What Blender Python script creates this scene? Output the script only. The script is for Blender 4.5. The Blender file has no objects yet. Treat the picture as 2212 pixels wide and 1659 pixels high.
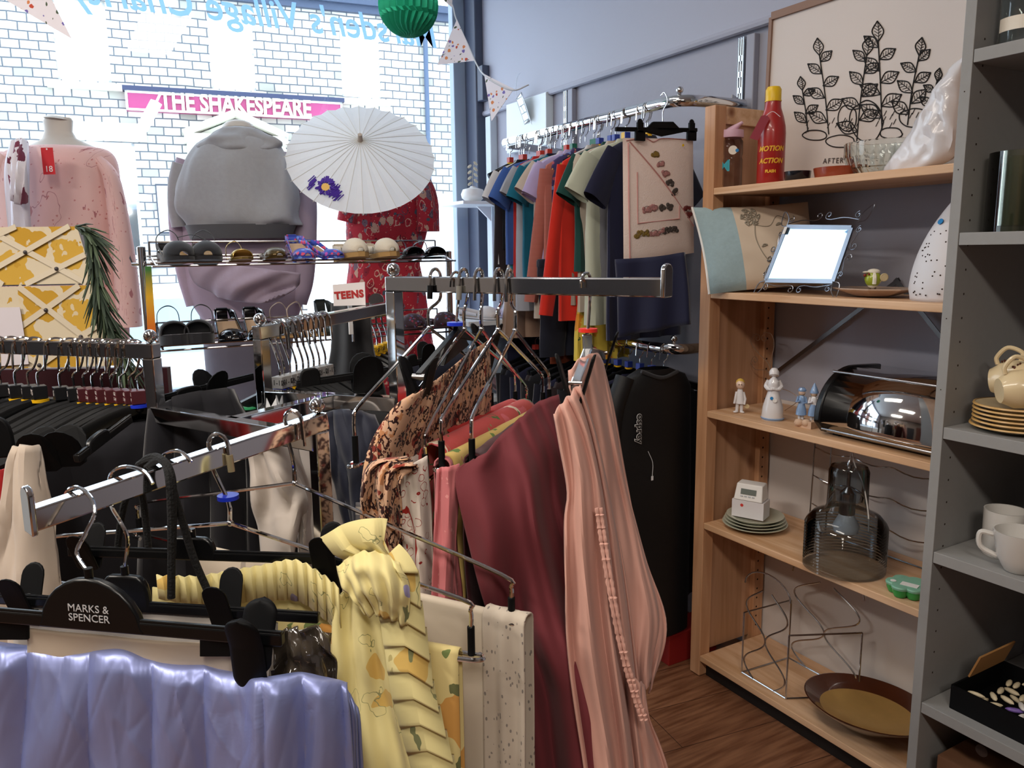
import bpy, math, random
from mathutils import Vector, Matrix, noise
random.seed(7)
sc = bpy.context.scene
COL = sc.collection
PI = math.pi
# ---------------------------------------------------------------- camera
H = 1.4
YAW, PIT, ROL, FP = math.radians(30.0), math.radians(9.6), math.radians(0.73), 1700.0
CF = Vector((math.sin(YAW)*math.cos(PIT), math.cos(YAW)*math.cos(PIT), -math.sin(PIT)))
_r0 = Vector((math.cos(YAW), -math.sin(YAW), 0)); _u0 = _r0.cross(CF)
CR = _r0*math.cos(ROL) - _u0*math.sin(ROL)
CU = _u0*math.cos(ROL) + _r0*math.sin(ROL)
CAM = Vector((0, 0, H)); FH = Vector((math.sin(YAW), math.cos(YAW), 0))
cd = bpy.data.cameras.new('camera'); cd.sensor_width = 36; cd.lens = FP/2212*36; cd.clip_start = .02
co = bpy.data.objects.new('camera', cd); COL.objects.link(co)
m = Matrix((CR, CU, -CF)).transposed().to_4x4(); m.translation = CAM
co.matrix_world = m; sc.camera = co
sc.view_settings.view_transform = 'Standard'; sc.view_settings.look = 'None'
sc.view_settings.gamma = 1; sc.view_settings.use_curve_mapping = False
sc.view_settings.exposure = 0.0
# daylight: bright overcast sky over the street
w = bpy.data.worlds.new('overcast_sky'); sc.world = w; w.use_nodes = True
wb = w.node_tree.nodes['Background']; wb.inputs[0].default_value = (.78, .89, 1, 1); wb.inputs[1].default_value = 4.4
# ceiling tube lights of the shop (warm-neutral)
def area(name, loc, sx, sy, power, col, rot=(0, 0, 0)):
    l = bpy.data.lights.new(name, 'AREA'); l.shape = 'RECTANGLE'; l.size = sx; l.size_y = sy; l.energy = power; l.color = col
    o = bpy.data.objects.new(name, l); COL.objects.link(o); o.location = loc; o.rotation_euler = rot; return o
LAMPS = [(-.35, .55, 2.86), (-1.7, 1.2, 2.86), (-.5, -1.4, 2.86), (.75, 1.9, 2.86)]
for _l in LAMPS:
    area('ceiling_tube_light', (_l[0], _l[1], _l[2]-.03), .28, 1.15, (24, 58, 48, 9)[LAMPS.index(_l)], (1, .91, .81))
# ---------------------------------------------------------------- pixel helpers (where things stand, read off the photo)
def ray(px, py): return CF + CR*((px-1106)/FP) - CU*((py-829.5)/FP)
def P(px, py, f):
    d = ray(px, py); return CAM + d*(f/d.dot(FH))
def PA(px, py, ax, v):
    d = ray(px, py); return CAM + d*((v-CAM[ax])/d[ax])
def PP(px, py, p0, n):
    d = ray(px, py); return CAM + d*((p0-CAM).dot(n)/d.dot(n))
# ---------------------------------------------------------------- object helpers
OFF = {}
def props(o, label=None, cat=None, group=None, kind=None):
    if label: o['label'] = label
    if cat: o['category'] = cat
    if group: o['group'] = group
    if kind: o['kind'] = kind
    return o
def thing(name, label, cat, loc=(0, 0, 0), group=None):
    o = bpy.data.objects.new(name, None); COL.objects.link(o); o.empty_display_size = .05
    o.location = loc; OFF[o.name] = Vector(loc)
    return props(o, label, cat, group)
def link(o, parent=None):
    COL.objects.link(o)
    if parent is not None: o.parent = parent
    return o
class M:
    def __init__(s): s.v = []; s.f = []; s.uv = []; s.mi = []; s.cm = 0
    def add(s, vs, fs, uvs=None):
        n = len(s.v); s.v += [Vector(a) for a in vs]
        s.uv += list(uvs) if uvs else [(a[0], a[2]) for a in vs]
        s.f += [tuple(i+n for i in f) for f in fs]; s.mi += [s.cm]*len(fs); return s
    def box(s, c, d, rz=0, rot=None, taper=1):
        R = rot or Matrix.Rotation(rz, 3, 'Z'); c = Vector(c); x, y, z = [a/2 for a in d]
        vs = [c+R@Vector((i*x*(taper if k > 0 else 1), j*y*(taper if k > 0 else 1), k*z)) for i in (-1, 1) for j in (-1, 1) for k in (-1, 1)]
        return s.add(vs, [(0, 1, 3, 2), (4, 6, 7, 5), (0, 4, 5, 1), (2, 3, 7, 6), (0, 2, 6, 4), (1, 5, 7, 3)])
    def hull8(s, a, b):   # two quads (4 pts each) joined into a box
        vs = list(a)+list(b)
        return s.add(vs, [(3, 2, 1, 0), (4, 5, 6, 7), (0, 1, 5, 4), (1, 2, 6, 5), (2, 3, 7, 6), (3, 0, 4, 7)])
    def beam(s, a, b, w, h, up=(0, 0, 1)):
        a = Vector(a); b = Vector(b); d = (b-a).normalized(); sd = d.cross(Vector(up)).normalized(); u = sd.cross(d)
        q = lambda p: [p-sd*w/2-u*h/2, p+sd*w/2-u*h/2, p+sd*w/2+u*h/2, p-sd*w/2+u*h/2]
        return s.hull8(q(a), q(b))
    def tube(s, pts, r, n=8, cap=True, flat=1, closed=False):
        pts = [Vector(p) for p in pts]
        if len(pts) < 2: return s
        rr = r if isinstance(r, (list, tuple)) else [r]*len(pts)
        t0 = (pts[1]-pts[0]).normalized(); a = Vector((0, 0, 1)) if abs(t0.z) < .9 else Vector((1, 0, 0))
        nn = t0.cross(a).normalized(); vs = []; L = 0; uv = []
        for i, p in enumerate(pts):
            if closed: t = pts[(i+1) % len(pts)]-pts[i-1]
            else: t = pts[min(i+1, len(pts)-1)]-pts[max(i-1, 0)]
            if t.length < 1e-9: t = t0
            t = t.normalized(); nn = nn-t*nn.dot(t)
            nn = nn.normalized() if nn.length > 1e-6 else t.orthogonal().normalized()
            b = t.cross(nn)
            if i: L += (p-pts[i-1]).length
            for k in range(n):
                an = 2*PI*k/n; vs.append(p+nn*math.cos(an)*rr[i]+b*math.sin(an)*rr[i]*flat); uv.append((k/n*rr[i]*6, L))
        m_ = len(pts); fs = []
        for i in range(m_-(0 if closed else 1)):
            j = (i+1) % m_
            for k in range(n): fs.append((i*n+k, i*n+(k+1) % n, j*n+(k+1) % n, j*n+k))
        if cap and not closed: fs += [tuple(range(n-1, -1, -1)), tuple((m_-1)*n+k for k in range(n))]
        return s.add(vs, fs, uv)
    def lathe(s, prof, c=(0, 0, 0), n=24, ax=None, sx=1, sy=1, a0=0, a1=2*PI):
        c = Vector(c); Q = Vector((0, 0, 1)).rotation_difference(Vector(ax)).to_matrix() if ax is not None else Matrix.Identity(3)
        full = abs(a1-a0-2*PI) < 1e-6; m_ = n if full else n+1; vs = []; uv = []; L = 0
        for i, (r, z) in enumerate(prof):
            if i: L += math.hypot(r-prof[i-1][0], z-prof[i-1][1])
            for k in range(m_):
                an = a0+(a1-a0)*k/n; vs.append(c+Q@Vector((r*math.cos(an)*sx, r*math.sin(an)*sy, z))); uv.append((an/(2*PI)*.3, L))
        fs = []
        for i in range(len(prof)-1):
            for k in range(n):
                k2 = (k+1) % m_; fs.append((i*m_+k, i*m_+k2, (i+1)*m_+k2, (i+1)*m_+k))
        return s.add(vs, fs, uv)
    def ball(s, c, r, n=14, sc3=(1, 1, 1), rot=None):
        c = Vector(c); R = rot or Matrix.Identity(3); k = max(6, n//2); vs = []; fs = []
        for i in range(k+1):
            th = PI*i/k
            for j in range(n):
                an = 2*PI*j/n
                vs.append(c+R@Vector((r*sc3[0]*math.sin(th)*math.cos(an), r*sc3[1]*math.sin(th)*math.sin(an), r*sc3[2]*math.cos(th))))
        for i in range(k):
            for j in range(n): fs.append((i*n+j, (i+1)*n+j, (i+1)*n+(j+1) % n, i*n+(j+1) % n))
        return s.add(vs, fs)
    def prism(s, pts, nrm, t):   # planar outline (3D pts) extruded both ways along nrm
        nrm = Vector(nrm).normalized()*t/2; n = len(pts); pts = [Vector(p) for p in pts]
        vs = [p-nrm for p in pts]+[p+nrm for p in pts]
        return s.add(vs, [tuple(range(n-1, -1, -1)), tuple(range(n, 2*n))]+[(i, (i+1) % n, n+(i+1) % n, n+i) for i in range(n)])
    def grid(s, P2, closed_u=False):    # P2[i][j] points ; i down, j across ; uv in metres
        ni, nj = len(P2), len(P2[0]); vs = []; uv = []
        mid = nj//2; vl = 0
        for i in range(ni):
            if i: vl += (P2[i][mid]-P2[i-1][mid]).length
            us = [0]
            for j in range(1, nj): us.append(us[-1]+(P2[i][j]-P2[i][j-1]).length)
            off = us[mid]
            for j in range(nj): vs.append(P2[i][j]); uv.append((us[j]-off, -vl))
        fs = [(i*nj+j, i*nj+j+1, (i+1)*nj+j+1, (i+1)*nj+j) for i in range(ni-1) for j in range(nj-1)]
        if closed_u: fs += [(i*nj+nj-1, i*nj, (i+1)*nj, (i+1)*nj+nj-1) for i in range(ni-1)]
        return s.add(vs, fs, uv)
    def obj(s, name, mat, parent=None, smooth=True, bevel=0, solid=0, sub=0, ang=40):
        off = Vector((0, 0, 0)) if parent is None else OFF.get(parent.name, Vector((0, 0, 0)))
        me = bpy.data.meshes.new(name); me.from_pydata([tuple(v-off) for v in s.v], [], s.f)
        for mm in (mat if isinstance(mat, (list, tuple)) else [mat]): me.materials.append(mm)
        if s.uv:
            ul = me.uv_layers.new(name='UVMap'); uvs = [0.0]*(2*len(me.loops))
            for i, lp in enumerate(me.loops): uvs[2*i:2*i+2] = s.uv[lp.vertex_index]
            ul.data.foreach_set('uv', uvs)
        if max(s.mi, default=0): me.polygons.foreach_set('material_index', s.mi)
        if smooth:
            me.polygons.foreach_set('use_smooth', [True]*len(me.polygons)); me.set_sharp_from_angle(angle=math.radians(ang))
        me.validate(); me.update()
        o = bpy.data.objects.new(name, me); link(o, parent)
        if parent is not None: OFF[o.name] = off
        if solid: q = o.modifiers.new('solid', 'SOLIDIFY'); q.thickness = solid; q.offset = 0
        if bevel: q = o.modifiers.new('bevel', 'BEVEL'); q.width = bevel; q.segments = 2; q.limit_method = 'ANGLE'
        if sub: q = o.modifiers.new('sub', 'SUBSURF'); q.levels = sub; q.render_levels = sub
        return o
def dup(root, loc=None, rz=None, label=None, group=None, scale=None, mats=None, cat=None):
    r = root.copy(); COL.objects.link(r); OFF[r.name] = Vector((0, 0, 0))
    if loc is not None: r.location = loc
    if rz is not None: r.rotation_euler = rz if isinstance(rz, (tuple, list)) else (0, 0, rz)
    if scale is not None: r.scale = scale if isinstance(scale, (tuple, list)) else (scale,)*3
    if label: r['label'] = label
    if group: r['group'] = group
    def kids(a, b):
        for ch in list(a.children):
            c = ch.copy(); COL.objects.link(c); c.parent = b; kids(ch, c)
    kids(root, r); return r
def crv(pts, n=8):       # catmull-rom through points
    pts = [Vector(p) for p in pts]; out = []
    if len(pts) < 3: return [pts[0].lerp(pts[-1], i/n) for i in range(n+1)]
    q = [pts[0]*2-pts[1]]+pts+[pts[-1]*2-pts[-2]]
    for i in range(1, len(q)-2):
        a, b, c, d = q[i-1:i+3]
        for k in range(n):
            t = k/n; out.append(.5*((2*b)+(c-a)*t+(2*a-5*b+4*c-d)*t*t+(3*b-a-3*c+d)*t**3))
    out.append(pts[-1]); return out
def resample(pts, n):
    L = [0]
    for a, b in zip(pts, pts[1:]): L.append(L[-1]+(b-a).length)
    out = []; k = 0
    for i in range(n):
        t = L[-1]*i/(n-1)
        while k < len(L)-2 and L[k+1] < t: k += 1
        d = L[k+1]-L[k]; out.append(pts[k].lerp(pts[k+1], (t-L[k])/d if d > 1e-9 else 0))
    return out
def crop_arc(c, r, a0, a1, n, e1, e2):
    return [Vector(c)+Vector(e1)*r*math.cos(a0+(a1-a0)*i/n)+Vector(e2)*r*math.sin(a0+(a1-a0)*i/n) for i in range(n+1)]
def sheet(curves, nu=40, nv=40, folds=(), toward=None, edge=1, rnd=0, seed=0):
    """cloth lofted across vertical curves; each curve a list of 3D points top to bottom. folds: (count, amp_top, amp_bottom, phase, drift)"""
    cs = [resample(crv(c, 6), nv) for c in curves]; g = []
    d = toward or -FH
    for i in range(nv):
        row = crv([c[i] for c in cs], 12) if len(cs) > 2 else [cs[0][i].lerp(cs[1][i], k/8) for k in range(9)]
        row = resample(row, nu); v = i/(nv-1)
        for j in range(nu):
            u = j/(nu-1); a = 0
            for (c, a0, a1, ph, dr) in folds:
                s_ = math.sin(2*PI*(c*u+ph+dr*v)); a += (a0+(a1-a0)*v)*(s_ if edge else s_)
            if rnd: a += rnd*noise.noise(Vector((u*6+seed, v*4, seed*1.7)))
            row[j] = row[j]+d*a
        g.append(row)
    return g
_tc = {}
def text_mesh(body, size, ext=.0004, bold=0, shear=0, align='CENTER', space=1, line=1):
    k = (body, size, ext, bold, shear, align, space)
    if k in _tc: return _tc[k]
    cu = bpy.data.curves.new('lettering', 'FONT'); cu.body = body; cu.size = size; cu.extrude = ext; cu.offset = bold
    cu.shear = shear; cu.align_x = align; cu.align_y = 'CENTER'; cu.space_character = space; cu.resolution_u = 3; cu.space_line = line
    t = bpy.data.objects.new('tmp', cu); COL.objects.link(t)
    bpy.context.view_layer.update(); dg = bpy.context.evaluated_depsgraph_get()
    me = bpy.data.meshes.new_from_object(t.evaluated_get(dg)); bpy.data.objects.remove(t); bpy.data.curves.remove(cu)
    me.name = 'lettering'; _tc[k] = me; return me
def text(body, c, ex, ey, size, mat, parent=None, name='lettering', **kw):
    me = text_mesh(body, size, **kw).copy(); me.materials.clear(); me.materials.append(mat)
    ex = Vector(ex).normalized(); ey = Vector(ey); ey = (ey-ex*ey.dot(ex)).normalized(); ez = ex.cross(ey)
    mirror = kw.get('mirror')
    off = Vector((0, 0, 0)) if parent is None else OFF.get(parent.name, Vector((0, 0, 0)))
    M4 = Matrix((ex, ey, ez)).transposed().to_4x4(); M4.translation = Vector(c)-off
    me.transform(M4); o = bpy.data.objects.new(name, me); link(o, parent); return o
# ---------------------------------------------------------------- materials
def _nt(name):
    m = bpy.data.materials.new(name); m.use_nodes = True; nt = m.node_tree; b = nt.nodes['Principled BSDF']; return m, nt, b
def rgb(h): 
    if isinstance(h, (tuple, list)): return tuple(h)+(1,) if len(h) == 3 else tuple(h)
    h = h.lstrip('#'); c = [int(h[i:i+2], 16)/255 for i in (0, 2, 4)]
    return tuple(x/12.92 if x <= .04045 else ((x+.055)/1.055)**2.4 for x in c)+(1,)
def N(nt, t, **kw):
    n = nt.nodes.new(t)
    for k, v in kw.items():
        if k in n.inputs: n.inputs[k].default_value = v
        else: setattr(n, k, v)
    return n
def coords(nt, kind, scale=(1, 1, 1), rot=(0, 0, 0)):
    t = N(nt, 'ShaderNodeTexCoord'); mp = N(nt, 'ShaderNodeMapping'); mp.inputs['Scale'].default_value = scale; mp.inputs['Rotation'].default_value = rot
    nt.links.new(t.outputs[kind], mp.inputs[0]); return mp.outputs[0]
def bump(nt, b, h, strength, dist=.002):
    bp = N(nt, 'ShaderNodeBump'); bp.inputs['Strength'].default_value = strength; bp.inputs['Distance'].default_value = dist
    nt.links.new(h, bp.inputs['Height']); nt.links.new(bp.outputs[0], b.inputs['Normal'])
_mc = {}
def mat(name, col, rough=.5, metal=0, noise_=0, nscale=40, bmp=0, spec=.5, coat=0, sheen=0, trans=0, ior=1.45, alpha=1, emit=0, coord='Object'):
    if name in _mc: return _mc[name]
    m, nt, b = _nt(name); c = rgb(col); b.inputs['Base Color'].default_value = c
    b.inputs['Roughness'].default_value = rough; b.inputs['Metallic'].default_value = metal
    b.inputs['Specular IOR Level'].default_value = spec; b.inputs['Coat Weight'].default_value = coat
    b.inputs['Sheen Weight'].default_value = sheen; b.inputs['Transmission Weight'].default_value = trans; b.inputs['IOR'].default_value = ior
    b.inputs['Alpha'].default_value = alpha
    if emit: b.inputs['Emission Color'].default_value = c; b.inputs['Emission Strength'].default_value = emit
    if noise_ or bmp:
        n = N(nt, 'ShaderNodeTexNoise', Scale=nscale, Detail=4.0); nt.links.new(coords(nt, coord), n.inputs['Vector'])
        if noise_:
            mx = N(nt, 'ShaderNodeMix', data_type='RGBA'); mx.inputs[6].default_value = tuple(x*(1-noise_) for x in c[:3])+(1,); mx.inputs[7].default_value = tuple(min(1, x*(1+noise_)) for x in c[:3])+(1,)
            nt.links.new(n.outputs[0], mx.inputs[0]); nt.links.new(mx.outputs[2], b.inputs['Base Color'])
        if bmp: bump(nt, b, n.outputs[0], bmp)
    _mc[name] = m; return m
def cloth(name, col, rough=.85, bmp=.25, sheen=.2, var=.06):
    return mat(name, col, rough, noise_=var, nscale=25, bmp=bmp, sheen=sheen, spec=.25)
def pat(name, base, layers, rough=.8, coord='UV', spec=.25, sheen=.1):
    """printed cloth: layers of (scale, radius, [colours], distort, soft, aspect)"""
    if name in _mc: return _mc[name]
    m, nt, b = _nt(name); L = nt.links
    b.inputs['Roughness'].default_value = rough; b.inputs['Specular IOR Level'].default_value = spec; b.inputs['Sheen Weight'].default_value = sheen
    cur = N(nt, 'ShaderNodeRGB'); cur.outputs[0].default_value = rgb(base); cur = cur.outputs[0]
    for li, (scl, rad, cols, dist, asp) in enumerate(layers):
        v = coords(nt, coord, (1, asp, 1), (0, 0, li*.8))
        if dist:
            nz = N(nt, 'ShaderNodeTexNoise', Scale=scl*1.8, Detail=2.0); L.new(v, nz.inputs['Vector'])
            sm = N(nt, 'ShaderNodeVectorMath', operation='MULTIPLY_ADD'); L.new(nz.outputs[1], sm.inputs[0])
            sm.inputs[1].default_value = (dist/scl,)*3; L.new(v, sm.inputs[2]); v = sm.outputs[0]
        vo = N(nt, 'ShaderNodeTexVoronoi', Scale=scl); L.new(v, vo.inputs['Vector'])
        if isinstance(rad, tuple):   # ring band lo..hi
            a = N(nt, 'ShaderNodeMath', operation='GREATER_THAN'); a.inputs[1].default_value = rad[0]; L.new(vo.outputs['Distance'], a.inputs[0])
            c2 = N(nt, 'ShaderNodeMath', operation='LESS_THAN'); c2.inputs[1].default_value = rad[1]; L.new(vo.outputs['Distance'], c2.inputs[0])
            mk = N(nt, 'ShaderNodeMath', operation='MULTIPLY'); L.new(a.outputs[0], mk.inputs[0]); L.new(c2.outputs[0], mk.inputs[1])
        else:
            mk = N(nt, 'ShaderNodeMath', operation='LESS_THAN'); mk.inputs[1].default_value = rad; L.new(vo.outputs['Distance'], mk.inputs[0])
        rp = N(nt, 'ShaderNodeValToRGB'); rp.color_ramp.interpolation = 'CONSTANT'; e = rp.color_ramp.elements
        while len(e) < len(cols): e.new(1)
        for i, cc in enumerate(cols):
            e[i].position = i/len(cols); e[i].color = rgb(cc) if cc else (0, 0, 0, 0)
        if len(cols) < len(e): e.remove(e[len(e)-1])
        sp = N(nt, 'ShaderNodeSeparateColor'); L.new(vo.outputs['Color'], sp.inputs[0]); L.new(sp.outputs[0], rp.inputs[0])
        am = N(nt, 'ShaderNodeMath', operation='MULTIPLY'); L.new(mk.outputs[0], am.inputs[0]); L.new(rp.outputs[1], am.inputs[1])
        mx = N(nt, 'ShaderNodeMix', data_type='RGBA'); L.new(am.outputs[0], mx.inputs[0]); L.new(cur, mx.inputs[6]); L.new(rp.outputs[0], mx.inputs[7]); cur = mx.outputs[2]
    L.new(cur, b.inputs['Base Color'])
    nb = N(nt, 'ShaderNodeTexNoise', Scale=60.0); L.new(coords(nt, 'Object'), nb.inputs['Vector']); bump(nt, b, nb.outputs[0], .15)
    _mc[name] = m; return m
def stripes(name, c1, c2, scale, coord='UV', rot=0, dist=0, rough=.85, duty=.5, c3=None):
    if name in _mc: return _mc[name]
    m, nt, b = _nt(name); L = nt.links; b.inputs['Roughness'].default_value = rough; b.inputs['Specular IOR Level'].default_value = .25
    wv = N(nt, 'ShaderNodeTexWave', Scale=scale, Distortion=dist); wv.bands_direction = 'Y'; L.new(coords(nt, coord, (1, 1, 1), (0, 0, rot)), wv.inputs['Vector'])
    wv.inputs['Detail Scale'].default_value = 2.0
    rp = N(nt, 'ShaderNodeValToRGB'); rp.color_ramp.interpolation = 'CONSTANT'; e = rp.color_ramp.elements
    e[0].color = rgb(c1); e[1].position = duty; e[1].color = rgb(c2)
    if c3: q = e.new(duty+(1-duty)/2); q.color = rgb(c3)
    L.new(wv.outputs[1], rp.inputs[0]); L.new(rp.outputs[0], b.inputs['Base Color']); _mc[name] = m; return m
CHROME = mat('chrome', '#dcdcdc', .07, 1)
CHROME2 = mat('brushed_steel', '#b9b9bb', .22, 1)
BLACKP = mat('black_plastic', '#08090b', .3, spec=.45)
BLACKM = mat('matt_black_plastic', '#090a0c', .55, spec=.18)
def thin(name, col, tint=.9, gl=.12, rough=.02):
    if name in _mc: return _mc[name]
    m = bpy.data.materials.new(name); m.use_nodes = True; nt = m.node_tree; nt.nodes.clear(); o = nt.nodes.new('ShaderNodeOutputMaterial')
    c = rgb(col); a = nt.nodes.new('ShaderNodeBsdfTransparent'); a.inputs[0].default_value = tuple(x*tint for x in c[:3])+(1,)
    g = nt.nodes.new('ShaderNodeBsdfGlossy'); g.inputs['Roughness'].default_value = rough; lw = nt.nodes.new('ShaderNodeLayerWeight'); lw.inputs[0].default_value = gl
    mx = nt.nodes.new('ShaderNodeMixShader'); nt.links.new(lw.outputs[0], mx.inputs[0]); nt.links.new(a.outputs[0], mx.inputs[1]); nt.links.new(g.outputs[0], mx.inputs[2]); nt.links.new(mx.outputs[0], o.inputs[0]); _mc[name] = m; return m
CLEAR = mat('clear_glass', '#f4fbfa', .02, trans=1, ior=1.45)
WHITE = mat('white_paint', '#e9ecef', .4)
WHITEP = mat('white_plastic', '#eceae6', .35)
# ================================================================ SETTING
XW, YG = 2.03, 3.85
def struct(o): o['kind'] = 'structure'; return o
def m_floor():
    m, nt, b = _nt('wood_laminate'); L = nt.links
    v = coords(nt, 'Object', (1, 1, 1), (0, 0, math.radians(8)))
    br = N(nt, 'ShaderNodeTexBrick', Scale=1.0); br.inputs['Brick Width'].default_value = 1.2; br.inputs['Row Height'].default_value = .19
    br.inputs['Mortar Size'].default_value = .0012; br.inputs['Color1'].default_value = rgb('#94674a'); br.inputs['Color2'].default_value = rgb('#82583e'); br.inputs['Mortar'].default_value = rgb('#3a2118')
    L.new(v, br.inputs['Vector'])
    n = N(nt, 'ShaderNodeTexNoise', Scale=5.0, Detail=6.0); L.new(coords(nt, 'Object', (1, 12, 1), (0, 0, math.radians(8))), n.inputs['Vector'])
    rp = N(nt, 'ShaderNodeValToRGB'); rp.color_ramp.elements[0].color = rgb('#a08877'); rp.color_ramp.elements[0].position = .35; rp.color_ramp.elements[1].color = (1, 1, 1, 1); rp.color_ramp.elements[1].position = .65
    L.new(n.outputs[0], rp.inputs[0]); mx = N(nt, 'ShaderNodeMix', data_type='RGBA', blend_type='MULTIPLY'); mx.inputs[0].default_value = .8
    L.new(br.outputs[0], mx.inputs[6]); L.new(rp.outputs[0], mx.inputs[7]); L.new(mx.outputs[2], b.inputs['Base Color']); b.inputs['Roughness'].default_value = .42
    return m
def m_wood(name, c1, c2, knot='#7a4218', axis=2, scale=1, rough=.5):
    m, nt, b = _nt(name); L = nt.links; s = [14, 14, 14]; s[axis] = .9
    v = coords(nt, 'Object', tuple(x*scale for x in s)); n = N(nt, 'ShaderNodeTexNoise', Scale=2.2, Detail=5.0); n.inputs['Distortion'].default_value = .6; L.new(v, n.inputs['Vector'])
    rp = N(nt, 'ShaderNodeValToRGB'); e = rp.color_ramp.elements; e[0].position = .33; e[0].color = rgb(c2); e[1].position = .62; e[1].color = rgb(c1); L.new(n.outputs[0], rp.inputs[0])
    s2 = [5, 5, 5]; s2[axis] = 2.6; vo = N(nt, 'ShaderNodeTexVoronoi', Scale=1.0); L.new(coords(nt, 'Object', tuple(s2)), vo.inputs['Vector'])
    r2 = N(nt, 'ShaderNodeValToRGB'); e = r2.color_ramp.elements; e[0].position = .05; e[0].color = (1, 1, 1, 1); e[1].position = .11; e[1].color = (0, 0, 0, 1); L.new(vo.outputs['Distance'], r2.inputs[0])
    mx = N(nt, 'ShaderNodeMix', data_type='RGBA'); L.new(r2.outputs[0], mx.inputs[0]); L.new(rp.outputs[0], mx.inputs[6]); mx.inputs[7].default_value = rgb(knot)
    L.new(mx.outputs[2], b.inputs['Base Color']); b.inputs['Roughness'].default_value = rough; return m
PINEV = m_wood('pine_upright_grain', '#c99a74', '#ae7c56', axis=2)
PINEH = m_wood('pine_shelf_grain', '#dcb692', '#c4966c', axis=1)
PINEP = m_wood('pine_panel_grain', '#bd9170', '#a37855', axis=2)
wallm = mat('lavender_grey_wall_paint', '#a3a4b1', .75, bmp=.5, nscale=38)
wallsm = mat('smooth_lavender_wall_paint', '#a9aab8', .55, bmp=.04, nscale=6)
slate = mat('slate_blue_frame_paint', '#4d5467', .4)
pale = mat('pale_frame_paint', '#9fb0c4', .4)
s = M().box((-.4, .3, -.03), (4.9, 7.0, .06)); struct(s.obj('floor', m_floor(), smooth=False))
s = M().box((-.4, .4, 2.93), (5.2, 7.4, .06)); struct(s.obj('ceiling', mat('ceiling_paint', '#d8d8d6', .9), smooth=False))
s = M().box((XW+.05, .45, 1.05), (.1, 7.3, 2.1)); struct(s.obj('wall_right', wallm, smooth=False))
s = M().box((XW+.04, .45, 2.5), (.12, 7.3, .8)); struct(s.obj('wall_right_upper', wallsm, smooth=False))
s = M().tube([(XW-.018, -3.2, 2.1), (XW-.018, 3.74, 2.1)], .014, 8); struct(s.obj('trim_1', wallsm))
s = M().box((-2.8, .45, 1.45), (.1, 7.3, 2.9)); struct(s.obj('wall_left', mat('dim_shop_wall', '#6b625c', .8), smooth=False))
s = M().box((-.4, -3.2, 1.45), (4.9, .1, 2.9)); struct(s.obj('wall_back', mat('dim_shop_wall', '#6b625c', .8), smooth=False))
# window wall: pieces around the big shop window
s = M().box((-.4, YG+.02, .36), (4.9, .14, .72)).box((-.4, YG+.02, 2.86), (4.9, .14, .1)).box((-2.45, YG+.02, 1.7), (.7, .14, 2.3)); struct(s.obj('wall_window_side', wallsm, smooth=False))
s = M().box((1.998, 3.80, 1.8), (.064, .13, 2.2)); struct(s.obj('trim_2', slate, bevel=.006))
s = M().box((1.935, 3.88, 1.8), (.07, .05, 2.2)).box((-.1, 3.88, .765), (4.1, .06, .06)).box((-.1, 3.88, 2.78), (4.1, .06, .06)).box((-2.07, 3.88, 1.8), (.07, .05, 2.2)); struct(s.obj('window_1_frame', pale, smooth=False, bevel=.004))
def m_pane():
    m = bpy.data.materials.new('window_glass'); m.use_nodes = True; nt = m.node_tree; nt.nodes.clear(); o = nt.nodes.new('ShaderNodeOutputMaterial')
    a = nt.nodes.new('ShaderNodeBsdfTransparent'); a.inputs[0].default_value = (.97, .99, 1, 1); g = nt.nodes.new('ShaderNodeBsdfGlossy'); g.inputs['Roughness'].default_value = .01
    mx = nt.nodes.new('ShaderNodeMixShader'); mx.inputs[0].default_value = .05; nt.links.new(a.outputs[0], mx.inputs[1]); nt.links.new(g.outputs[0], mx.inputs[2]); nt.links.new(mx.outputs[0], o.inputs[0]); return m
PANE = m_pane()
s = M().box((-.07, 3.885, 1.78), (3.96, .006, 1.98)); struct(s.obj('window_1', PANE, smooth=False))
# display deck behind the window
s = M().box((-.4, 3.42, .37), (4.84, .78, .74)); struct(s.obj('trim_3', mat('pale_deck_paint', '#c3cfd8', .5), smooth=False))
# dark and pale panels added out of view for the chrome to reflect
for i, (x_, y_, sx_0, sy_0, h_, c_) in enumerate([(-2.0, -3.08, .9, .12, 2.0, '#2a1d18'), (-.9, -3.08, .8, .12, 1.7, '#15171c'), (.2, -3.08, .9, .12, 2.1, '#7a6650'), (1.3, -3.08, .8, .12, 1.8, '#241f22'), (-2.7, -2.2, .1, .8, 2.0, '#4a2a22'), (-2.7, -1.0, .1, .9, 1.7, '#11131a'), (-2.7, .3, .1, .9, 2.0, '#85705a'), (-2.7, 1.5, .1, .8, 1.6, '#1c1a1d')]):
    s = M().box((x_, y_, h_/2), (sx_0, sy_0, h_)); struct(s.obj('trim_%d' % (i+4), mat('reflection_panel_%d' % i, c_, .7), smooth=False))
# ceiling fixtures
for i, l in enumerate(LAMPS):
    t = thing('ceiling_light', ['slim white ceiling light above the front rack', 'slim white ceiling light on the left', 'slim white ceiling light at the back of the shop', 'slim white ceiling light near the window'][i], 'light', (l[0], l[1], 2.9))
    M().box((l[0], l[1], 2.882), (.34, 1.22, .036)).obj('housing', WHITE, t, smooth=False)
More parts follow.
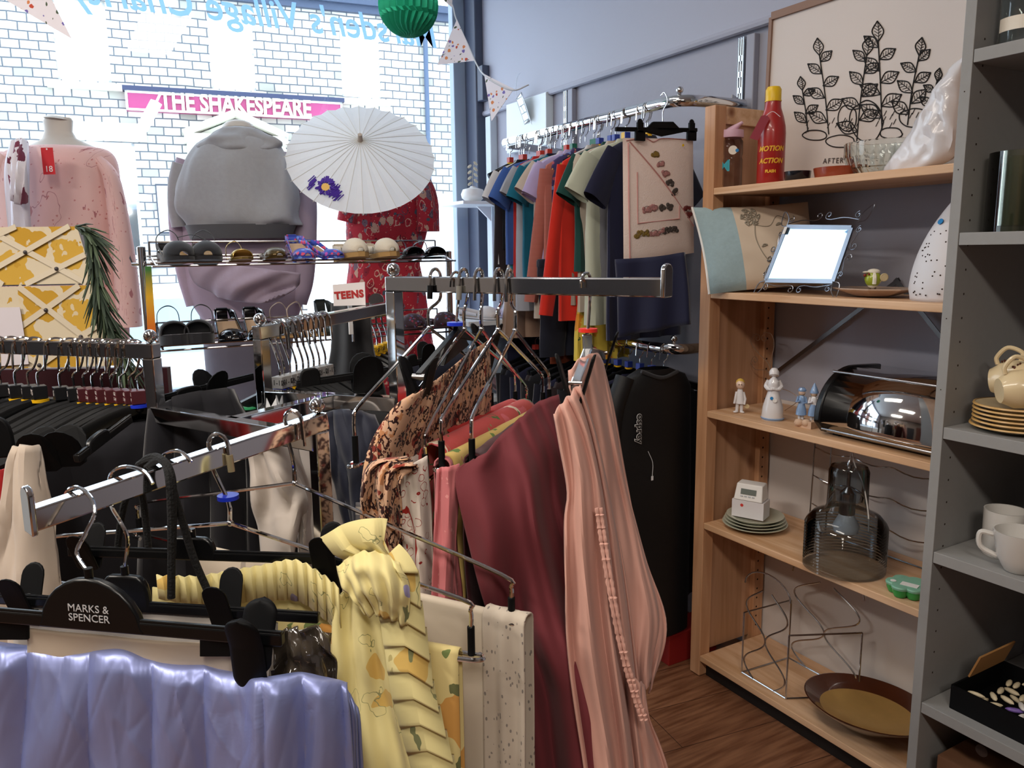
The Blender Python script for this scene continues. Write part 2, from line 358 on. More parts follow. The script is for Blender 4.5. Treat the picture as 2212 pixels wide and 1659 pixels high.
# lettering on the shop window, reads from the street
vin = mat('pale_vinyl', '#c6dcef', .5, trans=0)
vb = vin.node_tree; tl = vb.nodes.new('ShaderNodeBsdfTranslucent'); tl.inputs[0].default_value = rgb('#b9d2e8'); ms = vb.nodes.new('ShaderNodeMixShader'); ms.inputs[0].default_value = .8; vb.links.new(vb.nodes['Principled BSDF'].outputs[0], ms.inputs[1]); vb.links.new(tl.outputs[0], ms.inputs[2]); vb.links.new(ms.outputs[0], vb.nodes['Material Output'].inputs[0])
yv = YG+.028
def glass_text(body, pxr, pxl, pyr, pyl, size):
    a = PA(pxr, pyr, 1, yv); b = PA(pxl, pyl, 1, yv)
    me = text_mesh(body, size, ext=.0006, bold=.0022, shear=.22)
    xs = [v.co.x for v in me.vertices]; wd = max(xs)-min(xs)
    o = text(body, (a+b)/2, (-1, 0, 0), (b-a).cross(Vector((0, 1, 0)))*(1 if (b-a).cross(Vector((0, 1, 0))).z > 0 else -1), size, vin, ext=.0006, bold=.0022, shear=.22, name='window_lettering')
    o.scale = (1, 1, 1); k = abs(a.x-b.x)/wd; c = (a+b)/2
    o.data.transform(Matrix.Translation(c) @ Matrix.Diagonal((k, 1, 1, 1)) @ Matrix.Translation(-c)); return o
o = glass_text("Marsden's Village Charity Shop", 945, -85, 72, -47, .175)
props(o, 'pale script lettering stuck across the top of the shop window, reads backwards', 'lettering')
# ---------------------------------------------------------------- across the street
F0 = P(500, 300, 14.0); FD = Vector((math.sin(math.radians(98)), math.cos(math.radians(98)), 0)); FN = Vector((FD.y, -FD.x, 0))
if FN.y > 0: FN = -FN
def FA(px, py, d=0): return PP(px, py, F0+FN*d, FN)
def fu(p): return (Vector(p)-F0).dot(FD)
def FB(u, z, d=0): return F0+FD*u+FN*d+Vector((0, 0, z-F0.z))
def fbox(s, u0, u1, z0, z1, d0, d1):
    return s.hull8([FB(u0, z0, d0), FB(u1, z0, d0), FB(u1, z1, d0), FB(u0, z1, d0)], [FB(u0, z0, d1), FB(u1, z0, d1), FB(u1, z1, d1), FB(u0, z1, d1)])
def m_brick():
    m, nt, b = _nt('pale_gritstone_blocks'); L = nt.links; br = N(nt, 'ShaderNodeTexBrick', Scale=1.0)
    br.inputs['Brick Width'].default_value = .26; br.inputs['Row Height'].default_value = .135; br.inputs['Mortar Size'].default_value = .012; br.inputs['Mortar Smooth'].default_value = .3
    br.inputs['Color1'].default_value = rgb('#e2ded2'); br.inputs['Color2'].default_value = rgb('#8a8b82'); br.inputs['Mortar'].default_value = rgb('#5a6068'); br.inputs['Bias'].default_value = -.2
    nz = N(nt, 'ShaderNodeTexNoise', Scale=2.0); v = coords(nt, 'UV'); L.new(v, nz.inputs['Vector'])
    sm = N(nt, 'ShaderNodeVectorMath', operation='MULTIPLY_ADD'); L.new(nz.outputs[1], sm.inputs[0]); sm.inputs[1].default_value = (.03, .03, 0); L.new(v, sm.inputs[2]); L.new(sm.outputs[0], br.inputs['Vector'])
    L.new(br.outputs[0], b.inputs['Base Color']); b.inputs['Roughness'].default_value = .9; bump(nt, b, br.outputs[1], -.3, .01); return m
ZT = FA(800, 18).z; Z0 = -.3; UL, UR = fu(FA(-160, 300)), fu(FA(1060, 300))
wins = []
for (x0, x1, yt, yb) in [(120, 236, -6, 176), (453, 549, 30, 191), (736, 820, 61, 211)]:
    wins.append((fu(FA(x0, 120)), fu(FA(x1, 120)), FA((x0+x1)/2, yb).z, FA((x0+x1)/2, yt).z))
zb_ = sum(w_[2] for w_ in wins)/3; zt_ = sum(w_[3] for w_ in wins)/3
wins = [(a, b, zb_, zt_) for a, b, _, _ in wins]
g1 = (fu(FA(178, 400)), fu(FA(298, 400)), FA(235, 560).z, FA(235, 306).z)
mb = M()
def fquadbox(u0, u1, z0, z1):
    n0 = len(mb.v); fbox(mb, u0, u1, z0, z1, 0, -.35)
    for k in range(n0, n0+8): p = mb.v[k]; mb.uv[k] = (fu(p)+(.0 if k < n0+4 else .35), p.z)
edges = sorted([UL, UR]+[x for w_ in wins for x in w_[:2]])
fquadbox(UL, UR, zt_, ZT)
prev = UL
for a, b, z0, z1 in wins: fquadbox(prev, a, zb_, zt_); prev = b
fquadbox(prev, UR, zb_, zt_); fquadbox(UL, UR, g1[3], zb_)
fquadbox(UL, g1[0], Z0, g1[3]); fquadbox(g1[1], UR, Z0, g1[3]); fquadbox(g1[0], g1[1], Z0, g1[2])
pub = thing('pub_building', 'pale stone pub across the street with a magenta name board', 'building', tuple(FB(0, Z0)))
mb.obj('stone_wall', m_brick(), pub, smooth=False)
refl = mat('sky_reflecting_window_glass', '#f5fbff', .05, 1)
wf = mat('white_window_frame', '#f4f6f8', .5)
for i, (a, b, z0, z1) in enumerate(wins+[g1]):
    s = M()
    for (u0, u1, c0, c1) in [(a, a+.05, z0, z1), (b-.05, b, z0, z1), (a, b, z0, z0+.06), (a, b, z1-.06, z1), (a, b, (z0+z1)/2-.02, (z0+z1)/2+.02)]: fbox(s, u0, u1, c0, c1, -.06, -.12)
    wo = s.obj('window_frame', wf, pub, smooth=False); wo['label'] = 'white sash window frame'
    s = M(); fbox(s, a+.03, b-.03, z0+.03, z1-.03, -.11, -.115); s.obj('pane', refl, wo, smooth=False)
stone = mat('pale_dressed_stone', '#d9d5c8', .85, noise_=.08, nscale=3)
for (a, b, z0, z1) in wins+[g1]:
    s = M(); fbox(s, a-.15, b+.15, z0-.14, z0-.03, .08, -.1); s.obj('window_sill', stone, pub, smooth=False)
s = M(); fbox(s, g1[0]-.2, g1[1]+.2, g1[3]+.01, g1[3]+.3, .02, -.1); s.obj('lintel', stone, pub, smooth=False)
s = M(); fbox(s, UL, UR, ZT, ZT+.12, .18, -.3); fbox(s, UL, UR, ZT-.12, ZT, .1, -.1); s.obj('gutter', mat('blue_grey_gutter', '#3c4a63', .5), pub, smooth=False)
s = M(); a = FA(919, 100, .06); s.tube([FB(fu(a), ZT-.1, .06), FB(fu(a), Z0, .06)], .045, 8)
s.obj('drainpipe', mat('blue_grey_pipe', '#4b5d78', .5), pub)
# pediment over the pub door
ua, ub = fu(FA(398, 300)), fu(FA(618, 300)); zb = FA(500, 302).z; za = FA(505, 262).z; um = (ua+ub)/2; s = M()
s.hull8([FB(ua, zb-.1, .3), FB(ub, zb-.1, .3), FB(ub, zb+.05, .3), FB(ua, zb+.05, .3)], [FB(ua, zb-.1, 0), FB(ub, zb-.1, 0), FB(ub, zb+.05, 0), FB(ua, zb+.05, 0)])
for q, r in ((ua, um), (ub, um)): s.beam(FB(q, zb+.05, .15), FB(r, za+.1, .15), .3, .11)
s.prism([FB(ua+.2, zb+.05, .05), FB(ub-.2, zb+.05, .05), FB(um, za+.02, .05)], FN, .1)
for u in (ua+.15, ub-.15): fbox(s, u-.12, u+.12, Z0, zb-.1, .15, 0)
s.obj('door_pediment', stone, pub, smooth=False)
s = M(); fbox(s, ua+.35, ub-.35, Z0, zb-.15, .03, -.02); s.obj('door', mat('dark_blue_door', '#39445c', .4), pub, smooth=False)
s = M(); fbox(s, fu(FA(335, 400)), fu(FA(372, 400)), FA(350, 505).z, FA(350, 398).z, .06, 0); n_ = s.obj('notice_board', mat('dark_board_frame', '#3a4450', .5), pub, smooth=False)
s = M(); fbox(s, fu(FA(338, 400)), fu(FA(369, 400)), FA(350, 501).z, FA(350, 402).z, .066, .058); s.obj('notice', wf, n_, smooth=False)
# name board
u0, u1 = fu(FA(272, 215)), fu(FA(737, 240)); zt = (FA(272, 198).z+FA(735, 225).z)/2; zb = (FA(275, 240).z+FA(735, 264).z)/2
sg = thing('pub_sign', 'magenta name board reading THE SHAKESPEARE on the pub front', 'sign', tuple(FB((u0+u1)/2, zb, .1)))
s = M(); fbox(s, u0, u1, zb, zt, .14, .0); s.obj('board', mat('magenta_sign_paint', '#a63a70', .35), sg, smooth=False)
s = M(); fbox(s, u0-.03, u1+.03, zt, zt+.07, .2, .0); s.obj('canopy_strip', mat('navy_sign_canopy', '#2c3555', .4), sg, smooth=False)
s = M(); e_ = .02
for (a, b, c, d) in [(u0, u1, zb, zb+.035), (u0, u1, zt-.035, zt), (u0, u0+.035, zb, zt), (u1-.035, u1, zb, zt)]: fbox(s, a, b, c, d, .155, .14)
s.obj('border', wf, sg, smooth=False)
ta, tb = FA(345, 222, .16), FA(672, 235, .16)
cream = mat('cream_sign_letters', '#fdf6dc', .5); cr2 = mat('cream_letter_shadow', '#6b2b3b', .5)
me = text_mesh('THE SHAKESPEARE', .40, ext=.02, bold=.012); wd = max(v.co.x for v in me.vertices)-min(v.co.x for v in me.vertices)
k = (fu(tb)-fu(ta))/wd; c = FB((fu(ta)+fu(tb))/2, (zt+zb)/2, .17)
o = text('THE SHAKESPEARE', c, FD, (0, 0, 1), .40, cream, sg, ext=.02, bold=.012)
oc = c-OFF[sg.name]; o.data.transform(Matrix.Translation(oc) @ Matrix.Rotation(math.atan2(FD.y, FD.x), 4, 'Z') @ Matrix.Diagonal((k, 1, 1, 1)) @ Matrix.Rotation(-math.atan2(FD.y, FD.x), 4, 'Z') @ Matrix.Translation(-oc))
s = M(); a = FA(338, 220, .9); b = FA(306, 280, .75); s.tube([FA(345, 200, .1), FA(345, 205, .6), a], .02, 6); s.beam(a, b, .16, .10); props(s.obj('wall_floodlight', wf, smooth=False), 'white floodlight on an arm in front of the pub sign', 'lamp')
for px_, n_ in ((1145, 0),): pass
s = M(); fbox(s, fu(FA(630, 440)), fu(FA(1040, 440)), Z0, FA(960, 432).z, 1.6, 1.3); o = s.obj('wall_street', mat('white_render', '#ffffff', .8), smooth=False); struct(o)
s = M().box((0, 27, -.35), (90, 46, .1)); struct(s.obj('ground_street', mat('pale_street', '#d8dadc', .9), smooth=False))
# parked car seen between the mannequins
def car():
    c = P(300, 640, 7.2); t = thing('parked_car', 'pale car parked across the street, glimpsed between the mannequins', 'car', (c.x, c.y, -.3))
    body = mat('pale_car_paint', '#dfe6ee', .25, coat=.6); d = FD; n = FN; o = Vector((c.x, c.y, -.3)); up = Vector((0, 0, 1))
    Q = lambda u, v, z: o+d*u+n*v+up*z
    prof = [(-2, .35), (-2, .75), (-1.3, .85), (-.75, 1.4), (.7, 1.43), (1.35, .95), (2.05, .8), (2.1, .35)]
    s = M(); s.prism([Q(a, 0, z) for a, z in prof], n, 1.6); s.obj('car_body', body, t, bevel=.05)
    s = M()
    for a, b in (((-1.27, .89), (-.78, 1.36)), ((.76, 1.38), (1.32, .98))):
        s.hull8([Q(a[0], -.7, a[1]+.01), Q(a[0], .7, a[1]+.01), Q(b[0], .62, b[1]+.01), Q(b[0], -.62, b[1]+.01)], [Q(a[0], -.7, a[1]+.03), Q(a[0], .7, a[1]+.03), Q(b[0], .62, b[1]+.03), Q(b[0], -.62, b[1]+.03)])
    for v in (.81,): s.hull8([Q(-1.1, v, .9), Q(1.15, v, .9), Q(.62, v, 1.34), Q(-.72, v, 1.34)], [Q(-1.1, v+.01, .9), Q(1.15, v+.01, .9), Q(.62, v+.01, 1.34), Q(-.72, v+.01, 1.34)])
    s.obj('windscreen', mat('blue_tinted_car_glass', '#b4cddd', .1), t, smooth=False)
    for u in (-1.3, 1.3):
        for v in (-.72, .72): M().lathe([(0, -.09), (.28, -.09), (.3, -.05), (.3, .05), (.28, .09), (0, .09)], Q(u, v, .31), 20, ax=n).obj('wheel', BLACKM, t)
car()
# ================================================================ WALL FITTINGS, PINE UNIT AND ITS GOODS
def mpp(p): return (Vector(p)-CAM).dot(CF)/FP
def on(px, X, z):
    """point on a shelf of height z, at wall distance X, seen in column px (row solved)"""
    lo, hi = -200, 1900
    for _ in range(40):
        mid = (lo+hi)/2; p = PA(px, mid, 0, X)
        if p.z > z: lo = mid
        else: hi = mid
    return PA(px, (lo+hi)/2, 0, X)
def std(name, label, y, z0, z1):
    t = thing(name, label, 'shelf standard', (XW-.012, y, z0))
    s = M()
    n = int((z1-z0)/.05)
    s.box((XW-.003, y, (z0+z1)/2), (.003, .028, z1-z0)); s.box((XW-.011, y-.0125, (z0+z1)/2), (.016, .003, z1-z0)); s.box((XW-.011, y+.0125, (z0+z1)/2), (.016, .003, z1-z0))
    s.box((XW-.018, y-.0105, (z0+z1)/2), (.002, .006, z1-z0)); s.box((XW-.018, y+.0105, (z0+z1)/2), (.002, .006, z1-z0)); s.box((XW-.018, y, (z0+z1)/2), (.002, .004, z1-z0))
    for k in range(n): s.box((XW-.018, y, z0+.05*k+.01), (.002, .016, .018))
    s.obj('slotted_channel', CHROME2, t, smooth=False)
    M().box((XW-.012, y-.045, (z0+z1)/2), (.024, .035, z1-z0)).obj('batten', mat('painted_batten', '#9c9daa', .6), t, smooth=False, bevel=.003)
std('shelf_standard', 'slotted steel wall standard above the pine shelf unit', 1.965, .9, 2.075)
std('shelf_standard', 'slotted steel wall standard behind the middle of the clothes rail', 2.99, .9, 2.085)
# square white panel by the window + trunking + switch
s = M().box((XW-.02, 3.29, 1.985), (.04, .36, .23)); props(s.obj('wall_panel', mat('white_panel', '#dfe8ec', .35), bevel=.003, smooth=False), 'plain white square panel on the wall near the window post', 'panel')
s = M().box((XW-.02, 3.66, 1.3), (.04, .055, 1.55)); props(s.obj('cable_trunking', mat('white_trunking', '#c9d3dc', .4), bevel=.004), 'tall white cable trunking beside the dark window post', 'trunking')
s = M().box((1.995, 3.7, 2.24), (.05, .06, .17)); props(s.obj('alarm_contact', slate, bevel=.004), 'small grey box high on the dark window post', 'box')
# pendant mirror
c = PA(1130, 235, 0, 1.97); t = thing('hanging_mirror', 'small tilted mirror with twisted wire frame hanging near the window post', 'mirror', tuple(c))
ex = Vector((-.25, -.95, .18)).normalized(); ez = Vector((-.28, .0, 1)).normalized(); ez = (ez-ex*ex.dot(ez)).normalized(); ny = ex.cross(ez)
q = lambda a, b: c+ex*a+ez*b
M().prism([q(-.035, -.06), q(.035, -.06), q(.035, .06), q(-.035, .06)], ny, .004).obj('mirror_glass', mat('mirror', '#f2f6f8', .02, 1), t, smooth=False)
M().tube([q(-.037, -.062), q(.037, -.062), q(.037, .062), q(-.037, .062)], .004, 6, closed=True).tube(crv([q(-.04, -.09), q(-.045, 0), q(-.037, .062)], 6), .002, 5).tube(crv([q(.04, -.09), q(.045, 0), q(.037, .062)], 6), .002, 5).tube(crv([q(-.03, .06), q(-.01, .1), q(.05, .13), q(.10, .13)], 6), .0012, 5).obj('wire_frame', CHROME2, t)
# ---- upper clothes rail
RX = 1.72
rail_pts = crv([(RX, 3.02, 1.852), (RX, 2.6, 1.852), (RX, 2.2, 1.852), (RX+.0, 1.99, 1.852), (RX+.04, 1.93, 1.852), (RX+.12, 1.915, 1.852), (XW-.05, 1.91, 1.852)], 6)
def wall_rail(name, label, pts, z, knob):
    t = thing(name, label, 'clothes rail', (RX, 2.4, z))
    M().tube(pts, .012, 10, flat=1.5).obj('rail_tube', CHROME, t)
    M().beam((RX, 2.99, z-.01), (XW-.02, 2.99, z-.03), .02, .03).obj('rail_bracket', CHROME2, t, smooth=False, bevel=.002)
    M().beam((XW-.09, 1.93, z), (XW-.02, 1.955, z-.01), .004, .07).obj('end_bracket', CHROME2, t, smooth=False)
    M().ball(knob, .012).tube([Vector(knob)-Vector((0, 0, .02)), knob], .006, 8).obj('knob', CHROME, t)
wall_rail('clothes_rail', 'upper chrome wall rail crowded with hangers, curving to the wall', rail_pts, 1.852, (RX+.02, 1.95, 1.885))
lp = [p-Vector((0, 0, .775)) for p in rail_pts]
wall_rail('clothes_rail', 'lower chrome wall rail with black hangers below the hanging clothes', lp, 1.077, (RX+.02, 1.95, 1.11))
# ---- pine unit
FX, BX, YL, YR = 1.729, 2.015, 1.825, 1.0
pu = thing('pine_shelf_unit', 'open pine shelf unit with five shelves full of bric-a-brac', 'shelf unit', (FX, (YL+YR)/2, 0))
for y0 in (YL-.022, YR+.022):
    M().box((FX+.022, y0, .91), (.044, .044, 1.81)).obj('upright', PINEV, pu, smooth=False, bevel=.002)
    M().box((BX-.022, y0, .91), (.044, .044, 1.81)).obj('upright', PINEV, pu, smooth=False, bevel=.002)
    M().box(((FX+BX)/2, y0+.004, .93), (BX-FX-.088, .014, 1.70)).obj('side_panel', PINEP, pu, smooth=False)
    M().box(((FX+BX)/2, y0, 1.79), (BX-FX-.088, .03, .05)).obj('top_rail', PINEH, pu, smooth=False, bevel=.002)
hol = M()
for k in range(50): hol.lathe([(0, .0), (.003, 0)], (FX+.0445, YL-.03, .12+.033*k), 8, ax=(1, 0, 0)); hol.lathe([(0, 0), (.0035, 0)], (BX-.03, YL-.0445, .12+.033*k), 8, ax=(0, -1, 0))
hol.obj('peg_holes', mat('dark_hole', '#2b1a10', .9), pu)
SZ = [1.577, 1.270, .900, .535, .078]
for i, z in enumerate(SZ):
    M().box(((FX+BX)/2+.002, (YL+YR)/2, z-.01), (BX-FX+.004, YL-YR-.09, .02)).obj('shelf', PINEH, pu, smooth=False, bevel=.002)
M().box((FX+.04, (YL+YR)/2, .028), (.02, YL-YR-.09, .056)).obj('plinth', mat('black_plinth', '#15110f', .6), pu, smooth=False)
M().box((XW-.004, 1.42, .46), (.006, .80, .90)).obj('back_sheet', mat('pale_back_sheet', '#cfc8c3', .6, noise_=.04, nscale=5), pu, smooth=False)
M().beam((BX-.003, 1.35, 1.31), (BX-.003, YL-.05, .99), .012, .003, up=(1, 0, 0)).beam((BX-.009, 1.36, 1.31), (BX-.009, YR+.05, .99), .012, .003, up=(1, 0, 0)).obj('cross_brace', mat('dark_steel_strip', '#6c6a6a', .35, 1), pu, smooth=False)
# ---- poster board standing on the top shelf, back against the wall
zt = 2.10; py0, py1 = YL-.0, 1.10; pt = thing('picture_board', 'large cream picture board with black line drawing, standing on the top pine shelf', 'picture', (XW-.03, 1.47, SZ[0]))
pb = M(); XB, XT = XW-.04, XW-.03
pb.hull8([(XB, py0, SZ[0]+.002), (XB, py1, SZ[0]+.002), (XB+.018, py1, SZ[0]+.002), (XB+.018, py0, SZ[0]+.002)], [(XT, py0, zt), (XT, py1, zt), (XT+.018, py1, zt), (XT+.018, py0, zt)])
pb.obj('board', mat('cream_print', '#d8cdc6', .75), pt, smooth=False)
fr = M()
for a, b in (((XB-.003, py0+.004, SZ[0]), (XT-.003, py0+.004, zt)), ((XT-.003, py0, zt+.003), (XT-.003, py1, zt+.003))): fr.beam(a, b, .012, .022 if a[1] != b[1] else .008)
fr.obj('frame_edge', mat('brown_frame_edge', '#8f6f5d', .6), pt, smooth=False)
INK = mat('black_ink', '#1c1a1b', .8)
def bp(px, py): p = PA(px, py, 0, XB-.002); t = (p.z-SZ[0])/(zt-SZ[0]); return PA(px, py, 0, XB+(XT-XB)*t-.0015)
# plain stand-in drawing: a row of loosely sketched leaf sprays and pebbles
rng = random.Random(3); ink = M()
def stroke(pts, r=.0016): ink.tube(crv([bp(*p) for p in pts], 5), r, 5)
def blob(cx, cy, rx, ry, rot=0, wob=.1, r=.0016, a0=0, a1=2*PI):
    pts = []
    for k in range(13):
        a = a0+(a1-a0)*k/12; q_ = 1+wob*rng.uniform(-1, 1); x = rx*math.cos(a)*q_; y = ry*math.sin(a)*q_
        pts.append((cx+x*math.cos(rot)-y*math.sin(rot), cy+x*math.sin(rot)+y*math.cos(rot)))
    stroke(pts, r)
def leaf(x, y, L, a, wd=.28):
    ex_, ey_ = math.cos(a), math.sin(a)
    tip = (x+ex_*L, y+ey_*L); 
    for sgn in (-1, 1): stroke([(x, y), (x+ex_*L*.5-ey_*L*wd*sgn, y+ey_*L*.5+ex_*L*wd*sgn), tip])
    stroke([(x, y), (x+ex_*L*.5+2, y+ey_*L*.5), tip], .0009)
    for k in range(4):
        t_ = .25+.15*k
        for sgn in (-1, 1): stroke([(x+ex_*L*t_, y+ey_*L*t_), (x+ex_*L*(t_+.12)-ey_*L*wd*.6*sgn, y+ey_*L*(t_+.12)+ex_*L*wd*.6*sgn)], .0008)
def spray(x, y, h, lean, n, L):
    st = [(x, y), (x+lean*.4, y-h*.5), (x+lean, y-h)]; stroke(st, .0018)
    for k in range(n):
        t_ = (k+1)/(n+.5); xx = x+lean*t_; yy = y-h*t_
        leaf(xx, yy, L*(1-.3*t_), -PI/2+(1.0 if k % 2 else -1.0)+rng.uniform(-.2, .2))
    leaf(x+lean, y-h, L*.8, -PI/2+lean/h)
spray(1790, 290, 170, -20, 6, 48); spray(1850, 310, 190, 22, 7, 52); spray(1905, 280, 190, -8, 7, 56); spray(1960, 270, 150, 25, 6, 50); spray(1745, 285, 90, -12, 4, 38); spray(2010, 245, 70, 14, 4, 36)
for (cx, cy, rx, ry) in [(1760, 292, 26, 11), (1815, 305, 30, 13), (1872, 262, 36, 44), (1925, 288, 24, 12), (1975, 255, 34, 20), (1830, 255, 20, 28)]: blob(cx, cy, rx, ry, 0, .05)
for k in range(26): x_ = rng.uniform(1735, 2010); y_ = rng.uniform(270, 300)-(x_-1735)*.12; stroke([(x_, y_), (x_+6, y_-12)], .0009)
ink.obj('line_drawing', INK, pt)
a, b = bp(1770, 349), bp(1880, 344)
me_ = text('AFTER ALL...', (a+b)/2-Vector((.001, 0, 0)), b-a, (0, 0, 1), .021, mat('grey_brown_print', '#4c423f', .8), pt, name='lettering', space=1.25)
# ---- goods: top shelf
def lathe_obj(name, prof, c, m, parent=None, n=28, **kw): return M().lathe(prof, c, n).obj(name, m, parent, **kw)
c = on(1576, 1.80, SZ[0]); k = mpp(c)
t = thing('water_bottle', 'clear plastic water bottle with a pink spout lid on the top shelf', 'bottle', tuple(c))
r = 25*k; h = 108*k; g = thin('clear_plastic', '#e9e4e6', .93, .2)
o = lathe_obj('bottle_body', [(0, .002), (r*.9, .002), (r, .012), (r, h*.55), (r*.93, h*.6), (r, h*.66), (r, h*.9), (r*.85, h*.96), (r*.8, h)], c, g, t)
lathe_obj('lid', [(0, 0), (r*1.02, 0), (r*1.05, .004), (r*1.02, .022), (0, .024)], c+Vector((0, 0, h-.004)), mat('pale_pink_plastic', '#d8b3c6', .4), t)
M().tube([c+Vector((-.01, .0, h+.014)), c+Vector((-.005, -.02, h+.024)), c+Vector((0, -.043, h+.036))], [.012, .009, .004], 10).obj('spout', mat('pale_pink_plastic', '#d8b3c6', .4), t)
fdir = (c-CAM); fdir.z = 0; fdir.normalize(); sd = Vector((fdir.y, -fdir.x, 0)); 
tm = text_mesh('M', .046, ext=.0004, bold=.0008).copy(); tm.materials.clear(); tm.materials.append(mat('turquoise_ink', '#2f9cab', .5))
for v in tm.vertices: an = v.co.x/r-.5; q_ = r+.002+v.co.z; v.co = (-fdir)*math.cos(an)*q_+sd*math.sin(an)*q_+Vector((0, 0, v.co.y+h*.42))
link(bpy.data.objects.new('lettering', tm), t)
M().lathe([(0, 0), (.013, 0), (.013, .001), (0, .001)], c-fdir*(r+.001)+sd*.006+Vector((0, 0, h*.72)), 20, ax=-fdir).obj('paper_sticker', mat('cream_sticker', '#e8e0d2', .7), t)
M().lathe([(0, 0), (.005, 0), (.005, .001), (0, .001)], c-fdir*(r+.002)+sd*.018+Vector((0, 0, h*.71)), 16, ax=-fdir).obj('blue_dot', mat('blue_sticker', '#1c7fc0', .6), t)
c = on(1663, 1.81, SZ[0]); k = mpp(c); t = thing('drinks_bottle', 'red metal drinks bottle with yellow cap and yellow lettering', 'bottle', tuple(c))
r = 28.5*k; h = 172*k; red = mat('satin_red_metal', '#a3221f', .3, coat=.3)
lathe_obj('bottle_body', [(0, 0), (r*.93, 0), (r, .004), (r, h*.62), (r*.96, h*.7), (r*.8, h*.82), (r*.6, h*.92), (r*.56, h)], c, red, t)
lathe_obj('cap', [(0, 0), (r*.6, 0), (r*.6, .003), (r*.56, .003), (r*.57, 24*k), (r*.45, 30*k), (0, 31*k)], c+Vector((0, 0, h)), mat('yellow_cap', '#e7bd1c', .35), t)
fdir = (c-CAM); fdir.z = 0; fdir.normalize(); sd = Vector((fdir.y, -fdir.x, 0)); yl = mat('yellow_print', '#e9b12c', .5)
for wd, zz, sz in (('MOTION', .425, .0195), ('ACTION', .28, .0195), ('FLASH', .155, .011)):
    tm = text_mesh(wd, sz, ext=.0003, bold=.0006, shear=.25 if sz > .015 else 0).copy(); tm.materials.clear(); tm.materials.append(yl)
    for v in tm.vertices:   # wrap the print round the bottle
        an = v.co.x/(r+.0006)*.95; z_ = v.co.z; q_ = (-fdir)*math.cos(an)*(r+.0007+z_)+sd*math.sin(an)*(r+.0007+z_)+Vector((0, 0, v.co.y+h*zz)); v.co = q_
    link(bpy.data.objects.new('lettering', tm), t)
q0 = c-fdir*(r+.004)+Vector((0, 0, h*.66)); u_ = (sd*.5+Vector((0, 0, 1))).normalized(); v_ = (sd-Vector((0, 0, .35))).normalized()
M().prism([q0-sd*.035+u_*a+v_*b for a, b in ((-.03, -.012), (-.03, .012), (.035, .012), (.042, 0), (.035, -.012))], fdir, .0008).obj('swing_tag', mat('dark_red_card', '#8c1f33', .5), t, smooth=False)
M().tube(crv([q0-sd*.018+Vector((0, 0, .035)), q0+Vector((0, 0, .045)), q0+sd*.02+Vector((0, 0, .03))], 6), .0007, 5).obj('tag_string', WHITE, t)
c = on(1806, 1.83, SZ[0]); k = mpp(c); lathe_o = M().lathe([(0, .003), (.045, .003), (.05, 0), (.055, .002), (.061, .03), (.058, .03), (.052, .006), (0, .006)], c, 32, sx=.9, sy=1.0).obj('terracotta_dish', mat('terracotta_glaze', '#8e3a1e', .3, coat=.5)); props(lathe_o, 'round terracotta dish behind the small black pot on the top shelf', 'dish')
c = on(1722, 1.80, SZ[0]); o = M().lathe([(0, .002), (.03, .002), (.034, .006), (.036, .028), (.033, .028), (.031, .008), (0, .008)], c, 28).obj('black_pot', mat('black_glaze', '#11151d', .2, coat=.5)); props(o, 'small glossy black pot at the front of the top shelf', 'pot')
c = on(1905, 1.885, SZ[0]); k = mpp(c); t = thing('glass_bowl', 'cut glass fruit bowl in front of the cream picture board', 'bowl', tuple(c)); s = M(); n = 48; prof = [(0, .004), (.05, .003), (.062, .0), (.082, .02), (.092, .05), (.095, .085), (.092, .086), (.088, .05), (.078, .024), (.06, .008), (0, .008)]
vs = []; s.lathe(prof, c, n)
for i in range(3, 5):
    for j in range(n):
        v = s.v[i*n+j]; d = Vector((v.x-c.x, v.y-c.y, 0)); s.v[i*n+j] = v+d*(.03 if j % 2 else -.02)
s.obj('cut_glass', CLEAR, t, ang=15)
# wrapped pillow
t = thing('wrapped_pillow', 'white plastic wrapped pillow leaning at the right end of the top shelf', 'pillow', tuple(on(1975, 1.80, SZ[0])))
def fpill(edgeL, edgeR, X0, X1, puff, m, name, par, nu=14, nv=18, rnd_=.004):
    g = M(); L_ = resample(crv([PA(a, b, 0, X0) for a, b in edgeL], 6), nv); R_ = resample(crv([PA(a, b, 0, X1) for a, b in edgeR], 6), nv)
    for side in (-1, 1):
        gr = []
        for i in range(nv):
            row = []
            for j in range(nu):
                u = j/(nu-1); v = i/(nv-1); b = (max(0, math.sin(PI*u))*max(0, math.sin(PI*v)))**.45
                p = L_[i].lerp(R_[i], u)+Vector((side*puff*b, 0, 0)); p.x += rnd_*noise.noise(p*35)*b*2; row.append(p)
            gr.append(row)
        g.grid(gr if side < 0 else [r_[::-1] for r_ in gr])
    return g.obj(name, m, par)
fpill([(2072, 130), (2020, 200), (1960, 300), (1905, 370)], [(2082, 120), (2080, 240), (2060, 340), (1945, 384)], 1.83, 1.80, .045, mat('white_polythene', '#d9d6d8', .25, bmp=.5, nscale=18, coat=.3), 'pillow_body', t, 18, 24, .01)
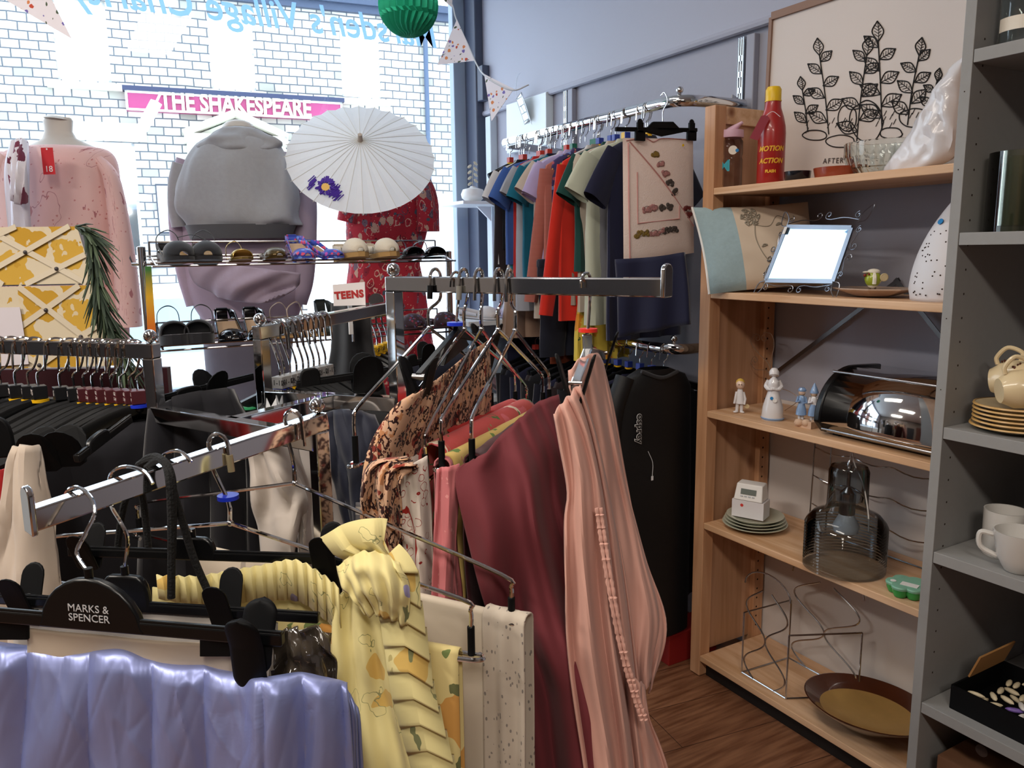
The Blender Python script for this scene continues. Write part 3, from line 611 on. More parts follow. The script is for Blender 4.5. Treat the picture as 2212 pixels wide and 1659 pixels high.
# ---- shelf 2: cushion
t = thing('patchwork_cushion', 'cream cushion with embroidered rose and pale blue border on the second shelf', 'cushion', tuple(on(1600, 1.8, SZ[1])))
TL, TR, BL, BR = PA(1495, 448, 0, 1.70), PA(1745, 436, 0, 1.95), PA(1532, 636, 0, 1.69), PA(1780, 618, 0, 1.94)
def cushion(TL, TR, BL, BR, puff, n=22):
    nr = (TR-TL).cross(BL-TL).normalized()
    if nr.dot(FH) > 0: nr = -nr
    out = []
    for side in (1, -1):
        g = []
        for i in range(n):
            row = []
            for j in range(n):
                u, v = j/(n-1), i/(n-1); pin = .03
                uu = u+(.5-u)*pin*math.sin(PI*v)*1.6; vv = v+(.5-v)*pin*math.sin(PI*u)*1.6
                p = TL.lerp(TR, uu).lerp(BL.lerp(BR, uu), vv)
                b = (math.sin(PI*u)*math.sin(PI*v))**.4 if 0 < u < 1 and 0 < v < 1 else 0
                row.append(p+nr*side*puff*b+nr*.004*noise.noise(p*25)*b)
            g.append(row)
        out.append(g)
    return out, nr
G, nr = cushion(TL, TR, BL, BR, .045); k0 = 8
blue = mat('pale_blue_linen', '#93a8ad', .85, noise_=.12, nscale=90, bmp=.4); crm = mat('cream_cotton_sateen', '#cbb9a4', .7, bmp=.15, nscale=30)
M().grid([r_[:k0] for r_ in G[0]]).grid([r_[:k0][::-1] for r_ in G[1]]).obj('blue_border', blue, t)
M().grid([r_[k0-1:] for r_ in G[0]]).grid([r_[k0-1:][::-1] for r_ in G[1]]).obj('cushion_body', crm, t)
M().tube([r_[0]+nr*.001 for r_ in G[0]], .0035, 6).obj('piping', WHITEP, t)
emb = M()
def cpt(u, v): 
    a = u*21; b = v*21; i, j = min(20, int(b)), min(20, int(a)); fu_, fv_ = a-j, b-i; g = G[0]
    return g[i][j].lerp(g[i][j+1], fu_).lerp(g[i+1][j].lerp(g[i+1][j+1], fu_), fv_)+nr*.002
for rr in (.012, .025, .04, .055): emb.tube([cpt(.47+rr*1.1*math.cos(a)*(1+.25*math.sin(a*5+rr*90)), .17+rr*1.6*math.sin(a)*(1+.25*math.sin(a*5+rr*90))) for a in [2*PI*q_/30 for q_ in range(31)]], .0014, 5)
for k in range(6):
    a = k*1.05; emb.tube(crv([cpt(.47+.05*math.cos(a), .17+.07*math.sin(a)), cpt(.47+.085*math.cos(a-.2), .17+.12*math.sin(a-.2)), cpt(.47+.075*math.cos(a+.3), .17+.11*math.sin(a+.3)), cpt(.47+.05*math.cos(a), .17+.07*math.sin(a))], 4), .002, 5)
emb.tube(crv([cpt(.5, .24), cpt(.48, .45), cpt(.53, .66), cpt(.62, .8), cpt(.72, .86)], 6), .0013, 5).tube(crv([cpt(.49, .28), cpt(.62, .3), cpt(.7, .18), cpt(.78, .22)], 6), .0009, 5)
for (u, v) in ((.52, .55), (.56, .72), (.61, .7), (.64, .83), (.68, .3)): emb.tube(crv([cpt(u, v), cpt(u+.02, v-.03), cpt(u+.05, v-.02), cpt(u, v)], 4), .0016, 5)
emb.obj('rose_embroidery', mat('taupe_thread', '#8d8474', .6), t)
# mirror frame leaning back
c0, c1, c2, c3 = PA(1655, 606, 0, 1.79), PA(1800, 608, 0, 1.782), PA(1840, 492, 0, 1.812), PA(1700, 490, 0, 1.82)
nrm = (c1-c0).cross(c3-c0).normalized(); nrm = nrm if nrm.dot(FH) < 0 else -nrm; t = thing('photo_mirror', 'small rectangular mirror in a silver scrolled wire frame on the second shelf', 'mirror', tuple((c0+c1)/2))
pw = mat('pewter_metal', '#8c919b', .3, 1); s = M()
for a, b in ((c0, c1), (c1, c2), (c2, c3), (c3, c0)): s.beam(a, b, .006, .012, up=nrm.cross(b-a))
s.obj('frame', pw, t, smooth=False)
M().prism([c0, c1, c2, c3], nrm, .004).obj('mirror_glass', mat('mirror_sky_tint', '#a9c3d6', .02, 1), t, smooth=False)  # pale blue of a reflected sky is put into the mirror colour
ex = (c1-c0).normalized(); ey = (c3-c0).normalized(); W, Hh = (c1-c0).length, (c3-c0).length
Q = lambda a, b: c0+ex*a*W+ey*b*Hh
s = M()
def spiral(cx, cy, r, a0, turns, dr=1):
    pts = []
    for k in range(22):
        f_ = k/21; a = a0+turns*2*PI*f_; rr = r*(1-.75*f_); pts.append(c0+ex*(cx*W)+ey*(cy*Hh)+ex*rr*math.cos(a)+ey*rr*math.sin(a))
    return pts
for by, sg_ in ((1, 1), (0, -1)):
    for sx_ in (-1, 1):
        s.tube(crv([Q(.5+sx_*.5, by+sg_*.05), Q(.5+sx_*.3, by+sg_*.10), Q(.5+sx_*.12, by+sg_*.08)]+[], 6)+spiral(.5+sx_*.07, by+sg_*.16, .011, -PI/2*sg_, -sx_*sg_*1.1), .0014, 5)
        s.tube(spiral(.5+sx_*.47, by+sg_*.13, .010, PI/2, sx_*1.1), .0014, 5)
        s.tube(crv([Q(.5+sx_*.5, by), Q(.5+sx_*.5+sx_*.10, by+sg_*.05), Q(.5+sx_*.62, by+sg_*.28), Q(.5+sx_*.52, by+sg_*.16), Q(.5+sx_*.5, by)], 6), .0014, 5)
for bx, sg_ in ((0, -1), (1, 1)):
    for sy_ in (-1, 1):
        s.tube(crv([Q(bx+sg_*.04, .5+sy_*.45), Q(bx+sg_*.06, .5+sy_*.3), Q(bx+sg_*.03, .5+sy_*.15)], 5)+spiral(bx+sg_*.08, .5+sy_*.1, .011, 0 if sg_ < 0 else PI, sy_*sg_*1.1), .0014, 5)
        s.tube(spiral(bx+sg_*.06, .5+sy_*.38, .010, PI/2*sy_, sg_*sy_*1.2), .0014, 5)
s.obj('scroll_work', pw, t)
M().prism([c3+ex*.0+nrm*.008-ey*.022, c3+ex*.010+nrm*.008-ey*.022, c3+ex*.010+nrm*.008-ey*.002, c3+nrm*.008-ey*.002], nrm, .001).obj('price_label', WHITEP, t, smooth=False)
# plate with figurine
c = on(1885, 1.84, SZ[1]); k = mpp(c); s = M().lathe([(0, .004), (.05, .004), (.075, .012), (.098, .02), (.1, .022), (.098, .024), (.07, .016), (.045, .009), (0, .009)], c, 8, sx=.85, sy=1.08, a0=PI/8, a1=2*PI+PI/8)
t = props(s.obj('brown_plate', [mat('cream_brown_plate', '#b49a86', .3, coat=.4)], ang=10), 'flat brown and cream octagonal plate under the green bird figurine', 'plate')
c = PA(1885, 612, 0, 1.83); c.z = SZ[1]+.0095; t = thing('bird_figurine', 'green bird figurine in a white cap holding a tennis racket', 'figurine', tuple(c)); gr = mat('lime_green_glaze', '#9aa52c', .3, coat=.5); iv = mat('ivory_glaze', '#e6decb', .35, coat=.4)
z = Vector((0, 0, 1)); f_ = (CAM-c); f_.z = 0; f_.normalize(); sd = Vector((-f_.y, f_.x, 0))
M().ball(c+z*.038, .02, 18, (1, 1, 1.1)).ball(c+z*.036-sd*.014, .006).obj('body', gr, t)
M().tube(crv([c+z*.055+sd*.0, c+z*.045+f_*.019+sd*.004, c+z*.025+f_*.019+sd*.004], 6), .005, 6).ball(c+z*.022, .013, 12, (1, 1, .6)).ball(c+z*.056+sd*.001, .016, 14, (1, 1, .5)).ball(c+z*.055-sd*.015+f_*.004, .01, 12, (1.2, 1, .3)).ball(c+z*.004-sd*.008, .007, 10, (1.4, 1.6, .6)).ball(c+z*.004+sd*.008, .007, 10, (1.4, 1.6, .6)).obj('trim_and_cap', iv, t)
M().tube([c+z*.004-sd*.007, c+z*.022-sd*.006], .003, 6).tube([c+z*.004+sd*.007, c+z*.022+sd*.006], .003, 6).obj('legs', mat('brown_glaze', '#5d4a35', .5), t)
M().tube(crv([c+z*.022+sd*.012, c+z*.033+sd*.02+f_*.008, c+z*.036+sd*.024+f_*.01], 4), .0015, 6).lathe([(.009, -.001), (.0105, 0), (.009, .001)], c+z*.042+sd*.026+f_*.01, 18, ax=f_+sd*.3).lathe([(0, 0), (.009, 0)], c+z*.042+sd*.026+f_*.01, 18, ax=f_+sd*.3).obj('racket', mat('tan_glaze', '#c8b48a', .5), t)
M().ball(c+z*.05+f_*.016-sd*.010, .003).ball(c+z*.047+f_*.01-sd*.019, .004, 8, (1.4, 1, 1)).obj('beak_and_eye', mat('red_brown_glaze', '#7d2d22', .4), t)
# tall white cone, pierced
c = on(2052, 1.85, SZ[1]); s = M(); prof = [(.085, 0), (.086, .01)]+[(.086*(1-(q_/14)**2.1)+.004, .01+q_/14*.23) for q_ in range(1, 15)]
t = thing('pierced_cone', 'tall white pierced ceramic cone at the right end of the second shelf', 'ornament', tuple(c)); s.lathe(prof, c, 36); s.obj('cone', mat('matt_white_ceramic', '#d9d8dc', .5), t, solid=.003)
ho = M(); rg = random.Random(5); f_ = (CAM-c); f_.z = 0; f_.normalize(); sd = Vector((-f_.y, f_.x, 0))
for q_ in range(60):
    zz = .015+.15*rg.random()**1.0; an = rg.uniform(-.5, 1.1); r_ = .086*(1-((zz-.01)/.23)**2.1)+.0055; d_ = f_*math.cos(an)-sd*math.sin(an); ho.lathe([(0, .001), (.0018, .0005), (.0018, -.001)], c+d_*r_+z*zz, 8, ax=d_)
ho.obj('pierced_holes', mat('dark_hole', '#2b1a10', .9), t)
d_ = f_*math.cos(.75)+sd*-math.sin(.75); M().lathe([(0, .001), (.007, .001), (.007, -.001)], c+d_*.047+z*.185, 16, ax=d_+z*.45).obj('blue_dot', mat('blue_sticker', '#1c7fc0', .6), t)
# ---- shelf 3
por = mat('white_porcelain', '#dcd9da', .2, coat=.6); pbl = mat('pale_blue_porcelain', '#7f9bc0', .25, coat=.5); skin_p = mat('porcelain_skin', '#e0c2ae', .3, coat=.4); blond = mat('yellow_glaze_hair', '#cda94e', .35)
def vecs(c): f_ = (CAM-c); f_.z = 0; f_.normalize(); return f_, Vector((-f_.y, f_.x, 0))
c = on(1597, 1.79, SZ[2]); f_, sd = vecs(c); t = thing('child_figurine', 'small child figurine in white tunic at the left of the middle shelf', 'figurine', tuple(c))
M().lathe([(0, .075), (.008, .074), (.012, .06), (.016, .03), (.0, .03)], c, 14, sx=.8).tube([c+z*.065+sd*.009, c+z*.045+sd*.016+f_*.004, c+z*.028+sd*.014+f_*.01], [.005, .004, .003], 8).tube([c+z*.065-sd*.009, c+z*.045-sd*.013+f_*.006, c+z*.03-sd*.016+f_*.008], [.005, .004, .003], 8).obj('tunic', por, t)
M().tube([c+z*.032+sd*.006, c+z*.003+sd*.006], .005, 8).tube([c+z*.032-sd*.006, c+z*.003-sd*.008], .005, 8).ball(c+z*.004+sd*.008+f_*.006, .006, 8, (1, 1.4, .6)).ball(c+z*.004-sd*.012+f_*.006, .006, 8, (1.3, 1.2, .6)).obj('legs', por, t)
h_ = M().ball(c+z*.089, .0135, 14, (1, 1, 1.15)).obj('head', skin_p, t); M().ball(c+z*.093-f_*.003, .0142, 12, (1, 1, 1.0)).obj('hair', blond, h_)
M().ball(c+z*.09+f_*.0135-sd*.004, .0015).ball(c+z*.09+f_*.0135+sd*.004, .0015).obj('eyes', INK, h_)
M().lathe([(0, 0), (.007, 0), (.007, .003), (0, .003)], c+z*.022+sd*.022, 12, ax=f_).obj('drum', mat('tan_glaze', '#c8b48a', .5), t)
c = on(1668, 1.80, SZ[2]); f_, sd = vecs(c); t = thing('lady_figurine', 'white porcelain lady with folded arms and a blue price dot', 'figurine', tuple(c)); k = mpp(c); h = 112*k
M().lathe([(0, 0), (.032, 0), (.034, .004), (.030, h*.25), (.019, h*.5), (.014, h*.6), (.018, h*.68), (.017, h*.75), (.006, h*.82), (.005, h*.85)], c, 20, sx=.9).obj('gown', por, t)
h_ = M().ball(c+z*h*.91, .0115, 14, (1, 1, 1.15)).obj('head', por, t); M().lathe([(.004, -.012), (.014, -.01), (.0145, .002), (.009, .011), (0, .0135)], c+z*h*.915-f_*.002, 14, ax=z*1-f_*.5).obj('bonnet', por, h_)
M().ball(c+z*(h*.915)+f_*.0115-sd*.003, .001).ball(c+z*(h*.915)+f_*.0115+sd*.003, .001).tube([c+z*h*.885+f_*.0115-sd*.0025, c+z*h*.885+f_*.0115+sd*.0025], .0005, 4).obj('face', mat('brown_glaze', '#5d4a35', .5), h_)
for sg_ in (-1, 1): M().tube(crv([c+z*h*.76+sd*sg_*.014, c+z*h*.65+sd*sg_*.021, c+z*h*.6+sd*sg_*.012+f_*.013, c+z*h*.615-sd*sg_*.004+f_*.017], 5), [.006]*5+[.0065]*5+[.004]*6, 8).obj('arm', por, t)
M().lathe([(.0325, .001), (.0355, .006), (.0335, .008)], c, 20, sx=.9).obj('hem_band', pbl, t)
M().lathe([(0, 0), (.0045, 0), (.0045, -.004)], c+f_*.0262+sd*-.004+z*h*.44, 14, ax=f_).obj('blue_dot', mat('blue_sticker', '#1c7fc0', .6), t)
M().lathe([(0, 0), (.006, 0), (.006, -.004)], c+f_*.0275+sd*.005+z*h*.40, 14, ax=f_).obj('price_sticker', WHITEP, t)
s = M()
def sp2(px, py, r, a0, tr, X=1.93):
    c_ = PA(px, py, 0, X); return [c_+Vector((0, -1, 0))*rr*math.cos(a)+z*rr*math.sin(a) for a, rr in [(a0+tr*2*PI*q_/20, r*(1-.8*q_/20)) for q_ in range(21)]]
X_ = 1.93; A_ = lambda a, b: PA(a, b, 0, X_)
s.tube(crv([A_(1664, 902), A_(1664, 830), A_(1662, 790), A_(1640, 765), A_(1622, 740), A_(1628, 722)], 6)+sp2(1636, 730, .014, 2.6, -1.2), .0012, 5)
s.tube(crv([A_(1664, 850), A_(1664, 790), A_(1672, 745), A_(1666, 722), A_(1650, 718)], 6)+sp2(1651, 731, .013, 1.6, 1.3), .0012, 5)
s.tube(crv([A_(1664, 812), A_(1655, 800), A_(1632, 798), A_(1622, 785)], 6)+sp2(1631, 778, .013, 3.3, -1.3), .0012, 5)
s.tube(crv([A_(1664, 902), A_(1690, 890), A_(1725, 862), A_(1690, 840), A_(1664, 850)], 5), .0012, 5)
props(s.obj('wire_scroll_holder', mat('beige_wire', '#a8927f', .4, .6)), 'curled wire holder standing behind the white porcelain lady', 'ornament')
# Dutch couple figurine
c = on(1742, 1.80, SZ[2]); f_, sd = vecs(c); t = thing('couple_figurine', 'blue and white porcelain girl and boy figurine with a goose', 'figurine', tuple(c)); k = mpp(c)
M().box(c+z*.01, (.03, .055, .02)).ball(c+z*.012-sd*.02, .014, 10, (1, 1, .8)).ball(c+z*.012+sd*.02, .014, 10, (1, 1, .8)).ball(c+z*.014+f_*.01, .014, 10, (1, 1, .8)).obj('rocky_base', mat('beige_bisque', '#c8a78c', .7, bmp=.8, nscale=120), t)
for sg_, col_, hh in ((1, por, 112*k), (-1, pbl, 104*k)):
    cc = c+sd*sg_*.016-f_*(0 if sg_ > 0 else .006)
    M().tube([cc+z*.018+sd*.004, cc+z*.045+sd*.004], .004, 8).tube([cc+z*.018-sd*.004, cc+z*.045-sd*.004], .004, 8).obj('legs', por, t)
    M().lathe([(0, .034), (.015, .034), (.013, .05), (.008, .066), (.0, .066)], cc, 14).obj('skirt', pbl, t)
    M().lathe([(0, .066), (.009, .066), (.011, .08), (.007, .088), (0, .09)], cc, 14, sx=.8).tube([cc+z*.085+sd*.009, cc+z*.07+sd*.013+f_*.004, cc+z*.068+sd*.004+f_*.011], [.004, .0035, .003], 8).tube([cc+z*.085-sd*.009, cc+z*.07-sd*.013+f_*.004, cc+z*.074-sd*.004+f_*.011], [.004, .0035, .003], 8).obj('bodice', col_, t)
    h_ = M().ball(cc+z*.099, .0092, 12, (1, 1, 1.1)).obj('head', skin_p, t)
    (M().lathe([(.012, -.004), (.0115, .0), (.007, .012), (0, .026)], cc+z*.102-f_*.002, 12) if sg_ > 0 else M().lathe([(.011, -.001), (.0115, .003), (.007, .009), (0, .010)], cc+z*.102-f_*.001, 12)).obj('cap', pbl, h_)
    M().ball(cc+z*.096-f_*.004, .0096, 10, (1, 1, 1)).obj('hair', blond, h_)
g0 = c+sd*.030+f_*.006; M().ball(g0+z*.028, .009, 10, (1, 1, .9)).tube([g0+z*.03, g0+z*.044+sd*.004, g0+z*.05+sd*.006], [.004, .003, .003], 8).ball(g0+z*.051+sd*.007, .004).obj('goose', por, t)
# bread bin
L0, L1 = on(1765, 1.745, SZ[2]).y+.0, YR+.045
t = thing('bread_bin', 'chrome roll top bread bin with black ends on the middle shelf', 'bread bin', (1.87, (L0+L1)/2, SZ[2]))
zb = SZ[2]+.008; xf, xb = 1.742, 1.985; hb = .168
def binprof(o=0):
    pts = [(xf+.03-o, zb-o*.3), (xf-o, zb+.03)]
    for q_ in range(12): a = PI-q_/11*PI/2*1.05; pts.append((xf+.135+(.135+o)*math.cos(a), zb+.035+(hb-.035+o)*math.sin(a)))
    pts += [(xb+o, zb+hb*.97+o), (xb+o, zb-o*.3)]; return pts
pr = binprof(); s = M(); s.grid([[Vector((x, L0-.012, z_)), Vector((x, L1, z_))] for x, z_ in pr]); s.obj('chrome_shell', CHROME, t, solid=.002, ang=30)
for y_ in (L0, L1): M().prism([(x, y_, z_) for x, z_ in binprof(.004)], (0, 1, 0), .02).obj('end_cap', BLACKP, t, bevel=.004, ang=30)
M().beam((xf+.04, L0-.01, zb+hb*.86+.02), (xf+.04, L1, zb+hb*.86+.02), .008, .006).beam((xf+.006, L0-.01, zb+.012), (xf+.006, L1, zb+.012), .006, .006).obj('edge_strip', CHROME2, t, bevel=.002)
for y_ in (L0-.03, L1+.02): M().box((xf+.05, y_, SZ[2]+.004), (.02, .02, .008)).box((xb-.03, y_, SZ[2]+.004), (.02, .02, .008)).obj('foot', BLACKM, t)
# ---- shelf 4
PLM = mat('celadon_plate', '#b9bba8', .25, coat=.5, noise_=.06, nscale=12); c = on(1630, 1.835, SZ[3]); zz = SZ[3]
for i in range(4):
    r_ = .098-.004*i; o = M().lathe([(0, .002), (.05, .0), (.06, .002), (r_, .016), (r_+.001, .018), (r_-.002, .0185), (.06, .007), (0, .006)], (c.x, c.y, zz), 40).obj('dinner_plate', PLM)
    props(o, ['pale green dinner plate, bottom of the stack on the fourth shelf', 'pale green dinner plate, second from the bottom of the stack', 'pale green dinner plate, second from the top of the stack', 'pale green dinner plate on top of the stack, under the white box'][i], 'plate', 'stacked green plates'); zz += .0085
zz += .002
R_ = Matrix.Rotation(math.radians(24), 3, 'Z'); cb = Vector((c.x-.012, c.y+.008, 0)); wh = mat('white_card', '#dcd8da', .6)
t = thing('white_carton', 'small white cardboard box with a red dot on the stacked plates', 'box', (cb.x, cb.y, zz)); bxz = zz+.001; M().box((cb.x, cb.y, bxz+.028), (.06, .1, .055), rot=R_).obj('carton', wh, t, smooth=False, bevel=.001)
d_ = R_@Vector((-1, 0, 0)); M().lathe([(0, 0), (.005, 0), (.005, -.001)], Vector((cb.x, cb.y, bxz+.04))+d_*.0306+R_@Vector((0, .018, 0)), 14, ax=d_).obj('red_dot', mat('red_sticker', '#cf3b34', .6), t)
bz = bxz+.056; t = thing('digital_timer', 'white digital timer with a small grey screen on top of the white box', 'timer', (cb.x, cb.y, bz)); s = M()
loc = lambda x, y, z_: Vector((cb.x, cb.y, bz))+R_@Vector((x, y, z_))
s.hull8([loc(-.032, -.045, 0), loc(.03, -.045, 0), loc(.03, .045, 0), loc(-.032, .045, 0)], [loc(-.018, -.04, .05), loc(.024, -.04, .052), loc(.024, .04, .052), loc(-.018, .04, .05)]); s.obj('case', WHITEP, t, bevel=.003)
fn = (loc(-.018, 0, .05)-loc(-.032, 0, 0)).normalized(); e2 = R_@Vector((0, -1, 0)); fnr = e2.cross(fn)
fnr = fnr if fnr.dot(FH) < 0 else -fnr
cc = loc(-.025, 0, .027)+fnr*.001
M().prism([cc+e2*a+fn*b for a, b in ((-.024, -.008), (.024, -.008), (.024, .009), (-.024, .009))], fnr, .0015).obj('screen', mat('lcd_grey', '#6f7670', .25), t, smooth=False)
for q_ in range(4): M().prism([cc+e2*(-.02+q_*.012+a)+fn*(b-.014) for a, b in ((-.004, -.0015), (.004, -.0015), (.004, .0015), (-.004, .0015))], fnr, .002).obj('button', mat('pale_grey_plastic', '#b8bcc2', .4), t, smooth=False)
# pendant lamp of smoky ribbed glass
c = on(1822, 1.80, SZ[3]); k = mpp(c); t = thing('pendant_lamp', 'smoky ribbed glass pendant lamp with chrome fitting on the fourth shelf', 'lamp', tuple(c)); R1 = 83*k; h1 = 225*k
prof = []
for q_ in range(29): prof.append((R1*(1.0+.012*math.cos(q_*PI)), .003+q_/28*h1*.42))
prof += [(R1*.96, h1*.47), (R1*.82, h1*.53), (R1*.56, h1*.57), (R1*.5, h1*.62), (R1*.49, h1*.8), (R1*.49, h1*.96), (R1*.44, h1), (R1*.1, h1*1.005)]
smoke = thin('smoky_glass', '#ccd4da', .86, .3); M().lathe(prof, c, 48).obj('glass_shade', smoke, t)
M().lathe([(0, h1*.52), (R1*.16, h1*.52), (R1*.2, h1*.54), (R1*.2, h1*.74), (R1*.12, h1*.77), (R1*.05, h1*.8), (R1*.05, h1*.97), (R1*.07, h1*1.0), (R1*.07, h1*1.03), (R1*.03, h1*1.06)], c, 20).obj('lamp_holder', CHROME2, t)
M().lathe([(0, h1*.3), (R1*.12, h1*.31), (R1*.3, h1*.36), (R1*.33, h1*.42), (R1*.22, h1*.5), (R1*.17, h1*.54)], c, 20).obj('bulb', mat('frosted_bulb', '#cfcfd0', .35), t)
M().tube(crv([c+z*h1*1.05, c+z*h1*1.15+Vector((0, -.005, 0)), c+z*h1*1.03+sd*.012+f_*.01, c+z*h1*.85+sd*.035+f_*.03, c+z*h1*.6+sd*.05+f_*.04, c+z*h1*.45+sd*.052+f_*.058], 6), .0018, 6).obj('flex', mat('clear_flex', '#c9c6c2', .3), t)
c = on(1752, 1.9, SZ[3]); o = M().lathe([(0, .001), (.018, 0), (.019, .05), (.0, .052)], c, 20).obj('pillar_candle', WHITEP); props(o, 'short white candle behind the smoky glass lamp', 'candle')
# wavy wire rack
s = M(); X_ = 1.975
y0_, y1_ = on(1752, X_, SZ[3]).y, YR+.05
for zz in (.87, .79, .70, .61):
    s.tube([Vector((X_-.01*math.sin(q_*1.05), y0_+(y1_-y0_)*q_/24, zz+.006*math.sin(q_*1.05+1)-.008*q_/24)) for q_ in range(25)], .0022, 6)
for y_ in (y0_, y0_-.06): s.tube([(X_-.01, y_, SZ[3]+.003), (X_, y_, .885)], .0025, 6)
s.tube([(X_-.01, y0_, SZ[3]+.003), (X_-.01, y1_, SZ[3]+.003)], .0025, 6); props(s.obj('wavy_wire_rack', CHROME2), 'wavy chrome wire rack standing behind the smoky glass lamp', 'rack')
# green flower mould in clear bag
c = on(1960, 1.79, SZ[3]); t = thing('flower_mould', 'green flower shaped mould with a white label on the fourth shelf', 'mould', tuple(c)); gm = mat('green_silicone', '#3a9a4c', .4); lm = mat('pale_green_silicone', '#7fb59c', .45)
s = M(); s2 = M()
for q_ in range(6):
    a = q_*PI/3; cc = c+Vector((math.cos(a)*.03, math.sin(a)*.03, 0)); s.lathe([(0, .002), (.014, .002), (.019, .014), (.019, .022), (0, .022)], cc, 14); s2.lathe([(0, .023), (.021, .022), (.022, .027), (.02, .03), (0, .031)], cc, 16)
s.ball(c+z*.014, .02, 12, (1, 1, .6)); s2.lathe([(0, .031), (.03, .0305), (.03, .024)], c, 16); s.obj('cups', gm, t); s2.obj('tray', lm, t)
M().box(c+z*.0315+Vector((-.012, -.012, 0)), (.022, .04, .001), rz=.3).obj('label', WHITEP, t, smooth=False); M().lathe([(0, .032), (.007, .032), (.007, .031)], c+Vector((-.022, .026, 0)), 14).obj('price_sticker', WHITEP, t)
# ---- bottom shelf: wine rack + bowl
t = thing('wine_rack', 'wavy chrome wire wine rack on the bottom pine shelf', 'wine rack', tuple(on(1650, 1.80, SZ[4]))); zf = SZ[4]+.003
ya, yb_ = on(1600, 1.76, SZ[4]).y, on(1695, 1.76, SZ[4]).y
hh = .30
for X_, (a_, b_) in ((1.765, (ya, yb_)), (1.96, (ya-.015, yb_-.10))):
    w_ = a_-b_; s = M()
    for col_ in range(2):
        pts = []
        for q_ in range(49):
            t_ = q_/48; pts.append(Vector((X_, a_-w_*(.27+.46*col_)+(w_*.23)*math.sin(t_*PI*3.2+(col_)*PI*1.0), zf+hh*t_)))
        s.tube(pts, .0026, 6)
    s.tube([Vector((X_, a_-w_*.5-w_*.5*math.cos(q_*PI/12), zf+hh+w_*.33*math.sin(q_*PI/12))) for q_ in range(13)], .0026, 6)
    s.tube([(X_, a_, zf), (X_, a_, zf+.2)], .0028, 6).tube([(X_, b_, zf), (X_, b_, zf+.2)], .0028, 6).tube([(X_, a_, zf), (X_, b_, zf)], .0028, 6)
    s.obj('wavy_side', CHROME2, t)
s = M()
for zz in (0, .2):
    s.tube([(1.765, ya, zf+zz), (1.96, ya-.015, zf+zz)], .0026, 6).tube([(1.765, yb_, zf+zz), (1.96, yb_-.1, zf+zz)], .0026, 6)
s.obj('cross_wire', CHROME2, t)
c = on(1860, 1.815, SZ[4]); t = thing('decorative_bowl', 'wide brown and bronze glass bowl on the bottom shelf', 'bowl', tuple(c))
c = c+Vector((.035, .01, .0)); tilt = Matrix.Rotation(math.radians(6), 3, 'Y')
def bowlm(prof, name, m): 
    s = M().lathe([(r_*1.12, z_) for r_, z_ in prof], (0, 0, 0), 48); s.v = [tilt@v+c+Vector((0, 0, .016)) for v in s.v]; return s.obj(name, m, t)
bowlm([(0, 0), (.05, 0), (.052, -.004), (.06, .002), (.11, .02), (.15, .052), (.152, .055), (.149, .056)], 'outer_shell', mat('dark_brown_glass', '#3a1b10', .15, coat=.6))
bowlm([(.149, .056), (.128, .040), (.112, .0285)], 'rim', mat('brown_lacquer_rim', '#4a2414', .2, coat=.6, noise_=.3, nscale=18))
bowlm([(.112, .0285), (.09, .018), (.055, .010), (.045, .0075), (.0, .007)], 'bronze_basin', mat('bronze_lustre', '#cfa964', .36, .7, noise_=.12, nscale=25))
# ---- grey unit
GM = mat('grey_shelf_paint', '#8e8d8b', .45, noise_=.05, nscale=60, spec=.3); GX = 1.60
gu = thing('grey_shelf_unit', 'grey painted shelf unit at the right edge, beside the pine unit', 'shelf unit', (GX, .6, 0))
M().box(((GX+XW-.01)/2, 0.962, 1.2), (XW-.01-GX, .022, 2.4)).obj('side_panel', GM, gu, smooth=False, bevel=.001)
M().box(((GX+XW-.01)/2, .10, 1.2), (XW-.01-GX, .022, 2.4)).obj('side_panel', GM, gu, smooth=False, bevel=.001)
GZ = [1.777, 1.425, 1.021, .744, .388]
for z_ in GZ: M().box(((GX+XW-.01)/2, .531, z_-.0125), (XW-.012-GX, .838, .025)).obj('shelf', GM, gu, smooth=False, bevel=.001)
hol = M()
for q_ in range(28):
    for x_ in (GX+.035,): hol.lathe([(0, 0), (.0025, 0)], (x_, .9506, .45+.05*q_), 8, ax=(0, -1, 0))
for z_ in (1.70, 1.55, 1.25, 1.1): hol.lathe([(0, 0), (.0015, 0)], (GX-.0005, .962, z_), 6, ax=(-1, 0, 0))
hol.obj('peg_holes', mat('dark_hole', '#2b1a10', .9), gu)
yo = lambda px, X, z_: on(px, X, z_)
c = on(2205, 1.68, GZ[0]); t = thing('glass_jar', 'glass jar with a cream label and yellow dot on the top grey shelf', 'jar', tuple(c)); f_, sd = vecs(c)
M().lathe([(0, .003), (.035, .003), (.04, .01), (.04, .13), (.033, .15), (.033, .17)], c, 28).obj('jar_glass', CLEAR, t, solid=.002); M().lathe([(0, .17), (.036, .17), (.036, .195), (0, .197)], c, 28).obj('jar_lid', mat('dark_jar_contents', '#26221f', .4), t)
M().lathe([(.0412, .03), (.0412, .055)], c, 20, a0=math.atan2(f_.y, f_.x)-1.2, a1=math.atan2(f_.y, f_.x)+.9).obj('label', mat('cream_sticker', '#e8e0d2', .7), t); d_ = (f_+sd*1.1).normalized(); M().lathe([(0, .001), (.011, .001), (.011, -.001)], c+d_*.042+z*.04, 16, ax=d_).obj('yellow_dot', mat('yellow_sticker', '#f0c400', .6), t)
c = on(2208, 1.69, GZ[1]); t = thing('glass_vase', 'large clear glass vase on the second grey shelf', 'vase', tuple(c)); M().lathe([(0, .012), (.066, .012), (.066, .155), (.068, .155), (.068, 0), (.072, -.0), (0, 0)][::-1], c, 36).obj('vase_glass', thin('greenish_glass', '#eef2e6', .98, .35), t)
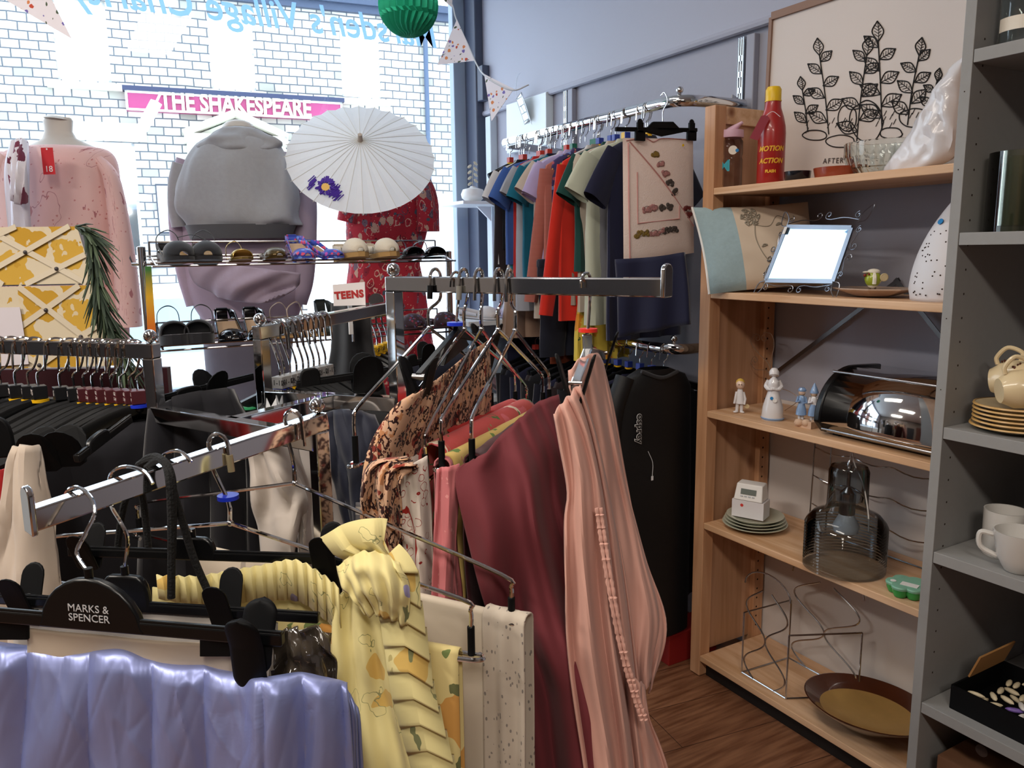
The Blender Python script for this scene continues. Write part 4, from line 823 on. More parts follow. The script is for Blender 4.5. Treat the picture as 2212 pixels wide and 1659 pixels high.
cr = mat('cream_stoneware', '#d9c49c', .3, coat=.5); brn = mat('brown_transfer', '#5a2f22', .5); tanr = mat('tan_rim_glaze', '#c39a5c', .35)
c = on(2192, 1.69, GZ[2]); zz = GZ[2]; k = mpp(c)
for i in range(6):
    t = thing('side_plate', ['tan rimmed side plate, lowest of the stack on the third grey shelf', 'tan rimmed side plate, second lowest of the stack', 'tan rimmed side plate, third lowest of the stack', 'tan rimmed side plate, third from the top of the stack', 'tan rimmed side plate, just under the top one', 'tan rimmed side plate at the top of the stack, under the cups'][i], 'plate', (c.x, c.y, zz), 'side plates stacked on the grey shelf'); r_ = .083 if i == 0 else .079
    M().lathe([(0, .001), (.045, 0), (.05, .001), (r_, .011), (r_-.001, .0135), (.05, .005), (0, .004)], (c.x, c.y, zz), 36).obj('dish', cr, t); M().lathe([(r_-.003, .0125), (r_+.001, .0115), (r_, .014), (r_-.003, .0145)], (c.x, c.y, zz), 36).obj('rim', tanr, t); zz += .0085
def cup(name, label, c, axis, r, h, m, handle_dir, deco=False, rimm=None):
    t = thing(name, label, 'cup', tuple(c)); ax = Vector(axis).normalized(); s = M().lathe([(0, 0), (r*.62, 0), (r*.66, .004), (r*.95, h*.35), (r, h*.7), (r*.98, h), (r*.92, h), (r*.93, h*.7), (r*.86, h*.3), (0, .008)], c, 30, ax=ax); s.obj('bowl', m, t)
    hd = Vector(handle_dir); hd = (hd-ax*hd.dot(ax)).normalized(); b = Vector(c)
    M().tube(crv([b+ax*h*.8+hd*r*.95, b+ax*h*.85+hd*r*1.35, b+ax*h*.5+hd*r*1.65, b+ax*h*.2+hd*r*1.2, b+ax*h*.2+hd*r*.82], 6), .0045, 8).obj('handle', m, t)
    if deco:
        s = M(); rg = random.Random(2); f_ = (CAM-b).normalized()
        for q_ in range(26):
            a = rg.uniform(0, 2*PI); zz = rg.uniform(.25, .85)*h; e1 = ax.orthogonal().normalized(); e2 = ax.cross(e1); d_ = e1*math.cos(a)+e2*math.sin(a)
            pc = b+ax*zz+d_*(r*1.0+.0005); s.ball(pc, .004, 6, (1, .35, .6) if q_ % 2 else (.5, .5, 1))
        s.obj('flower_print', brn, t)
    return t
cz = zz+.010+.036
cup('floral_cup', 'cream cup with brown flower print lying on the plate stack', Vector((c.x-.02, c.y+.045, cz+.004)), Vector((.25, -.95, .15)), .040, .07, cr, (0, 0, 1), True)
cup('upturned_cup', 'cream cup lying on its side with its base facing out on the plate stack', Vector((c.x-.062, c.y+.006, cz-.008)), Vector((.75, -.65, .12)), .040, .065, cr, (0, 0, 1))
wm = mat('white_mug_glaze', '#c9c5bf', .22, coat=.5)
c = on(2165, 1.71, GZ[3]); t = thing('tall_mug', 'tall off-white mug with a loop handle at the back of the fourth grey shelf', 'mug', tuple(c)); M().lathe([(0, 0), (.038, 0), (.041, .004), (.042, .1), (.039, .1), (.038, .008), (0, .007)], c, 32).obj('mug_body', wm, t); f_, sd = vecs(c); M().tube(crv([c+z*.085+sd*.04, c+z*.09+sd*.06, c+z*.05+sd*.073, c+z*.018+sd*.058, c+z*.02+sd*.04], 6), .006, 8).obj('handle', wm, t)
c = on(2198, 1.645, GZ[3]); t = thing('wide_mug', 'wide white tapering cup at the front of the fourth grey shelf', 'mug', tuple(c)); M().lathe([(0, 0), (.022, 0), (.026, .003), (.04, .03), (.050, .085), (.047, .085), (.037, .03), (0, .008)], c, 32).obj('mug_body', wm, t); M().tube(crv([c+z*.07-sd*.047, c+z*.07-sd*.07, c+z*.04-sd*.068, c+z*.025-sd*.038], 6), .0055, 8).obj('handle', wm, t)
c = on(2208, 1.84, GZ[3]); t = thing('dark_mug', 'dark brown mug behind the off-white mugs', 'mug', (c.x, c.y-.05, GZ[3])); M().lathe([(0, 0), (.035, 0), (.038, .1), (.035, .1), (.034, .008), (0, .007)], (c.x, c.y-.05, GZ[3]), 24).obj('mug_body', mat('dark_brown_glass', '#3a1b10', .15, coat=.6), t)
# tray of packets
c = Vector((1.735, .775, GZ[4])); t = thing('black_tray', 'black tray holding small white packets on the lowest grey shelf', 'tray', tuple(c)); s = M(); W_, D_, H_ = .26, .20, .055
for a, b in (((0, 0, .003), (D_, W_, .006)), ((-D_/2, 0, H_/2), (.004, W_, H_)), ((D_/2, 0, H_/2), (.004, W_, H_)), ((0, W_/2, H_/2), (D_, .004, H_)), ((0, -W_/2, H_/2), (D_, .004, H_))): s.box(c+Vector(a), b)
s.obj('tray_box', BLACKM, t, smooth=False)
s = M().box(c+Vector((.03, W_/2-.012, .085)), (.14, .004, .06), rot=Matrix.Rotation(.35, 3, 'X')); props(s.obj('cardboard_flap', mat('brown_card', '#a87844', .8), smooth=False), 'brown cardboard flap sticking up in the black tray', 'card')
rg = random.Random(9); pk = [mat('white_packet', '#d8d2cc', .35), mat('cream_packet', '#cfc0a0', .4), mat('lilac_packet', '#7d62ae', .4)]
for q_ in range(62):
    a, b = rg.uniform(-.075, .075), rg.uniform(-.11, .10); R_ = Matrix.Rotation(rg.uniform(0, 3), 3, 'Z')@Matrix.Rotation(rg.uniform(-.6, .6), 3, 'X'); m_ = pk[2] if q_ in (5, 17) else pk[1] if b > .03 else pk[0]
    o = M().ball(c+Vector((a, b, .022+.022*rg.random())), .018, 8, (1, .35, .28), R_).obj('small_packet', m_); props(o, 'small lilac wrapped packet in the black tray' if m_ is pk[2] else 'small cream packet at the window end of the black tray' if m_ is pk[1] else 'small white packet heaped in the black tray', 'packet', 'small packets in the black tray')
bx = M().box((1.76, .77, .14), (.26, .3, .25)); t = thing('brown_box', 'brown wooden box with a round hole under the lowest grey shelf', 'box', (1.76, .77, .01)); bx.obj('box_body', mat('brown_board', '#6d4a33', .7), t, smooth=False); c = PA(2120, 1622, 0, 1.629); M().lathe([(0, 0), (.013, 0), (.013, -.002)], c, 20, ax=(-1, 0, 0)).obj('finger_hole', mat('dark_hole', '#2b1a10', .9), t)
# ================================================================ WINDOW DISPLAY
RT = FH.cross(Vector((0, 0, 1))).normalized()   # to the right, seen from the till side
Z1 = Vector((0, 0, 1))
def loftpx(rows, f, dr=.6, n=36, folds=(), fgrow=1, ex=RT, cap=False, df=0, sq=2.0, seed=0, rnd=.0, nv=0):
    """closed garment surface from rows (y, xl, xr) at forward distance f"""
    cs = [P((a+b)/2, y, f+df*i) for i, (y, a, b) in enumerate(rows)]
    ws = [(b-a)/2*mpp(c) for (y, a, b), c in zip(rows, cs)]
    if nv:
        cc = crv(cs, nv); w2 = [q.x for q in crv([Vector((x, 0, 0)) for x in ws], nv)]; cs, ws = cc, w2
    ey = ex.cross(Z1); g = []; L = len(cs)
    for i, (c, w_) in enumerate(zip(cs, ws)):
        row = []; v = i/(L-1)
        for k in range(n):
            a = 2*PI*k/n; ca, sa = math.cos(a), math.sin(a); m_ = 1
            for (kk, amp, ph) in folds: m_ += amp*(v**fgrow)*math.sin(kk*a+ph+v*1.5)
            if rnd: m_ += rnd*noise.noise(Vector((ca*1.6+seed, sa*1.6, v*4)))
            x = math.copysign(abs(ca)**(2/sq), ca); y = math.copysign(abs(sa)**(2/sq), sa)
            row.append(c+ex*w_*x*m_+ey*w_*dr*y*m_)
        g.append(row)
    s = M().grid(g, closed_u=True)
    return s
def tubepx(s, pts, f, n=12, flat=1, k=5):
    q = [P(x, y, f if len(r_) == 1 else r_[1]) for x, y, *r_ in pts]
    rr = [r_[0]*mpp(p) for (x, y, *r_), p in zip(pts, q)]
    return s.tube(crv(q, k), [v.x for v in crv([Vector((a, 0, 0)) for a in rr], k)], n, flat=flat)
manq = mat('mannequin_plastic', '#c9c2ba', .45)
# --- pink kimono mannequin
t = thing('shop_mannequin', 'headless pale mannequin torso at the left of the window', 'mannequin', tuple(P(125, 500, 3.05)))
s = loftpx([(255, 97, 153), (262, 94, 157), (285, 97, 156), (300, 92, 165), (318, 60, 205), (345, 20, 238), (400, 22, 232), (520, 30, 225), (700, 15, 240), (900, 30, 230)], 3.05, .55, 24); s.add([P(125, 252, 3.05)], []); s.obj('torso', manq, t)
M().tube([P(125, 258, 3.05), P(125, 252, 3.05)], [28*mpp(P(125, 255, 3.05)), 20*mpp(P(125, 255, 3.05))], 20).obj('neck_cap', manq, t)
kim = pat('pink_floral_chiffon', '#e3bcb9', [(24, .21, ['#b0757a', None, '#c4888a', None], .9, .5), (15, .11, ['#5f6068', None, '#6f6a70', None], 1.1, .45), (60, .22, ['#c98a88', None, None], .5, 1), (9, (.40, .43), ['#b98487', None], 1.6, .5)], .75)
t = thing('floral_kimono', 'pale pink floral kimono top on the left window mannequin', 'kimono', tuple(P(150, 600, 3.0)))
loftpx([(318, 55, 200), (326, 22, 232), (350, 0, 250), (400, -6, 256), (520, -10, 262), (640, -14, 268), (760, -16, 270)], 3.05, .62, 48, [(9, .05, 0), (5, .04, 1)], nv=4).obj('body', kim, t)
s = M(); tubepx(s, [(212, 344, 14), (240, 384, 20), (256, 470, 25), (268, 560, 28), (276, 640, 30), (280, 705, 31)], 3.0, 14, .8); s.obj('sleeve', kim, t)
s = M(); tubepx(s, [(22, 338, 24), (-8, 400, 27), (-18, 520, 30), (-25, 640, 31)], 2.98, 14, .8); s.obj('sleeve', kim, t)
t = thing('size_tag', 'red hanging size card reading 18 on the pink kimono', 'tag', tuple(P(104, 348, 2.83)))
c = P(104, 348, 2.83); k = mpp(c); M().box(c, (26*k, .001, 56*k), rz=-YAW).obj('card', mat('red_card', '#d0252c', .5), t, smooth=False); text('18', c-FH*.001-Z1*17*k, RT, Z1, 18*k, WHITEP, t); M().lathe([(0, 0), (.003, 0)], c-FH*.001+Z1*25*k, 10, ax=-FH).obj('hole', WHITEP, t)
scf = pat('maroon_white_print', '#e8e4ec', [(22, .5, ['#6d2f44', None, '#7d3a50', None], 1.2, .6)], .7)
s = M().grid(sheet([[P(22, 306, 2.9), P(12, 360, 2.82), P(14, 430, 2.82), P(18, 500, 2.84)], [P(44, 298, 2.9), P(42, 360, 2.78), P(38, 430, 2.78), P(40, 505, 2.82)], [P(62, 308, 2.9), P(66, 360, 2.8), P(66, 430, 2.8), P(68, 500, 2.84)]], 14, 30, [(2, .004, .008, 0, .5)])); o = s.obj('white_scarf', mat('white_chiffon', '#e6e2ee', .7), solid=.002); props(o, 'thin white scarf under the maroon one on the left mannequin', 'scarf')
s = M().grid(sheet([[P(24, 304, 2.78), P(18, 350, 2.74), P(20, 400, 2.74), P(22, 430, 2.75)], [P(46, 298, 2.76), P(44, 350, 2.71), P(40, 400, 2.71), P(38, 442, 2.73)], [P(60, 305, 2.78), P(60, 350, 2.73), P(60, 400, 2.73), P(56, 440, 2.75)]], 16, 30, [(3, .004, .012, 0, .7)])); o = s.obj('patterned_scarf', scf, solid=.002); props(o, 'maroon and white patterned scarf over the shoulder of the left mannequin', 'scarf')
# --- grey sweatshirt mannequin
t = thing('shop_mannequin', 'mannequin in the grey sweatshirt in the middle of the window', 'mannequin', tuple(P(520, 600, 3.2))); s = loftpx([(268, 500, 530), (274, 480, 550), (300, 478, 552), (330, 440, 590), (500, 440, 600), (700, 450, 620), (880, 480, 600)], 3.2, .5, 24); s.obj('torso', manq, t); M().ball(P(515, 276, 3.2), .06, 16, (1, 1, .5)).obj('neck_cap', manq, t)
gsw = mat('grey_marl_jersey', '#9b9da3', .9, noise_=.08, nscale=60, bmp=.3, sheen=.2); dgr = cloth('dark_grey_rib', '#55565a'); mau = cloth('mauve_jersey', '#a293a5')
t = thing('mauve_hoodie', 'mauve jersey top under the grey sweatshirt on the middle mannequin', 'hoodie', tuple(P(520, 600, 3.15)))
loftpx([(330, 410, 620), (400, 392, 640), (520, 396, 652), (580, 400, 656), (640, 412, 655), (690, 440, 640)], 3.2, .5, 40, [(7, .03, 0)], nv=4).obj('body', mau, t)
s = M(); tubepx(s, [(400, 345, 18), (388, 400, 20), (385, 480, 20), (400, 580, 20), (420, 660, 17)], 3.18, 14); s.obj('sleeve', mau, t)
s = M(); tubepx(s, [(625, 345, 20), (655, 410, 25), (660, 500, 24), (658, 600, 20), (648, 655, 15)], 3.18, 14); s.obj('sleeve', mau, t)
g = sheet([[P(408, 560, 3.0), P(420, 610, 2.98), P(470, 640, 2.98)], [P(520, 575, 2.93), P(520, 610, 2.92), P(540, 655, 2.93)], [P(650, 590, 3.0), P(640, 620, 2.99), P(600, 650, 2.98)]], 30, 20, [(1.5, .012, .02, 0, 1), (4, .006, .006, 1, 2)]); M().grid(g).obj('tied_waist', mau, t, solid=.006)
t = thing('grey_sweatshirt', 'grey marl hooded sweatshirt with a darker waistband, on the middle mannequin', 'sweatshirt', tuple(P(515, 450, 3.1)))
loftpx([(284, 488, 545), (296, 452, 584), (314, 424, 606), (345, 402, 622), (395, 388, 636), (445, 384, 643), (475, 392, 645), (488, 402, 640)], 3.12, .58, 72, [(5, .022, 1), (11, .014, 2), (17, .007, 0)], fgrow=.6, nv=5, rnd=.13).obj('body', gsw, t)
loftpx([(486, 402, 640), (500, 408, 634), (516, 414, 626)], 3.12, .62, 48, nv=3).obj('waistband', dgr, t)
s = loftpx([(274, 498, 532), (280, 474, 560), (294, 452, 582), (308, 436, 598), (324, 432, 604), (338, 446, 590)], 3.11, .64, 48, [(3, .05, .6), (7, .02, 0)], fgrow=.3, nv=5, rnd=.28); s.obj('hood', gsw, t)
s = M(); tubepx(s, [(395, 355, 22), (386, 400, 22), (384, 450, 20), (390, 490, 18)], 3.14, 14); s.obj('sleeve', gsw, t)
t = thing('grey_trousers', 'charcoal grey trousers on the middle window mannequin', 'trousers', tuple(P(540, 730, 3.2)))
loftpx([(630, 425, 645), (680, 432, 640), (740, 440, 632), (800, 446, 625), (870, 450, 620)], 3.2, .45, 30, [(6, .03, 0)]).obj('trouser_body', cloth('charcoal_cotton', '#6a6672'), t)
# --- red dress mannequin
paisley = pat('red_paisley_cotton', '#b32a38', [(30, .46, ['#c9a08c', '#7d6672', None, '#8e2433', None], .5, .7), (30, (.34, .42), ['#d9b09c', None, '#5a4a58', None], .5, .7), (30, .2, ['#4f5a68', '#7a2030', '#8a7a84', None], .5, .7), (90, .2, ['#e0a890', None, '#3a2530'], .4, 1)], .8)
t = thing('shop_mannequin', 'mannequin in the red dress at the right of the window', 'mannequin', tuple(P(835, 600, 3.4))); loftpx([(330, 810, 860), (380, 770, 905), (600, 775, 895), (880, 790, 890)], 3.4, .5, 24).obj('torso', manq, t)
t = thing('paisley_dress', 'red paisley dress on the right window mannequin, behind the parasol', 'dress', tuple(P(835, 600, 3.4)))
loftpx([(370, 760, 915), (420, 752, 925), (500, 748, 922), (560, 755, 905), (620, 750, 915), (700, 745, 925), (800, 735, 940), (880, 730, 950)], 3.4, .5, 48, [(10, .04, 0), (6, .03, 1)], nv=4).obj('body', paisley, t)
s = M(); tubepx(s, [(775, 385, 20), (762, 430, 24), (752, 480, 24)], 3.36, 14); s.obj('sleeve', paisley, t)
s = M(); tubepx(s, [(905, 375, 18), (922, 430, 24), (925, 500, 25)], 3.36, 14); s.obj('sleeve', paisley, t)
# --- parasol
c = P(778, 303, 3.02); k = mpp(c); R1 = 163*k; hh = 51*k; view = (c-CAM).normalized(); up_ = (Z1-view*Z1.dot(view)).normalized(); th = math.radians(46.6); ax = (-view*math.cos(th)+up_*math.sin(th)).normalized(); side = view.cross(up_).normalized()
e2 = ax.cross(side).normalized(); t = thing('paper_parasol', 'open white paper parasol with a purple painted flower, in the window', 'parasol', tuple(c))
nr_ = 28; s = M(); vs = []; rows = 8; g = []
for i in range(rows+1):
    v = i/rows; row = []
    for q_ in range(nr_*2):
        a = PI*q_/nr_; rr = R1*v*(1.0 if q_ % 2 == 0 else .985); dz = -hh*v*(.85+.15*v)+(-.004*v if q_ % 2 else .002*v); row.append(c+side*rr*math.cos(a)+e2*rr*math.sin(a)+ax*dz)
    g.append(row)
s.grid(g, closed_u=True); pm = mat('white_parasol_paper', '#eef0f2', .6, noise_=.03, nscale=30)
vb = pm.node_tree; tl = vb.nodes.new('ShaderNodeBsdfTranslucent'); tl.inputs[0].default_value = rgb('#f2f4f6'); ms = vb.nodes.new('ShaderNodeMixShader'); ms.inputs[0].default_value = .35; vb.links.new(vb.nodes['Principled BSDF'].outputs[0], ms.inputs[1]); vb.links.new(tl.outputs[0], ms.inputs[2]); vb.links.new(ms.outputs[0], vb.nodes['Material Output'].inputs[0])
s.obj('canopy', pm, t, ang=4)
s = M()
for q_ in range(nr_): a = 2*PI*q_/nr_; s.tube([c+side*R1*v*math.cos(a)+e2*R1*v*math.sin(a)+ax*(-hh*v*(.85+.15*v)+.003) for v in (.04, .3, .6, 1.02)], .0011, 4)
s.obj('ribs', mat('pale_bamboo', '#d9d6cf', .6), t)
M().lathe([(0, .03), (.008, .028), (.010, .0), (.014, -.008)], c, 12, ax=ax).obj('ferrule', mat('pale_wood_tip', '#b3a79b', .6), t)
M().tube([c-ax*.01, c-ax*.42], .006, 8).obj('handle', mat('pale_bamboo', '#d9d6cf', .6), t)
pu_ = M(); ct = M(); rg = random.Random(4)
def onp(px, py, d=.004):
    # hit the cone surface roughly
    p = PP(px, py, c-ax*hh*.8, ax)
    r_ = (p-c+ax*((c-p).dot(ax))).length/R1; p2 = PP(px, py, c-ax*(hh*r_*(.85+.15*r_))+ax*d, ax); return p2
fc_ = (703, 404)
for q_ in range(90):
    a = rg.uniform(0, 2*PI); r0 = rg.uniform(12, 20); r1_ = rg.uniform(20, 27); y_ = fc_[1]+math.sin(a)*r0*.75
    x_ = fc_[0]+math.cos(a)*r0*.9; pu_.tube([onp(x_, y_), onp(x_+4, y_-math.sin(a)*-6-3)], .0022, 4)
for bx_, by_ in ((672, 398), (676, 392), (668, 402), (722, 414), (727, 418), (718, 420), (724, 410), (730, 424)):
    for q_ in range(4): x_ = bx_+rg.uniform(-5, 5); y_ = by_+rg.uniform(-5, 5); pu_.tube([onp(x_-6, y_+5), onp(x_+8, y_-8)], .002, 4)
for q_ in range(7):
    a = q_*.9; pu_.tube(crv([onp(fc_[0]+math.cos(a)*10, fc_[1]+math.sin(a)*8), onp(fc_[0]+math.cos(a+.3)*22, fc_[1]+math.sin(a+.3)*17), onp(fc_[0]+math.cos(a+.5)*12, fc_[1]+math.sin(a+.5)*9)], 4), .0036, 4, flat=1)
pu_.obj('painted_petals', mat('purple_paint', '#4a2a9a', .7), t); cc = [onp(fc_[0]+9*math.cos(a), fc_[1]+8*math.sin(a), .006) for a in [2*PI*i/16 for i in range(16)]]; ct.prism(cc, ax, .002).obj('painted_centre', mat('yellow_paint', '#e7b964', .7), t, smooth=False)
# --- bunting
bunt = pat('floral_bunting_card', '#e9e6f0', [(48, .33, ['#c4513d', '#7a6fb8', None, '#d98a5a', None], .35, 1), (75, .28, ['#53614f', None, '#8a93a0', None], .5, .45)], .8)
def flag(label, pts, f=None, d=.0015):
    q = [P(x, y, ff) for x, y, ff in pts]; nn = (q[1]-q[0]).cross(q[2]-q[0]).normalized()
    s = M(); s.prism(q, nn, d); o = s.obj('bunting_flag', bunt, smooth=False)
    for i, l in enumerate(o.data.loops): pass
    e1 = (q[1]-q[0]).normalized(); e2_ = nn.cross(e1); ul = o.data.uv_layers[0].data
    for i, l in enumerate(o.data.loops): v = o.data.vertices[l.vertex_index].co-q[0]; ul[i].uv = (v.dot(e1), v.dot(e2_))
    props(o, label, 'bunting flag', 'floral bunting flags')
flag('large floral bunting flag hanging at the top left corner of the window', [(-30, -25, 1.9), (96, -32, 1.9), (155, 84, 1.88)])
flag('floral bunting flag to the right of the green paper ball', [(987, 42, 3.35), (1026, 131, 3.3), (945, 140, 3.35)])
flag('floral bunting flag hanging over the dark window post', [(1046, 160, 3.2), (1110, 192, 3.1), (1062, 262, 3.15)])
flag('small floral bunting flag beside the top of the green paper ball', [(948, -8, 3.4), (978, -12, 3.4), (976, 16, 3.4)])
o = M().tube(crv([P(940, -20, 3.4), P(975, 8, 3.4), P(985, 40, 3.38), P(1010, 95, 3.32), P(1030, 140, 3.28), P(1047, 163, 3.2), P(1075, 182, 3.15), P(1110, 195, 3.1), P(1142, 183, 3.1)], 6), .003, 6).obj('bunting_string', mat('white_string', '#cfd4dc', .8)); props(o, 'white twisted bunting string crossing the window post', 'string')
# --- honeycomb ball
c = P(882, 12, 2.6); k = mpp(c); R1 = 65*k; t = thing('paper_ball', 'green honeycomb tissue paper ball hanging in the window', 'decoration', tuple(c)); n = 24; g = []
for i in range(25):
    th = PI*i/24; row = []
    for q_ in range(n*2):
        a = PI*q_/n; ph = (i//3) % 2; w_ = abs(((i % 3)-1.5)/1.5)
        rr = R1*(1.0 if (q_ % 2 == 0) else .86-.0*w_); tw = (.5 if ph else 0)*PI/n*2*(1-abs((i % 6)-3)/3)
        row.append(c+Vector((math.sin(th)*rr*math.cos(a+tw), math.sin(th)*rr*math.sin(a+tw), R1*math.cos(th))))
    g.append(row)
M().grid(g, closed_u=True).obj('honeycomb', mat('green_tissue', '#14a57f', .75, noise_=.06, nscale=40), t, ang=8)
M().tube([c+Z1*R1, c+Z1*(R1+.2)], .001, 4).obj('thread', WHITE, t)
# --- wall shelf with vase by the post
b0 = PA(1018, 438, 1, 3.6); t = thing('small_wall_shelf', 'white bracket shelf fixed beside the window post', 'shelf', tuple(b0)); M().box((b0.x, b0.y, b0.z-.008), (.24, .30, .016)).obj('board', WHITE, t, smooth=False, bevel=.002); M().prism([(b0.x+.03, 3.6, b0.z-.018), (b0.x+.11, 3.6, b0.z-.018), (b0.x+.11, 3.6, b0.z-.09)], (0, 1, 0), .012).obj('bracket', WHITE, t, smooth=False)
c = Vector((b0.x, b0.y-.02, b0.z+.001)); t = thing('round_vase', 'round white vase with pale dried leaves on the bracket shelf', 'vase', tuple(c)); M().lathe([(0, 0), (.03, 0), (.055, .02), (.06, .04), (.05, .062), (.015, .072), (.012, .078)], c, 24).obj('vase_body', mat('white_ceramic', '#e4e2e0', .3), t)
s = M(); s2 = M(); s2.tube(crv([c+Z1*.07, c+Z1*.13, c+Z1*.19+RT*.01], 5), .0015, 5)
for q_ in range(8): s.ball(c+Z1*(.09+.014*q_)+RT*(.016 if q_ % 2 else -.014), .014, 8, (1, .3, .5), Matrix.Rotation(.6 if q_ % 2 else -.6, 3, 'Y'))
s2.obj('stem', mat('pale_stem', '#b3ab93', .7), t); s.obj('leaves', mat('cream_dried_leaf', '#d9d4bf', .7), t)
# --- white cabinet with shelves at the back right
WX0, WX1, WY0, WY1 = 1.42, 1.90, 2.78, 3.02; t = thing('white_display_cabinet', 'white open display shelves standing below the clothes rail near the window', 'shelf unit', (1.66, 2.9, 0)); wz1 = 1.115; wp = mat('white_melamine', '#d5dde4', .4)
for x_ in (WX0+.01, WX1-.01):
    M().box((x_, WY0+.02, wz1/2), (.02, .03, wz1)).obj('upright', mat('pale_blue_post', '#7f9bb0', .4), t, smooth=False); M().box((x_, WY1-.02, wz1/2), (.02, .03, wz1)).obj('upright', mat('pale_blue_post', '#7f9bb0', .4), t, smooth=False)
for z_ in (wz1, .80, .42): M().box(((WX0+WX1)/2, (WY0+WY1)/2, z_), (WX1-WX0+.02, WY1-WY0, .018)).obj('shelf', wp, t, smooth=False)
M().box(((WX0+WX1)/2, WY1-.004, wz1/2), (WX1-WX0, .006, wz1)).obj('back_panel', mat('pale_back_panel', '#b8cbdd', .5), t, smooth=False)
# --- shoe rack
SY = 2.6; zt_, zl_ = 1.372, 1.118; xa, xb_ = .262, 1.262
t = thing('shoe_rack', 'chrome shoe rack with two rows of shoes in front of the window mannequins', 'shoe rack', (.76, SY, 0))
for x_, top in ((xa-.02, 1.425), (xb_+.01, 1.40)):
    M().tube([(x_, SY+.06, 0), (x_, SY+.06, top)], .0125, 14).ball((x_, SY+.06, top), .0125, 10, (1, 1, .3)).obj('post', CHROME, t)
for z_ in (zt_, zl_):
    s = M()
    for q_, yy in enumerate((-.02, .03, .08, .13)): s.tube([(xa, SY+yy, z_-.004+q_*.010), (xb_, SY+yy, z_-.004+q_*.010)], .0035, 6)
    s.tube([(xa+.01, SY-.02, z_-.004), (xa+.01, SY+.13, z_+.026), (xa+.01, SY+.13, z_+.07)], .0035, 6).tube([(xb_-.01, SY-.02, z_-.004), (xb_-.01, SY+.13, z_+.026), (xb_-.01, SY+.13, z_+.07)], .0035, 6).tube([(xa+.01, SY+.13, z_+.07), (xb_-.01, SY+.13, z_+.07)], .003, 6)
    s.tube([(xa-.05, SY+.06, z_+.002), (xa+.02, SY+.06, z_+.002)], .005, 8)
    s.obj('wire_shelf', CHROME2, t)
a0, a1 = PA(322, 575, 1, SY-.03), PA(328, 738, 1, SY-.03); s = M().hull8([a0-Vector((.011, 0, 0)), a0+Vector((.006, 0, 0)), a1+Vector((.013, 0, 0)), a1-Vector((.011, 0, 0))], [v+Vector((0, .003, 0)) for v in (a0-Vector((.011, 0, 0)), a0+Vector((.006, 0, 0)), a1+Vector((.013, 0, 0)), a1-Vector((.011, 0, 0)))])
m_, nt, b = _nt('orange_green_card'); rp = N(nt, 'ShaderNodeValToRGB'); e = rp.color_ramp.elements; e[0].position = .2; e[0].color = rgb('#e57a1f'); e[1].position = .95; e[1].color = rgb('#3f7a3a'); q2 = e.new(.6); q2.color = rgb('#e9b52a'); q3 = N(nt, 'ShaderNodeSeparateXYZ'); nt.links.new(coords(nt, 'Generated'), q3.inputs[0]); nt.links.new(q3.outputs[2], rp.inputs[0]); nt.links.new(rp.outputs[0], b.inputs['Base Color'])
props(s.obj('size_strip', m_, smooth=False), 'orange and green card strip hanging on the left post of the shoe rack', 'card')
